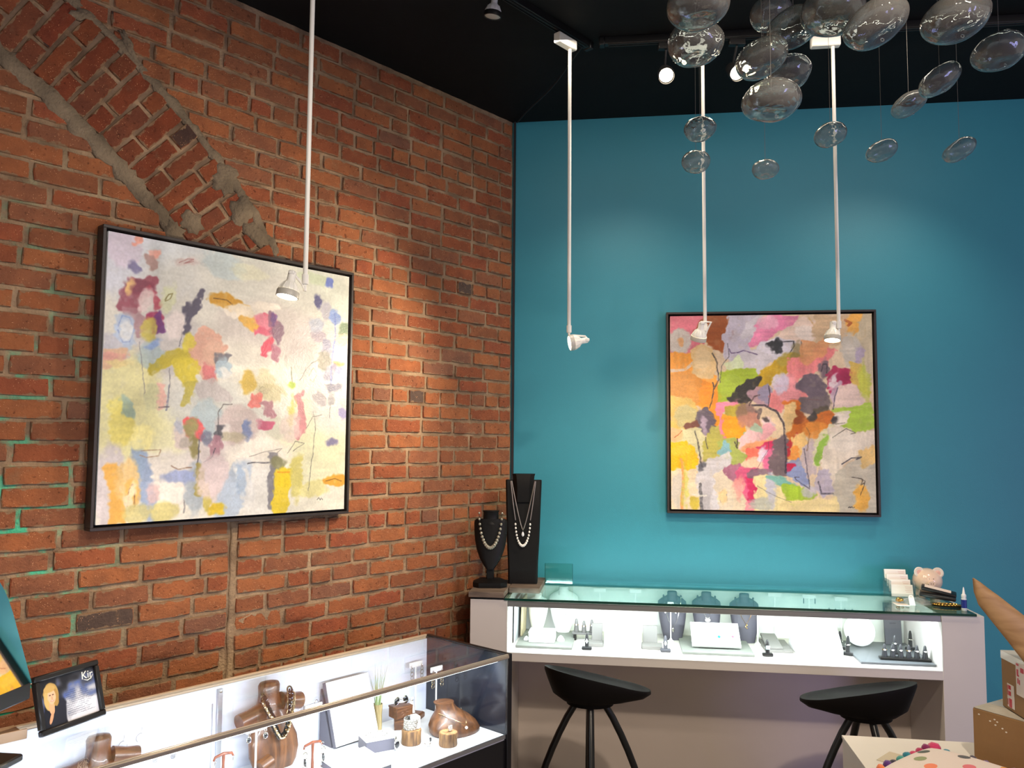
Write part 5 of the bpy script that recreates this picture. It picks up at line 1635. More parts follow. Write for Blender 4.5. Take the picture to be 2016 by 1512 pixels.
MB().lathe([(0.048, 0), (0.038, 0.02), (0.037, 0.058), (0.042, 0.064), (0.040, 0.066)], 24, sy=0.62).build('neck', BW, t, Matrix.Translation((0, 0.012, 0.297)))
t = thing('black_bust', 'tall black slab-shaped necklace bust with carved neck', 'bust', FT(0.098, 0.265, ZR, 4))
def rect(a, y0, y1, z, c=0.008): return [(-a, y0 + c, z), (-a + c, y0, z), (a - c, y0, z), (a, y0 + c, z), (a, y1 - c, z), (a - c, y1, z), (-a + c, y1, z), (-a, y1 - c, z)]
MB().loft([rect(.072, -.045, .05, 0), rect(.074, -.042, .045, .10), rect(.080, -.034, .02, .20), rect(.086, -.022, .016, .36), rect(.091, -.008, .022, .505), rect(.089, -.005, .02, .51)]).build('slab', BW, t, angle=30)
MB().loft([rect(.050, -.035, .02, .40, .02), rect(.049, -.038, .03, .47, .02), rect(.054, -.034, .034, .528, .02), rect(.058, -.03, .04, .540, .02)]).build('neck', BW, t, angle=40)
# necklaces
def bead_string(label, name, M, pts, rad, m, cat='necklace', thread=None):
    t = thing(name, label, cat, M)
    MB().tube(pts, 0.0012, 5).build('thread', thread or BLACK, t)
    first = None
    for i, p in enumerate(pts):
        r = rad(i / (len(pts) - 1))
        Mx = Matrix.Translation(p) @ Matrix.Scale(r, 4)
        if first is None: first = MB().ball((0, 0, 0), 1.0, 2, (1, 0.85, 1.1)).build('bead', m, t, Mx)
        else: copy_part(first, t, Mx)
    return t
BRONZE_BEAD = mat('tinted_pearl_bead', (196, 190, 168), 0.2, 0.35, var=0.4, vscale=60, col2=(90, 90, 84))
pts = []
for i in range(23):
    a = math.pi * (i / 22)
    x = -0.056 * math.cos(a); d = math.sin(a)
    pts.append((x * (1 - 0.12 * d), -0.014 - 0.022 * d ** 0.6, 0.352 - 0.165 * d ** 0.9))
bead_string('pale bead necklace round the small black bust', 'bead_necklace', FT(-0.047, 0.395, ZR, 6), pts, lambda f: 0.0058 + 0.0030 * math.sin(math.pi * f), BRONZE_BEAD)
def chain_pts(n, x0, ztop, zbot, yf, pw):
    out = []
    for i in range(n):
        f = 2 * i / (n - 1) - 1
        out.append((x0 * f * (1 - 0.0 * abs(f)), yf - 0.008 * (1 - abs(f)), zbot + (ztop - zbot) * abs(f) ** pw))
    return out
t = thing('chain_necklace', 'long dark chain with a teardrop crystal on the tall black bust', 'necklace', FT(0.098, 0.265, ZR, 4))
CH = mat('gunmetal_chain', (150, 144, 136), 0.35, 0.6)
p_ = chain_pts(25, 0.058, 0.505, 0.262, -0.036, 1.25)
MB().tube(p_, 0.0028, 6).build('chain', CH, t)
MB().lathe([(0.0005, -0.019), (0.007, -0.012), (0.006, -0.003), (0.0015, 0.006)], 12, sy=0.5).build('teardrop', mat('clear_stone', (235, 238, 240), 0.08, coat=0.8), t, Matrix.Translation((0, -0.048, 0.250)))
t = thing('pearl_necklace', 'long chain ending in white pearls on the tall black bust', 'necklace', FT(0.098, 0.265, ZR, 4))
full = []
for i in range(41):
    f = 2 * i / 40 - 1
    x = 0.062 * math.copysign(abs(f) ** 0.75, f)
    full.append((x if abs(f) > .5 else 0.062 * .5946 * math.sin(f / .5 * math.pi / 2), -0.048 - 0.010 * (1 - abs(f)), 0.188 + (0.505 - 0.188) * (abs(f) ** 1.35 if abs(f) > .5 else .3924 * (1 - math.cos(f / .5 * math.pi / 2)))))
MB().tube(full[:11], 0.0026, 6).build('chain', CH, t)
MB().tube(full[30:], 0.0026, 6).build('chain', CH, t)
first = None
for i in range(11, 30):
    Mx = Matrix.Translation(Vector(full[i]) + Vector((0, -0.004, 0))) @ Matrix.Scale(0.0066 if 16 < i < 25 else 0.0058, 4)
    if first is None: first = MB().ball((0, 0, 0), 1.0, 2, (0.9, 0.9, 1.15)).build('pearl', PEARL, t, Mx)
    else: copy_part(first, t, Mx)
# glass block
t = thing('glass_block', 'clear thick glass plaque standing on the counter by the black busts', 'glass plaque', FT(0.268, 0.150, TOP))
MB().box((0, 0, 0.054), (0.140, 0.018, 0.108), 0.0015).build('plaque', glass_mat('plaque_glass', (228, 246, 240), 1.5), t)
for sx in (-1, 1): MB().box((sx * 0.0705, 0, 0.054), (0.001, 0.017, 0.106)).build('polished_side', glass_mat('plaque_side', (60, 150, 126), 1.5), t)
# business cards: codes on them are left out
HOLD = glass_mat('acrylic', (244, 246, 246), 1.45, haze=0.03)
t = thing('card_holder', 'clear acrylic four-tier card holder on the counter', 'card holder', FT(1.912, 0.165, TOP))
MB().box((0, 0.068, 0.058), (0.110, 0.003, 0.116), 0.0005).build('back_plate', HOLD, t)
for k in range(4): MB().box((0, -0.052 + 0.028 * k, 0.008 + 0.020 * k), (0.110, 0.003, 0.024), 0.0005).build('lip', HOLD, t)
for k in range(4): MB().box((0, -0.038 + 0.028 * k, 0.0015 + 0.020 * k), (0.110, 0.028, 0.003), 0.0005).build('step', HOLD, t)
for sx in (-1, 1): MB().box((sx * 0.0545, 0.0, 0.04), (0.002, 0.11, 0.08)).build('cheek', HOLD, t)
CARD = mat('card_stock', (240, 234, 226), 0.6)
INK = mat('pale_pink_print', (214, 176, 170), 0.6)
tiers = ('lowest front', 'second', 'third', 'rear topmost')
for k in range(4):
    M = FT(1.912 - 0.0012 * k, 0.165 + 0.042 - 0.028 * k, TOP + 0.004 + 0.020 * k) @ Matrix.Rotation(R_(-14), 4, 'X')
    t = thing('business_cards', 'white card stack in the %s tier of the acrylic holder' % tiers[k], 'cards', M)
    MB().box((0, 0, 0.029), (0.098, 0.009, 0.056), 0.0005).build('stack', CARD, t)
    for j in range(4): MB().box((0.028, -0.0048, 0.046 - 0.008 * j), (0.030 - 0.005 * (j % 2), 0.0004, 0.0016)).build('print_line', INK, t)
# piggy bank
PIG = mat('glazed_blush_ceramic', (242, 214, 190), 0.15, coat=0.7, var=0.06, vscale=6)
PIGW = mat('glazed_cream_ceramic', (232, 222, 208), 0.15, coat=0.7)
t = thing('piggy_bank', 'glazed pink ceramic piggy bank with round cream ears', 'piggy bank', FT(2.050, 0.135, TOP, -4) @ Matrix.Scale(0.95, 4))
b = MB().ball((0, 0, 0.078), 0.068, 3, (1.03, 1.10, 0.92))
for v in b.bm.verts:
    if v.co.z < 0.03: v.co.z = 0.03 + (v.co.z - 0.03) * 0.5
b.build('body', PIG, t, angle=180)
for sx in (-1, 1):
    e = MB().lathe([(0.001, -0.006), (0.022, -0.005), (0.027, 0.0), (0.022, 0.004), (0.012, 0.001), (0.001, 0.0)], 20).build('ear', PIGW, t, Matrix.Translation((sx * 0.043, -0.026, 0.121)) @ Matrix.Rotation(R_(sx * -14), 4, 'Z') @ Matrix.Rotation(R_(sx * 22), 4, 'Y') @ Matrix.Rotation(R_(78), 4, 'X'))
    MB().lathe([(0.001, 0.0025), (0.013, 0.0015), (0.014, 0.0005)], 16, cap0=False, cap1=False).build('inner_ear', mat('ear_pink', (220, 176, 160), 0.3), e)
    MB().ball((sx * 0.010, -0.0695, 0.096), 0.0026, 1).build('eye', BLACK, t)
    for sy in (-0.03, 0.03): MB().lathe([(0.016, 0.0), (0.017, 0.012), (0.014, 0.034)], 14).build('leg', PIG, t, Matrix.Translation((sx * 0.034, sy, 0)))
sn = MB().lathe([(0.0165, 0), (0.0175, 0.012), (0.016, 0.017), (0.001, 0.017)], 18, sy=0.8).build('snout', PIG, t, Matrix.Translation((0, -0.066, 0.074)) @ Matrix.Rotation(R_(90), 4, 'X'))
for sx in (-1, 1): MB().ball((sx * 0.005, 0, 0.0175), 0.0028, 1, (0.7, 1.3, 0.5)).build('nostril', mat('nostril_brown', (110, 80, 70), 0.5), sn)
# black wallet tray with a receipt
t = thing('receipt_wallet', 'black leather receipt wallet with a paper slip before the piggy bank', 'wallet', FT(2.030, 0.315, TOP + 0.024, -20))
LEATHER = mat('black_leather', (20, 19, 20), 0.4, bump=0.2, bscale=120)
MB().box((0, 0, 0.010), (0.150, 0.10, 0.018), 0.006, seg=2).build('cover', LEATHER, t, Matrix.Rotation(R_(5), 4, 'Y'))
MB().box((0.0, 0.012, 0.030), (0.146, 0.07, 0.014), 0.005, seg=2).build('flap', LEATHER, t, Matrix.Rotation(R_(11), 4, 'Y') @ Matrix.Rotation(R_(5), 4, 'X'))
MB().box((-0.005, 0.012, 0.0385), (0.11, 0.045, 0.001)).build('paper_slip', mat('blush_paper', (240, 222, 210), 0.6), t, Matrix.Rotation(R_(11), 4, 'Y') @ Matrix.Rotation(R_(5), 4, 'X'))
t = thing('gold_bracelet', 'glittering gold and black bracelet lying under the leather wallet', 'bracelet', FT(2.040, 0.395, TOP + 0.0008, -6))
first = None
for k in range(22):
    a = 2 * math.pi * k / 22
    Mx = Matrix.Translation((0.052 * math.cos(a), 0.022 * math.sin(a), 0.0085)) @ Matrix.Rotation(a + 1.57, 4, 'Z')
    if first is None: first = MB().torus((0, 0, 0), 0.0075, 0.0026, 12, 6, sy=0.75).build('link', GOLD, t, Mx)
    else: copy_part(first, t, Mx)
MB().lathe([(0.062, 0), (0.064, 0.003), (0.058, 0.004), (0.001, 0.003)], 28, sy=0.5).build('dish', BLACK, t)
# plastic bag, tag, gold brooch on a card, glue bottle
b = MB()
rings = []
rn = random.Random(3)
for f in range(7):
    ring = []
    for k in range(12):
        a = 2 * math.pi * k / 12
        rr = 0.058 * (1 - (f / 6.0) ** 2.2 * 0.85) * (0.8 + 0.35 * rn.random())
        ring.append((rr * 1.2 * math.cos(a), rr * 0.8 * math.sin(a), 0.0005 + 0.028 * (f / 6.0) * (0.8 + 0.4 * rn.random())))
    rings.append(ring)
put('plastic_bag', b.loft(rings), glass_mat('thin_plastic', (236, 240, 240), 1.5, 0.1, 0.14, (235, 238, 238)), 'crumpled clear plastic bag between card holder and wallet', 'bag', 1.925, 0.345, TOP)
t = thing('gift_tag', 'cream folded gift tag standing before the card holder', 'tag', FT(1.895, 0.395, TOP, 10))
MB().prism([(-0.013, 0), (0.013, 0), (0.013, 0.036), (0.006, 0.046), (-0.006, 0.046), (-0.013, 0.036)], -0.0006, 0.0006).build('tag', CARD, t, Matrix.Rotation(R_(-20), 4, 'X'))
MB().torus((0, 0, 0), 0.0022, 0.0006, 10, 4).build('eyelet', GOLD, t, Matrix.Translation((0, 0.0125, 0.036)) @ Matrix.Rotation(R_(70), 4, 'X'))
t = thing('gold_brooch', 'tangled gold filigree brooch on a printed card', 'brooch', FT(1.850, 0.375, TOP, 0))
MB().box((0, -0.006, 0.001), (0.055, 0.07, 0.002), 0.0005).build('backing_card', CARD, t)
rn = random.Random(5)
for k in range(7):
    MB().torus((0, 0, 0), 0.010 + 0.004 * rn.random(), 0.0016, 14, 5, sy=0.6).build('filigree_loop', GOLD, t, Matrix.Translation((rn.uniform(-0.010, 0.010), 0.014 + rn.uniform(-0.006, 0.006), 0.0165 + rn.uniform(-0.003, 0.004))) @ Euler((rn.uniform(0, 1.3), rn.uniform(-0.5, 0.5), rn.uniform(0, 3))).to_matrix().to_4x4())
t = thing('glue_bottle', 'small blue-labelled glue bottle with a white nozzle', 'bottle', FT(2.082, 0.478, TOP))
MB().lathe([(0.0105, 0), (0.0112, 0.002), (0.0112, 0.050), (0.008, 0.058), (0.008, 0.060)], 18).build('body', mat('translucent_white', (220, 226, 228), 0.3), t)
MB().lathe([(0.0116, 0.012), (0.0116, 0.048)], 18, cap0=False, cap1=False).build('label', mat('label_blue', (24, 44, 130), 0.35), t)
MB().lathe([(0.010, 0.058), (0.010, 0.068), (0.006, 0.072), (0.003, 0.095), (0.0012, 0.102)], 14).build('nozzle', mat('nozzle_white', (236, 236, 236), 0.35), t)

# ================================================================== bar stools
SEAT = mat('black_gloss_seat', (20, 17, 16), 0.6, coat=0.0, spec=0.12)
LEG = mat('black_powder_coat', (14, 14, 15), 0.35)
def stool(label, s, w, yaw, leg_yaw, group):
    t = thing('bar_stool', label, 'stool', FT(s, w, 0, yaw), group)
    b = MB()
    N_ = 40
    def ring(ax, ay, cx, z0, tilt, pw=1.0):
        out = []
        for k in range(N_):
            a = 2 * math.pi * k / N_
            x = cx + ax * math.cos(a); y = ay * math.sin(a)
            out.append((x, y, z0 - tilt * x + (0.025 * max(0.0, -math.cos(a)) ** 2 if pw > 1 else 0)))
        return out
    # high back on the -x side
    rings = [ring(0.02, 0.014, 0.02, 0.726, 0.10), ring(0.12, 0.085, 0.01, 0.729, 0.14), ring(0.195, 0.142, 0.0, 0.738, 0.18), ring(0.214, 0.157, 0.0, 0.747, 0.19), ring(0.221, 0.163, 0.0, 0.746, 0.19), ring(0.222, 0.164, 0.0, 0.734, 0.19),
             ring(0.203, 0.150, -0.006, 0.706, 0.155), ring(0.160, 0.128, -0.026, 0.672, 0.06), ring(0.118, 0.10, -0.030, 0.658, 0.0), ring(0.100, 0.088, -0.030, 0.654, 0.0), ring(0.098, 0.086, -0.030, 0.642, 0.0)]
    tip = [[(x, y, z - 0.19 * y * min(1.0, max(0.0, (z - 0.64) / 0.09))) for x, y, z in rg_] for rg_ in rings]   # near edge lifted, as a saddle
    b.loft(tip)
    b.build('seat', SEAT, t, angle=50)
    for k in range(4):
        a = R_(leg_yaw + 90 * k)
        pts = []
        for i in range(11):
            f = i / 10
            r = 0.055 + 0.215 * (f ** 0.85) + 0.03 * math.sin(math.pi * f)
            pts.append((-0.030 + r * math.cos(a), r * math.sin(a), 0.648 - 0.642 * f))
        MB().tube(pts, [0.0145] * 9 + [0.014, 0.013], 10).build('leg', LEG, t)
        MB().lathe([(0.016, 0), (0.016, 0.006), (0.013, 0.008)], 12).build('foot_cap', LEG, t, Matrix.Translation((pts[-1][0], pts[-1][1], 0)))
    MB().torus((-0.030, 0, 0.24), 0.232, 0.009, 40, 8).build('foot_ring', LEG, t)
    return t
stool('black bar stool whose raised seat back points to the brick wall', 0.487, 0.86, 0, 4, 'bar stools')
t_ = stool('black bar stool whose raised seat back points away from the brick wall', 1.525, 0.86, 0, 8, 'bar stools')
for ch in t_.children:
    if ch.name.startswith('seat'): ch.matrix_local = Matrix.Rotation(math.pi, 4, 'Z') @ Matrix.Diagonal((1, -1, 1, 1)) @ Matrix.Translation((0.0, 0, 0))
    else: ch.location.x += 0.060
# ================================================================== low display case along the brick wall
CU0, CU1 = 0.935, 3.05          # right end and far left end, measured along the brick wall from the corner
CWB, CWF = 0.375, 0.838         # back and front
ZD, ZC = 0.630, 0.920           # deck and top of the case
CASE = thing('display_case', 'low black display case with a lit glass top along the brick wall', 'display case', FB(0, 0, 0))
BRONZE = mat('bronze_rail', (160, 148, 132), 0.35, 0.3)
BLK = mat('case_black', (22, 21, 24), 0.3)
def kbox(name, u0, u1, w0, w1, z0, z1, m, par=CASE, bev=0.001):
    return MB().box((-(u0 + u1) / 2, -(w0 + w1) / 2, (z0 + z1) / 2), (abs(u1 - u0), abs(w1 - w0), z1 - z0), bev).build(name, m, par, smooth=bev > 0)
kbox('base', CU0, CU1, CWB, CWF - 0.004, 0.0, ZD - 0.020, BLK)
kbox('deck', CU0 + 0.012, CU1, CWB + 0.02, CWF - 0.006, ZD - 0.020, ZD, mat('deck_white', (232, 234, 238), 0.45))
kbox('deck_edge', CU0 + 0.010, CU1, CWF - 0.006, CWF - 0.001, ZD - 0.014, ZD + 0.002, STEEL)
kbox('back_panel', CU0 + 0.004, CU1, CWB, CWB + 0.014, ZD - 0.02, ZC - 0.008, mat('case_back_white', (222, 226, 240), 0.42))
kbox('back_rail', CU0, CU1, CWB - 0.006, CWB + 0.008, ZC - 0.008, ZC + 0.006, mat('pale_wood_rail', (190, 168, 144), 0.4))
kbox('end_panel', CU0 - 0.010, CU0 + 0.010, CWB - 0.004, CWF - 0.004, ZD - 0.02, ZC + 0.001, mat('dark_mirror_panel', (30, 33, 42), 0.12))
kbox('end_panel', CU1, CU1 + 0.02, CWB - 0.004, CWF + 0.004, 0.0, ZC + 0.004, BLK)
kbox('end_cap_rail', CU0 - 0.014, CU0 + 0.006, CWB - 0.004, CWF + 0.006, ZC - 0.002, ZC + 0.006, BLK)
kbox('end_stile', CU0 - 0.014, CU0 + 0.010, CWF - 0.004, CWF + 0.006, 0.0, ZC, BLK)
kbox('front_rail', CU0 + 0.002, CU1, CWF - 0.008, CWF + 0.008, ZC - 0.010, ZC + 0.004, BRONZE, bev=0.003)
kbox('front_rail_lip', CU0 + 0.002, CU1, CWF - 0.004, CWF + 0.004, ZC + 0.004, ZC + 0.0065, mat('rail_shine', (214, 202, 186), 0.25, 0.5))
kbox('front_pane', CU0 + 0.012, CU1, CWF - 0.002, CWF + 0.002, ZD + 0.002, ZC - 0.010, PANE, bev=0)
kbox('top_pane', CU0 + 0.008, CU1, CWB + 0.008, CWF - 0.008, ZC - 0.002, ZC + 0.003, PANE, bev=0)
kbox('led_strip', CU0 + 0.05, CU1, CWF - 0.020, CWF - 0.010, ZC - 0.016, ZC - 0.010, emit_mat('led_white', (245, 250, 255), 16.0), bev=0)
st_ = kbox('shelf_standard', 1.855, 1.872, CWB + 0.014, CWB + 0.024, ZD, ZC - 0.016, STEEL)
MB().lathe([(0.005, 0), (0.0045, 0.003), (0.001, 0.0035)], 12).build('screw', SILVER, st_, Matrix.Translation((-1.8635, -(CWB + 0.024), ZC - 0.024)) @ Matrix.Rotation(R_(90), 4, 'X'))
kbox('panel_channel', 1.884, 1.888, CWB + 0.013, CWB + 0.017, ZD, ZC - 0.06, STEEL)
l = add_light('case_led_strip_light', 'AREA', PB(1.95, CWF - 0.03, ZC - 0.020), PB(1.95, 0.45, ZD), 15, (236, 242, 255), 1.95, 0.015)
l.rotation_euler = (FB(0, 0, 0).to_3x3() @ Matrix.Rotation(R_(35), 3, 'X')).to_euler()
DK = ZD + 0.0006
WOODB = wood_mat('polished_brown_wood', (118, 76, 44), (66, 42, 28), 7, 0.38, 0.12, 'Z')
WOODD = wood_mat('dark_carved_wood', (120, 78, 48), (70, 42, 26), 12, 0.5, 0.1, 'X')
BARK = wood_mat('stump_wood', (150, 112, 68), (78, 54, 36), 14, 0.6, 0.0, 'Z', 0.4)
BLACKSTONE = mat('black_onyx', (14, 14, 16), 0.12, coat=0.5)
def bput(name, mb, m, label, cat, u, w, z, yaw=0, group=None):
    o = mb.build(name, m, None, FB(u, w, z, yaw))
    return tag(o, label, cat, group)
def log_end(r, l, m): return MB().lathe([(r * 0.9, 0), (r, 0.004), (r * 0.98, l * 0.6), (r * 0.86, l)], 18)
# carved wooden torso leaning back
def torso(label, M, sc, arm=True):
    t = thing('wooden_torso', label, 'bust', M)
    rings = []
    for f, hw, dp in ((0, .070, .030), (.08, .088, .038), (.22, .100, .046), (.38, .098, .048), (.52, .086, .042), (.64, .078, .036), (.72, .074, .034), (.78, .060, .032), (.82, .048, .030)):
        ring = []
        for k in range(20):
            a = 2 * math.pi * k / 20
            x = hw * math.cos(a)
            ring.append((x * sc, (dp * math.sin(a) - (0.010 * math.cos(2 * a) if f < .5 else 0)) * sc + f * 0.05 * sc, f * 0.27 * sc))
        rings.append(ring)
    MB().loft(rings).build('body', WOODB, t, angle=60)
    MB().loft([[(r * math.cos(2 * math.pi * k / 18) * sc, (0.044 + 0.8 * r * math.sin(2 * math.pi * k / 18)) * sc, z * sc) for k in range(18)] for r, z in ((.055, .205), (.044, .225), (.040, .255), (.042, .285), (.036, .296), (.018, .300))]).build('neck', WOODB, t, angle=60)
    if arm:
        for sg, lz in ((-1, .185), (1, .205)):
            MB().lathe([(.030 * sc, 0), (.031 * sc, .008 * sc), (.029 * sc, .045 * sc), (.034 * sc, .09 * sc)], 18).build('arm_stump', WOODB, t, Matrix.Translation((sg * .130 * sc, .030 * sc, (lz) * sc)) @ Matrix.Rotation(R_(-sg * 80), 4, 'Y') )
        MB().lathe([(.026 * sc, 0), (.027 * sc, .006 * sc), (.030 * sc, .05 * sc)], 18).build('leg_stump', WOODB, t, Matrix.Translation((-.085 * sc, -.030 * sc, .030 * sc)) @ Matrix.Rotation(R_(78), 4, 'Y') @ Matrix.Rotation(R_(-10), 4, 'X'))
    return t
torso('polished wooden torso bust wearing a chunky chain', FB(1.712, 0.490, DK, 4) , 0.93)
t = thing('chain_necklace', 'chunky gold and black chain necklace on the wooden torso', 'necklace', FB(1.712, 0.490, DK, 4))
cp = []
for i in range(37):
    f = 2 * i / 36 - 1
    x = 0.052 * math.copysign(min(1, abs(f) ** 0.6), f); z = 0.112 + 0.135 * abs(f) ** 1.15
    y = -0.034 + 0.035 * abs(f) ** 2
    cp.append(Vector((x, y, z)))
first = [None, None]
for row in (0, 1):
    for i, p in enumerate(cp):
        if row == 1 and (i < 3 or i > 33): continue
        q = p + (Vector((0, -0.004, 0.0)) if row == 0 else Vector((math.copysign(0.011, p.x), -0.002, 0.010 + 0.05 * (1 - abs(p.x) / 0.052))))
        tn = (cp[min(i + 1, 36)] - cp[max(i - 1, 0)]).normalized()
        Mx = Matrix.Translation(q) @ tn.to_track_quat('X', 'Z').to_matrix().to_4x4() @ Matrix.Rotation(R_(75 if i % 2 else 10), 4, 'X')
        k = i % 2
        if first[k] is None: first[k] = MB().torus((0, 0, 0), 0.0112, 0.0033, 12, 6, sy=0.72).build('link', BLACKSTONE if k else mat('pale_gold', (224, 200, 160), 0.2, 1.0), t, Mx)
        else: copy_part(first[k], t, Mx)
torso('dark wooden torso bust behind the framed portrait', FB(2.275, 0.500, DK, -6), 0.82)
# earring stands of brown wood and white
def arch_stand(label, M, h, m, bar=0.055):
    t = thing('earring_stand', label, 'earring stand', M)
    MB().box((0, 0, 0.004), (0.05, 0.03, 0.008), 0.002).build('foot', m, t)
    MB().tube([(0, 0, 0.006), (0, 0, h * 0.7), (0, 0, h)], [0.006, 0.004, 0.0055], 8).build('stem', m, t)
    MB().tube([(-bar / 2, 0, h - 0.012), (-bar * 0.42, 0, h - 0.002), (0, 0, h + 0.003), (bar * 0.42, 0, h - 0.002), (bar / 2, 0, h - 0.012)], [0.003, 0.0042, 0.005, 0.0042, 0.003], 8).build('cross_bar', m, t)
    return t
REDW = wood_mat('red_brown_wood', (142, 78, 48), (96, 50, 32), 10, 0.35, 0.3, 'Z')
arch_stand('red-brown wooden earring stand before the polished torso', FB(1.665, 0.640, DK), 0.108, REDW, 0.07)
arch_stand('red-brown wooden earring stand on the wood block', FB(1.935, 0.560, DK + 0.034), 0.090, REDW, 0.066)
t = thing('wood_block', 'square brown wood block under the small earring stand', 'riser', FB(1.925, 0.560, DK, 8))
MB().box((0, 0, 0.0165), (0.110, 0.070, 0.033), 0.003).build('block', WOODB, t)
MB().torus((0, 0, 0), 0.013, 0.001, 24, 5).build('inlay_wire', SILVER, t, Matrix.Translation((0.03, -0.036, 0.0165)) @ Matrix.Rotation(R_(90), 4, 'X'))
def chain_drop(label, M, n, m1, m2, size=0.009):
    t = thing('drop_earring', label, 'earring', M)
    MB().torus((0, 0, -0.006), 0.006, 0.0008, 12, 5, M=Matrix.Rotation(R_(90), 4, 'X')).build('ear_wire', SILVER, t)
    for k in range(n):
        MB().torus((0, 0, 0), size, 0.0022, 14, 6, sy=1.25).build('link', m1 if k % 2 == 0 else m2, t, Matrix.Translation((0, 0, -0.020 - 0.021 * k)) @ Matrix.Rotation(R_(90), 4, 'X') @ Matrix.Rotation(R_(70 * (k % 2)), 4, 'Y'))
    return t
chain_drop('silver and black chain-link earring, stand end nearer the shelf standard', FB(1.700, 0.650, DK + 0.098), 3, SILVER, BLACKSTONE)
chain_drop('silver and black chain-link earring, stand end nearer the tilted panel', FB(1.630, 0.650, DK + 0.098), 3, SILVER, BLACKSTONE)
for sg, side in ((1, 'nearer the portrait'), (-1, 'nearer the torso')):
    t = thing('drop_earring', 'thin silver leaf earring on the small wooden stand, end %s' % side, 'earring', FB(1.935 + sg * 0.03, 0.565, DK + 0.112))
    MB().lathe([(0.0003, -0.03), (0.0022, -0.018), (0.0018, -0.006), (0.0004, 0.0)], 8, sy=0.4).build('leaf', SILVER, t)
    MB().torus((0, 0, 0.003), 0.003, 0.0006, 10, 4, M=Matrix.Rotation(R_(90), 4, 'X')).build('ear_wire', SILVER, t)
t_stand('white T earring stand before the torso arm stump', FB(1.800, 0.520, DK), 0.165, 0.075, PURE)
for sg, side in ((1, 'away from the torso'), (-1, 'close to the torso')):
    t = thing('drop_earring', 'silver drop earring with a black stone, %s' % side, 'earring', FB(1.800 + sg * 0.030, 0.527, DK + 0.150))
    MB().torus((0, 0, 0), 0.004, 0.0008, 10, 4, M=Matrix.Rotation(R_(90), 4, 'X')).build('ear_wire', SILVER, t)
    d_ = MB().torus((0, 0, 0), 0.0075, 0.0016, 14, 5, sy=1.3).build('bezel', SILVER, t, Matrix.Translation((0, 0, -0.018)) @ Matrix.Rotation(R_(90), 4, 'X'))
    MB().ball((0, 0, 0), 0.006, 2, (1, 1.25, 0.5)).build('stone', BLACKSTONE, d_)
# earrings pinned to the back panel
for u, z, kind, lab in ((2.172, 0.822, 'open', 'thin open hoop earring pinned to the white back panel near the portrait'), (2.120, 0.832, 'half', 'thin half hoop earring pinned to the white back panel'), (2.072, 0.745, 'spiral', 'silver spiral earring pinned low on the back panel, nearer the portrait'), (2.014, 0.742, 'spiral', 'silver spiral earring pinned low on the back panel, nearer the wood block')):
    t = thing('pinned_earring', lab, 'earring', FB(u, CWB + 0.018, z))
    if kind == 'spiral':
        pts = [(0.010 * (1 - i / 34) * math.cos(i * 0.55), 0, -0.014 + 0.010 * (1 - i / 34) * math.sin(i * 0.55)) for i in range(32)]
        MB().tube(pts, 0.0010, 5).build('spiral', SILVER, t)
    else:
        n = 20 if kind == 'open' else 12
        pts = [(0.013 * math.cos(1.2 + i * 0.27), 0, -0.020 + 0.013 * math.sin(1.2 + i * 0.27)) for i in range(n)]
        MB().tube(pts, 0.0009, 5).build('hoop', SILVER, t)
    MB().tube([(0, 0, -0.006), (0.002, -0.002, 0.004), (0.003, 0, 0.012)], 0.0008, 5).build('ear_wire', SILVER, t)
t = thing('pinned_stud', 'tiny silver stud beside the metal shelf standard', 'earring', FB(1.915, CWB + 0.016, 0.862))
MB().ball((0, 0, 0), 0.003, 1).build('ball', SILVER, t)
MB().tube([(0, 0, 0), (0, 0.002, 0)], 0.0008, 5).build('pin', SILVER, t)
# tilted white panel, low white tray, white box
GREYSIDE = mat('panel_side_grey', (96, 94, 104), 0.5)
t = thing('tilted_panel', 'tall white necklace panel tilted back on grey sides', 'display board', FB(1.375, 0.475, DK))
Mp = Matrix.Translation((0, -0.02, 0.005)) @ Matrix.Rotation(R_(-19), 4, 'X')
MB().box((0, -0.006, 0.112), (0.190, 0.004, 0.222), 0.001).build('face', PURE, t, Mp)
MB().box((0, 0.004, 0.112), (0.194, 0.016, 0.224), 0.001).build('core', GREYSIDE, t, Mp)
MB().prism([(0.0, 0.0), (0.075, 0.0), (0.075, 0.19)], -0.096, -0.088, M=Matrix.Rotation(R_(90), 4, 'Z')).build('side_wedge', GREYSIDE, t)
MB().prism([(0.0, 0.0), (0.075, 0.0), (0.075, 0.19)], 0.088, 0.096, M=Matrix.Rotation(R_(90), 4, 'Z')).build('side_wedge', GREYSIDE, t)
t = thing('low_tray', 'low white sloping jewellery tray with grey sides in front of the tilted panel', 'display board', FB(1.545, 0.715, DK, 0))
MB().box((0, 0, 0.022), (0.175, 0.150, 0.020), 0.002).build('core', GREYSIDE, t, Matrix.Rotation(R_(8), 4, 'X'))
MB().box((0, 0, 0.034), (0.172, 0.147, 0.004), 0.001).build('face', PURE, t, Matrix.Rotation(R_(8), 4, 'X'))
t = thing('white_topped_box', 'grey square box with a white top carrying a fine bracelet', 'box', FB(1.362, 0.590, DK, -18))
MB().box((0, 0, 0.020), (0.105, 0.085, 0.040), 0.001).build('body', GREYSIDE, t)
MB().box((0, 0, 0.042), (0.108, 0.088, 0.005), 0.001).build('top', PURE, t)
t = thing('fine_bracelet', 'fine beaded silver bracelet on the white box top', 'bracelet', FB(1.362, 0.590, DK + 0.0452, -18))
first = None
for k in range(26):
    a = 2 * math.pi * k / 26
    Mx = Matrix.Translation((0.038 * math.cos(a), 0.028 * math.sin(a), 0.0022)) @ Matrix.Scale(0.0022, 4)
    if first is None: first = MB().ball((0, 0, 0), 1.0, 1).build('bead', SILVER, t, Mx)
    else: copy_part(first, t, Mx)
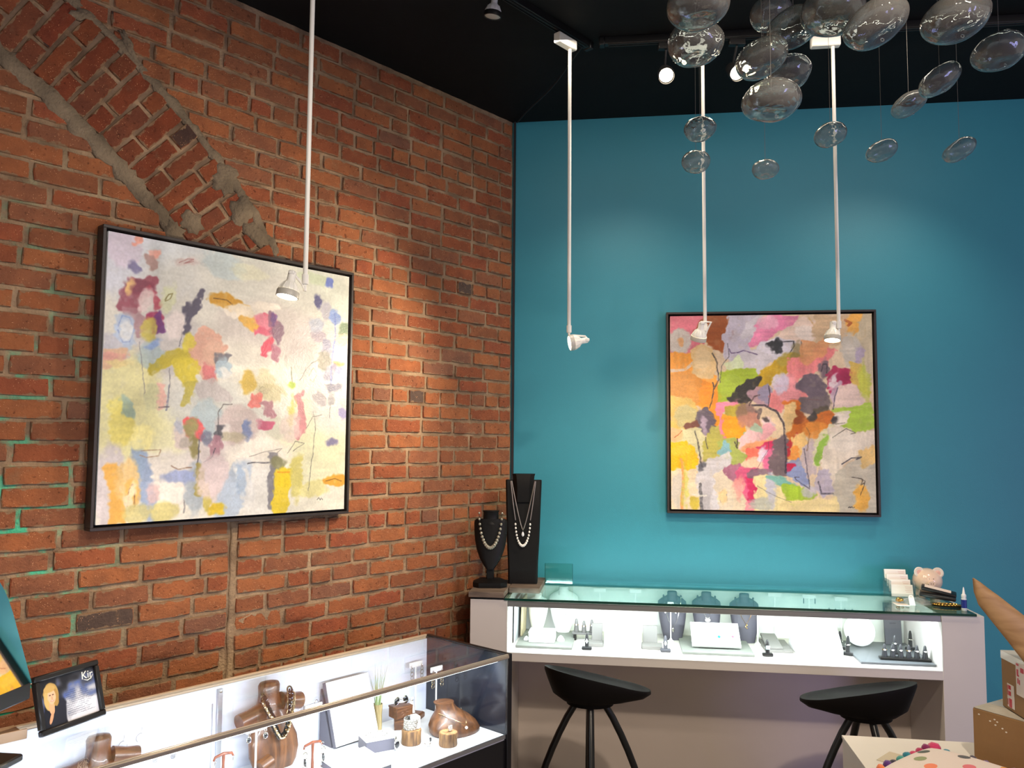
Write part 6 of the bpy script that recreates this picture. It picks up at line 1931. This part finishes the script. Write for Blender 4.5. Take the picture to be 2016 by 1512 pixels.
MB().box((0.0, 0.024, 0.009), (0.020, 0.010, 0.016), 0.002).build('tag', PURE, t)
t = thing('cuff_watch', 'silver cuff with an oval black stone leaning on the white box', 'bracelet', FB(1.327, 0.655, DK + 0.0235, -10))
MB().torus((0, 0, 0), 0.019, 0.0035, 24, 8, M=Matrix.Rotation(R_(90), 4, 'X') @ Matrix.Rotation(R_(60), 4, 'Y')).build('band', SILVER, t)
bz = MB().ball((0, 0, 0), 0.012, 2, (0.8, 0.45, 1.15)).build('stone', BLACKSTONE, t, Matrix.Translation((-0.004, -0.018, 0.002)))
MB().torus((0, 0, 0), 0.0115, 0.0016, 18, 5, sx=0.85, sy=1.15, M=Matrix.Rotation(R_(90), 4, 'X')).build('bezel', SILVER, bz)
# vase with grass
t = thing('grass_vase', 'small bamboo-coloured vase with upright green grass', 'vase', FB(1.250, 0.455, DK))
MB().lathe([(0.017, 0), (0.0175, 0.02), (0.0165, 0.06), (0.019, 0.100), (0.017, 0.100), (0.014, 0.06)], 18).build('vase', wood_mat('bamboo', (176, 158, 112), (130, 112, 72), 16, 0.5, 0.1, 'Z'), t)
rg = random.Random(4)
GRASS = mat('grass_green', (122, 150, 92), 0.6, var=0.5, vscale=30, col2=(170, 178, 130))
for k in range(26):
    a = rg.uniform(0, 6.28); sp = rg.uniform(0.004, 0.030); h = rg.uniform(0.09, 0.165)
    x0, y0 = 0.009 * math.cos(a), 0.009 * math.sin(a)
    MB().tube([(x0, y0, 0.09), (x0 + sp * 0.35 * math.cos(a), y0 + sp * 0.35 * math.sin(a), 0.09 + h * 0.5), (x0 + sp * math.cos(a), y0 + sp * math.sin(a), 0.09 + h)], [0.0012, 0.0010, 0.0003], 4).build('grass_blade', GRASS, t)
# carved wooden boxes, black cuff on top
def carved_box(label, M, w, d, h):
    t = thing('carved_box', label, 'box', M)
    MB().box((0, 0, h / 2), (w, d, h), 0.0015).build('body', WOODD, t)
    MB().box((0, 0, h - 0.004), (w + 0.003, d + 0.003, 0.007), 0.001).build('lid', WOODD, t)
    for sg in (-1, 1):
        for (c, s) in (((0, -d / 2 - 0.0008, h - 0.011 if sg > 0 else 0.004), (w, 0.002, 0.003)), ((sg * (w / 2 - 0.002), -d / 2 - 0.0008, h / 2), (0.003, 0.002, h))):
            MB().box(c, s).build('carved_border', WOODD, t)
    for k in range(6):
        a = math.pi * k / 3
        MB().ball((0, 0, 0), 0.008, 1, (1.3, 0.25, 0.5)).build('carved_petal', WOODD, t, Matrix.Translation((0.011 * math.cos(a), -d / 2 - 0.0005, h * 0.45 + 0.011 * math.sin(a))) @ Matrix.Rotation(-a, 4, 'Y'))
    return t
carved_box('carved dark wooden box, lower one of the stacked pair', FB(1.150, 0.500, DK, -38), 0.085, 0.062, 0.042)
carved_box('carved dark wooden box stacked on its twin beside the grass vase', FB(1.168, 0.492, DK + 0.0425, -6), 0.072, 0.055, 0.044)
t = thing('stone_cuff', 'silver cuff bracelet with two oval black stones on the carved box', 'bracelet', FB(1.168, 0.492, DK + 0.088, -10))
MB().tube([(0.026 * math.cos(0.5 + k * 0.3), 0.020 * math.sin(0.5 + k * 0.3), 0.014) for k in range(18)], 0.0035, 8).build('band', SILVER, t)
for x, a in ((-0.022, 25), (0.018, -20)):
    s_ = MB().ball((0, 0, 0), 0.013, 2, (0.75, 0.4, 1.2)).build('stone', BLACKSTONE, t, Matrix.Translation((x, -0.008, 0.017)) @ Matrix.Rotation(R_(a), 4, 'Y'))
    MB().torus((0, 0, 0), 0.0125, 0.0015, 18, 5, sx=0.8, sy=1.22, M=Matrix.Rotation(R_(90), 4, 'X')).build('bezel', SILVER, s_)
# dark wooden plate with a white ring cone
t = thing('wood_plate', 'dark square wooden plate under the white ring cone', 'riser', FB(1.070, 0.450, DK, 25))
MB().box((0, 0, 0.010), (0.085, 0.070, 0.020), 0.003).build('slab', WOODD, t)
MB().box((0, 0, 0.0215), (0.075, 0.060, 0.002), 0.001).build('inset', WOODD, t)
t = thing('ring_cone', 'white ring cone with a silver ring on the dark wooden plate', 'ring display', FB(1.078, 0.450, DK + 0.0232))
MB().lathe([(0.016, 0), (0.0155, 0.004), (0.008, 0.045), (0.004, 0.058)], 18).build('cone', PURE, t)
MB().torus((0, 0, 0.052), 0.007, 0.0016, 14, 5, M=None).build('ring', SILVER, t)
MB().box((0.0, -0.004, 0.060), (0.014, 0.006, 0.008), 0.001).build('stone', mat('clear_stone', (235, 238, 240), 0.08, coat=0.8), t)
# stumps with jewellery
def stump(label, u, w, r, h):
    t = thing('wood_stump', label, 'riser', FB(u, w, DK))
    MB().lathe([(r * 0.96, 0), (r, 0.003), (r * 0.98, h * 0.5), (r, h - 0.002), (r * 0.97, h)], 24).build('log', BARK, t)
    MB().lathe([(r * 0.9, h), (r * 0.9, h + 0.0008), (r * 0.2, h + 0.001)], 24).build('cut_face', wood_mat('cut_wood', (176, 138, 92), (120, 84, 52), 20, 0.6, 0.0, 'Z'), t)
    return t
stump('round wood stump under the woven silver bracelet', 1.245, 0.645, 0.036, 0.050)
stump('round wood stump carrying a square silver ring', 1.165, 0.755, 0.034, 0.046)
t = thing('woven_bracelet', 'wide woven silver bracelet round a white holder on the stump', 'bracelet', FB(1.245, 0.645, DK + 0.0515, -12))
MB().loft([[(0.030 * math.cos(2 * math.pi * k / 28), 0.022 * math.sin(2 * math.pi * k / 28), z) for k in range(28)] for z in (0, 0.004, 0.036, 0.040)], cap0=False, cap1=False).build('band', mat('woven_silver', (176, 172, 162), 0.3, 0.9, bump=0.9, bscale=140), t, Matrix.Rotation(R_(6), 4, 'X') @ Matrix.Translation((0, 0, 0.002)))
MB().box((0.012, -0.004, 0.024), (0.026, 0.036, 0.046), 0.004, seg=2).build('holder', PURE, t)
first = None
for j in range(5):
    for k in range(16):
        a = 2 * math.pi * (k + 0.5 * (j % 2)) / 16
        Mx = Matrix.Rotation(R_(6), 4, 'X') @ Matrix.Translation((0.0305 * math.cos(a), 0.0225 * math.sin(a), 0.006 + 0.008 * j)) @ Matrix.Rotation(a, 4, 'Z')
        if first is None: first = MB().box((0, 0, 0), (0.002, 0.0075, 0.0045), 0.0006).build('weave_plate', SILVER, t, Mx)
        else: copy_part(first, t, Mx)
t = thing('square_ring', 'square pave silver ring lying on the wood stump', 'ring', FB(1.160, 0.757, DK + 0.0475))
MB().torus((0, 0, 0.009), 0.009, 0.002, 18, 6, M=Matrix.Rotation(R_(90), 4, 'X') @ Matrix.Translation((0, 0.0, 0))).build('band', SILVER, t, Matrix.Translation((0, 0.006, 0.011)))
MB().box((0.002, -0.004, 0.012), (0.017, 0.006, 0.018), 0.0015).build('pave_plate', mat('pave', (225, 225, 222), 0.2, 0.5, bump=0.8, bscale=300), t, Matrix.Rotation(R_(-8), 4, 'Y'))
t = thing('ring_cone', 'white ring cone leaning before the bracelet stump', 'ring display', FB(1.222, 0.708, DK, -15))
MB().lathe([(0.011, 0), (0.0105, 0.006), (0.008, 0.034), (0.003, 0.040)], 16).build('cone', PURE, t, Matrix.Rotation(R_(-18), 4, 'X'))
MB().torus((0, 0, 0.010), 0.0112, 0.0014, 16, 5).build('ring', SILVER, t)
t = thing('price_tag', 'tiny price card with a black ring between the stumps', 'tag', FB(1.190, 0.690, DK, 10))
MB().box((0, -0.006, 0.0006), (0.026, 0.014, 0.001)).build('card', CARD, t)
MB().box((0.004, 0.006, 0.007), (0.010, 0.007, 0.012), 0.001).build('ring', BLACKSTONE, t)
# white T stands with filigree earrings near the end panel
t_stand('white T earring stand against the back panel near the end', FB(1.035, 0.425, DK), 0.205, 0.066, PURE)
t_stand('white T earring stand close to the dark end panel', FB(1.010, 0.520, DK), 0.200, 0.062, PURE)
def filigree(label, M, m):
    t = thing('filigree_earring', label, 'earring', M)
    MB().ball((0, -0.002, 0), 0.0045, 1).build('stud', SILVER, t)
    for k in range(4):
        MB().torus((0, 0, 0), 0.0085 - 0.0008 * (k == 3), 0.0014, 14, 5, sx=1.0 if k % 2 else 0.75).build('filigree_ring', m, t, Matrix.Translation((0, -0.002, -0.014 - 0.0145 * k)) @ Matrix.Rotation(R_(90), 4, 'X'))
    return t
ANT = mat('antique_silver', (160, 156, 144), 0.3, 0.8)
PGOLD = mat('pale_gold', (224, 200, 160), 0.2, 1.0)
for sg, side in ((1, 'nearer the grass vase'), (-1, 'nearer the end panel')):
    filigree('long silver filigree earring on the back T stand, %s' % side, FB(1.035 + sg * 0.026, 0.431, DK + 0.196), ANT)
    filigree('long pale gold filigree earring on the front T stand, %s' % side, FB(1.010 + sg * 0.024, 0.526, DK + 0.191), PGOLD)
t_stand('white T earring stand with big hoops at the tilted panel edge', FB(1.520, 0.430, DK), 0.150, 0.07, PURE)
for sg, side in ((1, 'torso side'), (-1, 'panel side')):
    t = thing('hoop_earring', 'big thin silver hoop earring on the T stand, %s' % side, 'earring', FB(1.520 + sg * 0.030, 0.437, DK + 0.142))
    MB().torus((0, 0, -0.022), 0.021, 0.0011, 28, 5, M=Matrix.Rotation(R_(90), 4, 'X') @ Matrix.Rotation(R_(35), 4, 'Y')).build('hoop', SILVER, t)
    MB().ball((0, 0, 0), 0.002, 1).build('clasp', SILVER, t)
# wooden half bust with a pendant necklace
t = thing('wooden_half_bust', 'low polished wooden neck bust wearing a fine pendant chain', 'bust', FB(1.055, 0.660, DK, -8))
rings = []
for f, a, b_ in ((0, .098, .072), (.10, .104, .078), (.30, .098, .072), (.50, .080, .058), (.66, .058, .045), (.78, .043, .037), (.90, .037, .034), (1.0, .040, .036)):
    rings.append([(a * math.cos(2 * math.pi * k / 26) + 0.03 * (1 - f) - 0.012 * f - 0.02, b_ * math.sin(2 * math.pi * k / 26) - 0.012 * (1 - f) + 0.012 * f, 0.112 * f) for k in range(26)])
MB().loft(rings).build('body', WOODB, t, angle=50)
MB().lathe([(0.033, 0.112), (0.031, 0.1128), (0.010, 0.1125)], 22).build('neck_cut', WOODD, t, Matrix.Translation((-0.032, 0.012, 0)))
t = thing('fine_necklace', 'fine gold chain with a pearl drop on the low wooden bust', 'necklace', FB(1.055, 0.660, DK, -8))
pts = []
for k in range(25):
    f = 2 * k / 24 - 1
    pts.append((-0.020 + 0.052 * f + 0.02 * (1 - abs(f)), -0.087 + 0.074 * abs(f) ** 1.5, 0.044 + 0.038 * abs(f) ** 0.9))
MB().tube(pts, 0.0012, 5).build('chain', PGOLD, t)
MB().ball((0.0, -0.0915, 0.036), 0.0058, 2).build('pearl', PEARL, t)

# ================================================================== on top of the case
# framed portrait card; its lettering is set as on the card, the small text is too small to read
def portrait_print(n=150, m=190):
    Y, X = np.meshgrid((np.arange(n) + .5) / n, (np.arange(m) + .5) / m, indexing='ij')
    img = np.zeros((n, m, 3))
    nz = value_noise(max(n, m), 9, 5)[:n, :m]; nz2 = value_noise(max(n, m), 22, 6)[:n, :m]
    sky = np.clip(1.25 * Y + 0.35 * X - 0.25 + (nz - .5) * 0.55, 0, 1)[..., None]
    img = np.array((30, 30, 36.)) * (1 - sky) + np.array((226, 226, 232.)) * sky
    blue = np.clip(1 - np.abs(sky[..., 0] - 0.45) * 3.2, 0, 1)[..., None] * (0.4 + 0.6 * nz2[..., None])
    img = img * (1 - blue) + np.array((70, 92, 160.)) * blue
    def el(cx, cy, rx, ry, col, soft=0.12, rot=0.0):
        nonlocal img
        c_, s_ = math.cos(rot), math.sin(rot)
        ax = (X - cx) * c_ + (Y - cy) * s_; ay = -(X - cx) * s_ + (Y - cy) * c_
        d = np.sqrt((ax / rx) ** 2 + (ay / ry) ** 2) + (nz2 - .5) * 0.12
        a = np.clip((1 + soft - d) / soft, 0, 1)[..., None]
        img = img * (1 - a) + np.array(col, float) * a
    el(.20, .98, .20, .55, (24, 24, 34)); el(.28, .80, .12, .34, (34, 34, 44), .2, .2)
    el(.19, .34, .125, .23, (186, 150, 84)); el(.12, .44, .055, .19, (206, 172, 104)); el(.265, .42, .045, .17, (170, 132, 70))
    el(.175, .60, .045, .14, (220, 164, 122)); el(.15, .80, .025, .12, (214, 156, 116), .2, .3)
    el(.195, .38, .066, .145, (230, 180, 142)); el(.17, .21, .09, .07, (196, 160, 94))
    for ex in (.170, .222): el(ex, .345, .013, .010, (86, 60, 52), .6)
    el(.200, .41, .008, .03, (206, 150, 116), .8)
    el(.200, .465, .026, .011, (200, 120, 104), .5); el(.200, .463, .017, .005, (240, 226, 220), .5)
    for j in range(13):      # lines of small handwriting
        y0 = .36 + j * .043
        tt = np.abs(Y - y0 + 0.003 * np.sin(X * 90 + j * 3)) < .0065
        on = (X > .43) & (X < .93 - .05 * ((j * 7) % 3)) & (nz2 + .25 * np.sin(X * 210 + j * 11) > .36)
        img[tt & on] = img[tt & on] * .45 + np.array((60, 64, 80.)) * .55
    return np.clip(img, 0, 255)
MF = FB(2.352, 0.495, ZC + 0.0075, 20) @ Matrix.Rotation(R_(-16), 4, 'X')
t = thing('picture_frame', 'black framed portrait card with white lettering standing on the case', 'picture frame', MF)
PW, PH = 0.205, 0.158
BF = mat('black_moulding', (26, 22, 22), 0.35, var=0.3, vscale=20)
for (c, s) in (((0, 0, PH - 0.008), (PW, 0.018, 0.016)), ((0, 0, 0.008), (PW, 0.018, 0.016)), ((-PW / 2 + 0.008, 0, PH / 2), (0.016, 0.018, PH - 0.032)), ((PW / 2 - 0.008, 0, PH / 2), (0.016, 0.018, PH - 0.032))):
    MB().box(c, s, 0.003).build('moulding', BF, t)
me = canvas_mesh('portrait_print', portrait_print(), PW - 0.030, PH - 0.030, 0.003, print_mat('gloss_print', 0.3))
o = bpy.data.objects.new('portrait_print', me); COL.objects.link(o); o.parent = t; o.location = (0, 0.0, PH / 2)
# lettering in the upper corner
cu = bpy.data.curves.new('lettering', 'FONT'); cu.body = 'Kir'; cu.size = 0.030; cu.extrude = 0.0003; cu.shear = 0.1
fo = bpy.data.objects.new('lettering_source', cu); COL.objects.link(fo)
bpy.context.view_layer.update()
me = bpy.data.meshes.new_from_object(fo.evaluated_get(bpy.context.evaluated_depsgraph_get()))
bpy.data.objects.remove(fo); me.name = 'lettering'
me.materials.clear(); me.materials.append(mat('white_ink', (244, 240, 226), 0.5))
o = bpy.data.objects.new('lettering', me); COL.objects.link(o); o.parent = t
o.matrix_local = Matrix.Translation((0.043, -0.0012, PH - 0.043)) @ Matrix.Rotation(R_(90), 4, 'X')
MB().tube([(0.050, -0.0012, PH - 0.044), (0.062, -0.0012, PH - 0.049), (0.074, -0.0012, PH - 0.046), (0.083, -0.0012, PH - 0.036)], [0.0004, 0.0014, 0.0014, 0.0004], 6).build('flourish', mat('white_ink', (244, 240, 226), 0.5), t)
MB().box((0, 0, 0.06), (0.05, 0.004, 0.09), 0.001).build('easel_strut', BF, t, Matrix.Translation((0, 0.040, 0.012)) @ Matrix.Rotation(R_(18), 4, 'X'))
# arched tabletop mirror, facing along the case
nrm = Vector((1.132, -0.132, 0.406)).normalized()
hx = Vector((0.1158, 0.9933, 0)).normalized()
up = nrm.cross(hx) * -1
up = up if up.z > 0 else -up
E_far = PB(2.486, 0.562, 0)
Mm = Matrix(((hx.x, up.x, -nrm.x, 0), (hx.y, up.y, -nrm.y, 0), (hx.z, up.z, -nrm.z, 0), (0, 0, 0, 1)))
base_c = Vector((E_far.x, E_far.y, ZC + 0.165)) - hx * 0.13
t = thing('table_mirror', 'arched tabletop mirror on a black stand reflecting the teal wall', 'mirror', Matrix.Translation((base_c.x, base_c.y, ZC + 0.0045)) @ Matrix.Rotation(math.atan2(hx.y, hx.x), 4, 'Z'))
bpy.context.view_layer.update()
arch = [(-0.13, 0.0), (0.13, 0.0), (0.13, 0.19)] + [(0.13 * math.cos(R_(a)), 0.19 + 0.18 * math.sin(R_(a))) for a in range(12, 169, 12)] + [(-0.13, 0.19)]
Mrel = t.matrix_world.inverted() @ Matrix.Translation(base_c) @ Mm
mm = mat('mirror_silver', (235, 238, 240), 0.02, 1.0)
MB().loft([[(x, z, 0.0) for x, z in arch], [(x, z, 0.003) for x, z in arch]]).build('mirror_glass', mm, t, Mrel, angle=20)
MB().loft([[(x * 1.03, z * 1.01 - 0.002, 0.0035) for x, z in arch], [(x * 1.03, z * 1.01 - 0.002, 0.010) for x, z in arch]]).build('backing', mat('acrylic_edge', (214, 196, 172), 0.25, 0.3), t, Mrel, angle=20)
MB().box((-0.02, 0, 0.009), (0.12, 0.11, 0.018), 0.004).build('base', BLACK, t)
MB().box((-0.02, 0.0, 0.070), (0.05, 0.022, 0.108), 0.004).build('stand', BLACK, t, Matrix.Translation((0, 0.012, 0)))
MB().box((0, 0.0, 0.143), (0.255, 0.026, 0.044), 0.004).build('cradle', BLACK, t, Matrix.Translation((0, 0.012, 0)))
# tan tray the mirror end of the case carries
t = thing('tan_riser', 'low tan display tray lying on the case beside the portrait', 'tray', FB(2.545, 0.445, ZC + 0.0035))
TAN = mat('tan_laminate', (190, 160, 130), 0.3)
MB().box((0, 0, 0.006), (0.15, 0.105, 0.012), 0.002).build('tray_base', TAN, t)
MB().box((0, -0.050, 0.014), (0.15, 0.006, 0.026), 0.001).build('tray_lip', TAN, t)
# ================================================================== white plinth in the foreground with its load
bl = Vector((1.121, 2.814)); ex = Vector((1.528 - 1.121, 2.755 - 2.814)).normalized(); ey = Vector((ex.y, -ex.x))
PZ = 0.75
MP = Matrix(((ex.x, -ey.x, 0, bl.x), (ex.y, -ey.y, 0, bl.y), (0, 0, 1, 0), (0, 0, 0, 1)))     # x right, y towards the wall
t = thing('plinth', 'white square display plinth in the foreground', 'plinth', MP)
PLW = mat('plinth_white', (222, 216, 206), 0.45, var=0.04, vscale=5)
MB().box((0.45, -0.40, 0.37), (0.90, 0.80, 0.74), 0.002).build('body', PLW, t)
MB().box((0.45, -0.40, 0.745), (0.904, 0.804, 0.010), 0.001).build('top', PLW, t)
# folded card under the pillow
def plput(name, mb, m, label, cat, x, y, z, yaw=0, group=None):
    o = mb.build(name, m, None, MP @ Matrix.Translation((x, y, z)) @ Matrix.Rotation(R_(yaw), 4, 'Z'))
    return tag(o, label, cat, group)
plput('paper_sheet', MB().box((0, 0, 0.0008), (0.14, 0.10, 0.0015)), mat('beige_paper', (196, 184, 160), 0.7), 'beige paper sheet under the pillow edge', 'paper', 0.135, -0.215, PZ + 0.0002, -38)
# pillow with printed spots and pompom trim
CLOTH = mat('cream_cotton', (230, 216, 206), 0.85, bump=0.3, bscale=160, sheen=0.2)
pl = thing('pompom_pillow', 'cream cotton pillow with printed spots and bright pompom trim', 'pillow', MP @ Matrix.Translation((0.222, -0.392, PZ + 0.001)) @ Matrix.Rotation(R_(45), 4, 'Z'))
HX = 0.165
def pz(x, y):
    a = max(0.0, (1 - abs(x / HX) ** 2.6)) * max(0.0, (1 - abs(y / HX) ** 2.6))
    return 0.034 * a ** 0.45
n = 22
vv, ff = [], []
for sgn in (1, -1):
    base = len(vv)
    for j in range(n + 1):
        for i in range(n + 1):
            x = -HX + 2 * HX * i / n; y = -HX + 2 * HX * j / n
            h = pz(x, y)
            z = 0.026 + h if sgn > 0 else max(0.0, 0.026 - h * 0.9)
            vv.append((x, y, z))
    for j in range(n):
        for i in range(n):
            q = (base + j * (n + 1) + i, base + j * (n + 1) + i + 1, base + (j + 1) * (n + 1) + i + 1, base + (j + 1) * (n + 1) + i)
            ff.append(q if sgn > 0 else tuple(reversed(q)))
me = bpy.data.meshes.new('cushion'); me.from_pydata(vv, [], ff)
me.polygons.foreach_set('use_smooth', [True] * len(me.polygons)); me.materials.append(CLOTH)
o = bpy.data.objects.new('cushion', me); COL.objects.link(o); o.parent = pl
spots = [(-0.02, 0.10, (150, 160, 120)), (0.06, 0.13, (92, 98, 92)), (-0.06, 0.05, (240, 140, 105)), (0.10, 0.03, (96, 98, 100)), (-0.12, 0.0, (130, 110, 105)), (0.02, -0.02, (226, 120, 130)), (-0.05, -0.09, (120, 170, 170)), (0.12, -0.08, (238, 170, 90)), (0.03, -0.14, (140, 90, 140))]
for x, y, c in spots:
    b = MB()
    ring0, ring1 = [], []
    for k in range(16):
        a = 2 * math.pi * k / 16
        xx, yy = x + 0.023 * math.cos(a), y + 0.016 * math.sin(a)
        ring0.append((xx, yy, 0.026 + pz(xx, yy) + 0.0004)); ring1.append((x + 0.012 * math.cos(a), y + 0.008 * math.sin(a), 0.026 + pz(x + 0.012 * math.cos(a), y + 0.008 * math.sin(a)) + 0.0012))
    b.loft([ring0, ring1], cap0=False).build('printed_spot', mat('spot_%d_%d_%d' % c, c, 0.8), pl)
pcols = [(122, 30, 100), (176, 40, 90), (40, 130, 150), (40, 34, 60), (236, 130, 80), (130, 30, 90), (200, 50, 100), (60, 150, 140), (90, 50, 130)]
k = 0
for side in range(4):
    for i in range(9):
        f = -0.92 + 1.84 * i / 8
        x, y = [(f, 1.03), (1.03, f), (f, -1.03), (-1.03, f)][side]
        c = pcols[(k * 4 + side) % len(pcols)]
        b = MB().ball((0, 0, 0), 0.0135 if (side, i) != (1, 8) else 0.020, 2)
        rq = random.Random(k)
        for v in b.bm.verts: v.co *= 1 + rq.uniform(-0.10, 0.10)
        b.build('pompom', mat('pompom_%d_%d_%d' % c, c, 0.95, bump=0.8, bscale=120, sheen=0.5), pl, Matrix.Translation((x * HX, y * HX, 0.022 + 0.003 * (k % 3))), angle=180)
        k += 1
# cardboard boxes
CARDB = mat('cardboard', (150, 114, 72), 0.75, var=0.18, vscale=9, bump=0.12, bscale=40)
TAPE = mat('packing_tape', (206, 200, 188), 0.25, coat=0.3)
xb, yb = 0.350, -0.164
Mb = MP @ Matrix.Translation((xb, yb, PZ + 0.0008)) @ Matrix.Rotation(R_(-51), 4, 'Z')
t = thing('cardboard_box', 'large brown cardboard box standing on the plinth', 'box', Mb)
W1, D1, H1 = 0.40, 0.21, 0.160
MB().box((W1 / 2, D1 / 2, H1 / 2), (W1, D1, H1), 0.003).build('body', CARDB, t)
MB().box((W1 / 2, D1 / 2, H1 + 0.001), (W1 - 0.004, D1 - 0.004, 0.002), 0.0005).build('worn_lid', mat('worn_pale_lid', (190, 184, 170), 0.6, var=0.3, vscale=10), t)
MB().box((W1 / 2, D1 / 2, H1 + 0.0024), (W1 * 0.98, 0.05, 0.0008)).build('tape', TAPE, t)
rq = random.Random(2)
for k in range(7):
    MB().ball((0, 0, 0), 0.003, 1, (1.2, 0.2, 0.8)).build('torn_fleck', mat('fleck_white', (226, 220, 206), 0.7), t, Matrix.Translation((0.015 + rq.random() * 0.09, -0.0004, H1 - 0.012 - rq.random() * 0.035)))
Mb2 = MP @ Matrix.Translation((0.447, -0.143, PZ + 0.0008 + H1 + 0.004)) @ Matrix.Rotation(R_(-87), 4, 'Z')
t = thing('cardboard_box', 'small taped cardboard box with red printed labels on the large box', 'box', Mb2)
W2, D2, H2 = 0.145, 0.125, 0.168
MB().box((W2 / 2, D2 / 2, H2 / 2), (W2, D2, H2), 0.002).build('body', CARDB, t)
MB().box((W2 / 2, D2 / 2, H2 + 0.001), (W2 + 0.002, D2 + 0.002, 0.003), 0.0005).build('taped_top', TAPE, t)
MB().box((W2 / 2, -0.0006, H2 - 0.010), (W2, 0.001, 0.022)).build('tape_flap', TAPE, t)
LABW = mat('label_white', (222, 214, 206), 0.6); LABR = mat('label_red', (190, 40, 56), 0.55)
lb = MB().box((0.055, -0.001, 0.045), (0.040, 0.001, 0.070)).build('shipping_label', LABW, t)
for j, (x, z, w_, h_) in enumerate(((0.050, 0.070, 0.014, 0.012), (0.050, 0.052, 0.014, 0.013), (0.053, 0.024, 0.016, 0.026), (0.038, 0.060, 0.003, 0.030), (0.038, 0.025, 0.003, 0.018))):
    MB().box((x, -0.0018, z), (w_, 0.0006, h_)).build('red_print', LABR, lb)
lb = MB().box((0.116, -0.001, 0.110), (0.052, 0.001, 0.096)).build('shipping_label', LABW, t)
for j, (x, z, w_, h_) in enumerate(((0.100, 0.152, 0.014, 0.006), (0.100, 0.130, 0.009, 0.016), (0.102, 0.120, 0.012, 0.005), (0.101, 0.104, 0.006, 0.016), (0.110, 0.102, 0.005, 0.014), (0.126, 0.140, 0.018, 0.014))):
    MB().box((x, -0.0018, z), (w_, 0.0006, h_), M=None).build('red_print', LABR, lb)
# curved wooden carving standing on the large box
BLADE = wood_mat('carved_oak_blade', (186, 148, 100), (150, 112, 70), 5, 0.55, 0.0, 'X')
YB = -0.335
t = thing('wooden_tusk_carving', 'slender curved wooden carving rising over the cardboard boxes', 'carving', MP @ Matrix.Translation((0.585, YB, PZ + H1 + 0.0045)))
EDL = [(.298, 1.333), (.300, 1.293), (.311, 1.257), (.338, 1.221), (.391, 1.150), (.427, 1.10), (.475, 1.03), (.52, .96), (.545, .9145)]
EDR = [(.302, 1.334), (.320, 1.322), (.341, 1.305), (.368, 1.285), (.437, 1.229), (.50, 1.16), (.56, 1.08), (.61, .99), (.625, .9145)]
rings = []
for i, ((xl, zl), (xr, zr)) in enumerate(zip(EDL, EDR)):
    cx, cz = (xl + xr) / 2, (zl + zr) / 2; hx_, hz_ = (xr - xl) / 2, (zr - zl) / 2
    th_ = 0.004 + 0.016 * math.sin(min(1.0, (i + 0.4) / 5.0) * math.pi / 2)
    rings.append([(cx + hx_ * math.cos(2 * math.pi * k / 16) - 0.585, th_ * math.sin(2 * math.pi * k / 16), max(cz + hz_ * math.cos(2 * math.pi * k / 16) - (PZ + H1 + 0.0045), 0.0)) for k in range(16)])
MB().loft(rings).build('blade', BLADE, t, angle=60)
MB().box((0, 0, 0.006), (0.12, 0.055, 0.012), 0.003).build('foot', mat('black_lacquer', (22, 20, 20), 0.35), t, Matrix.Rotation(R_(-20), 4, 'Z'))
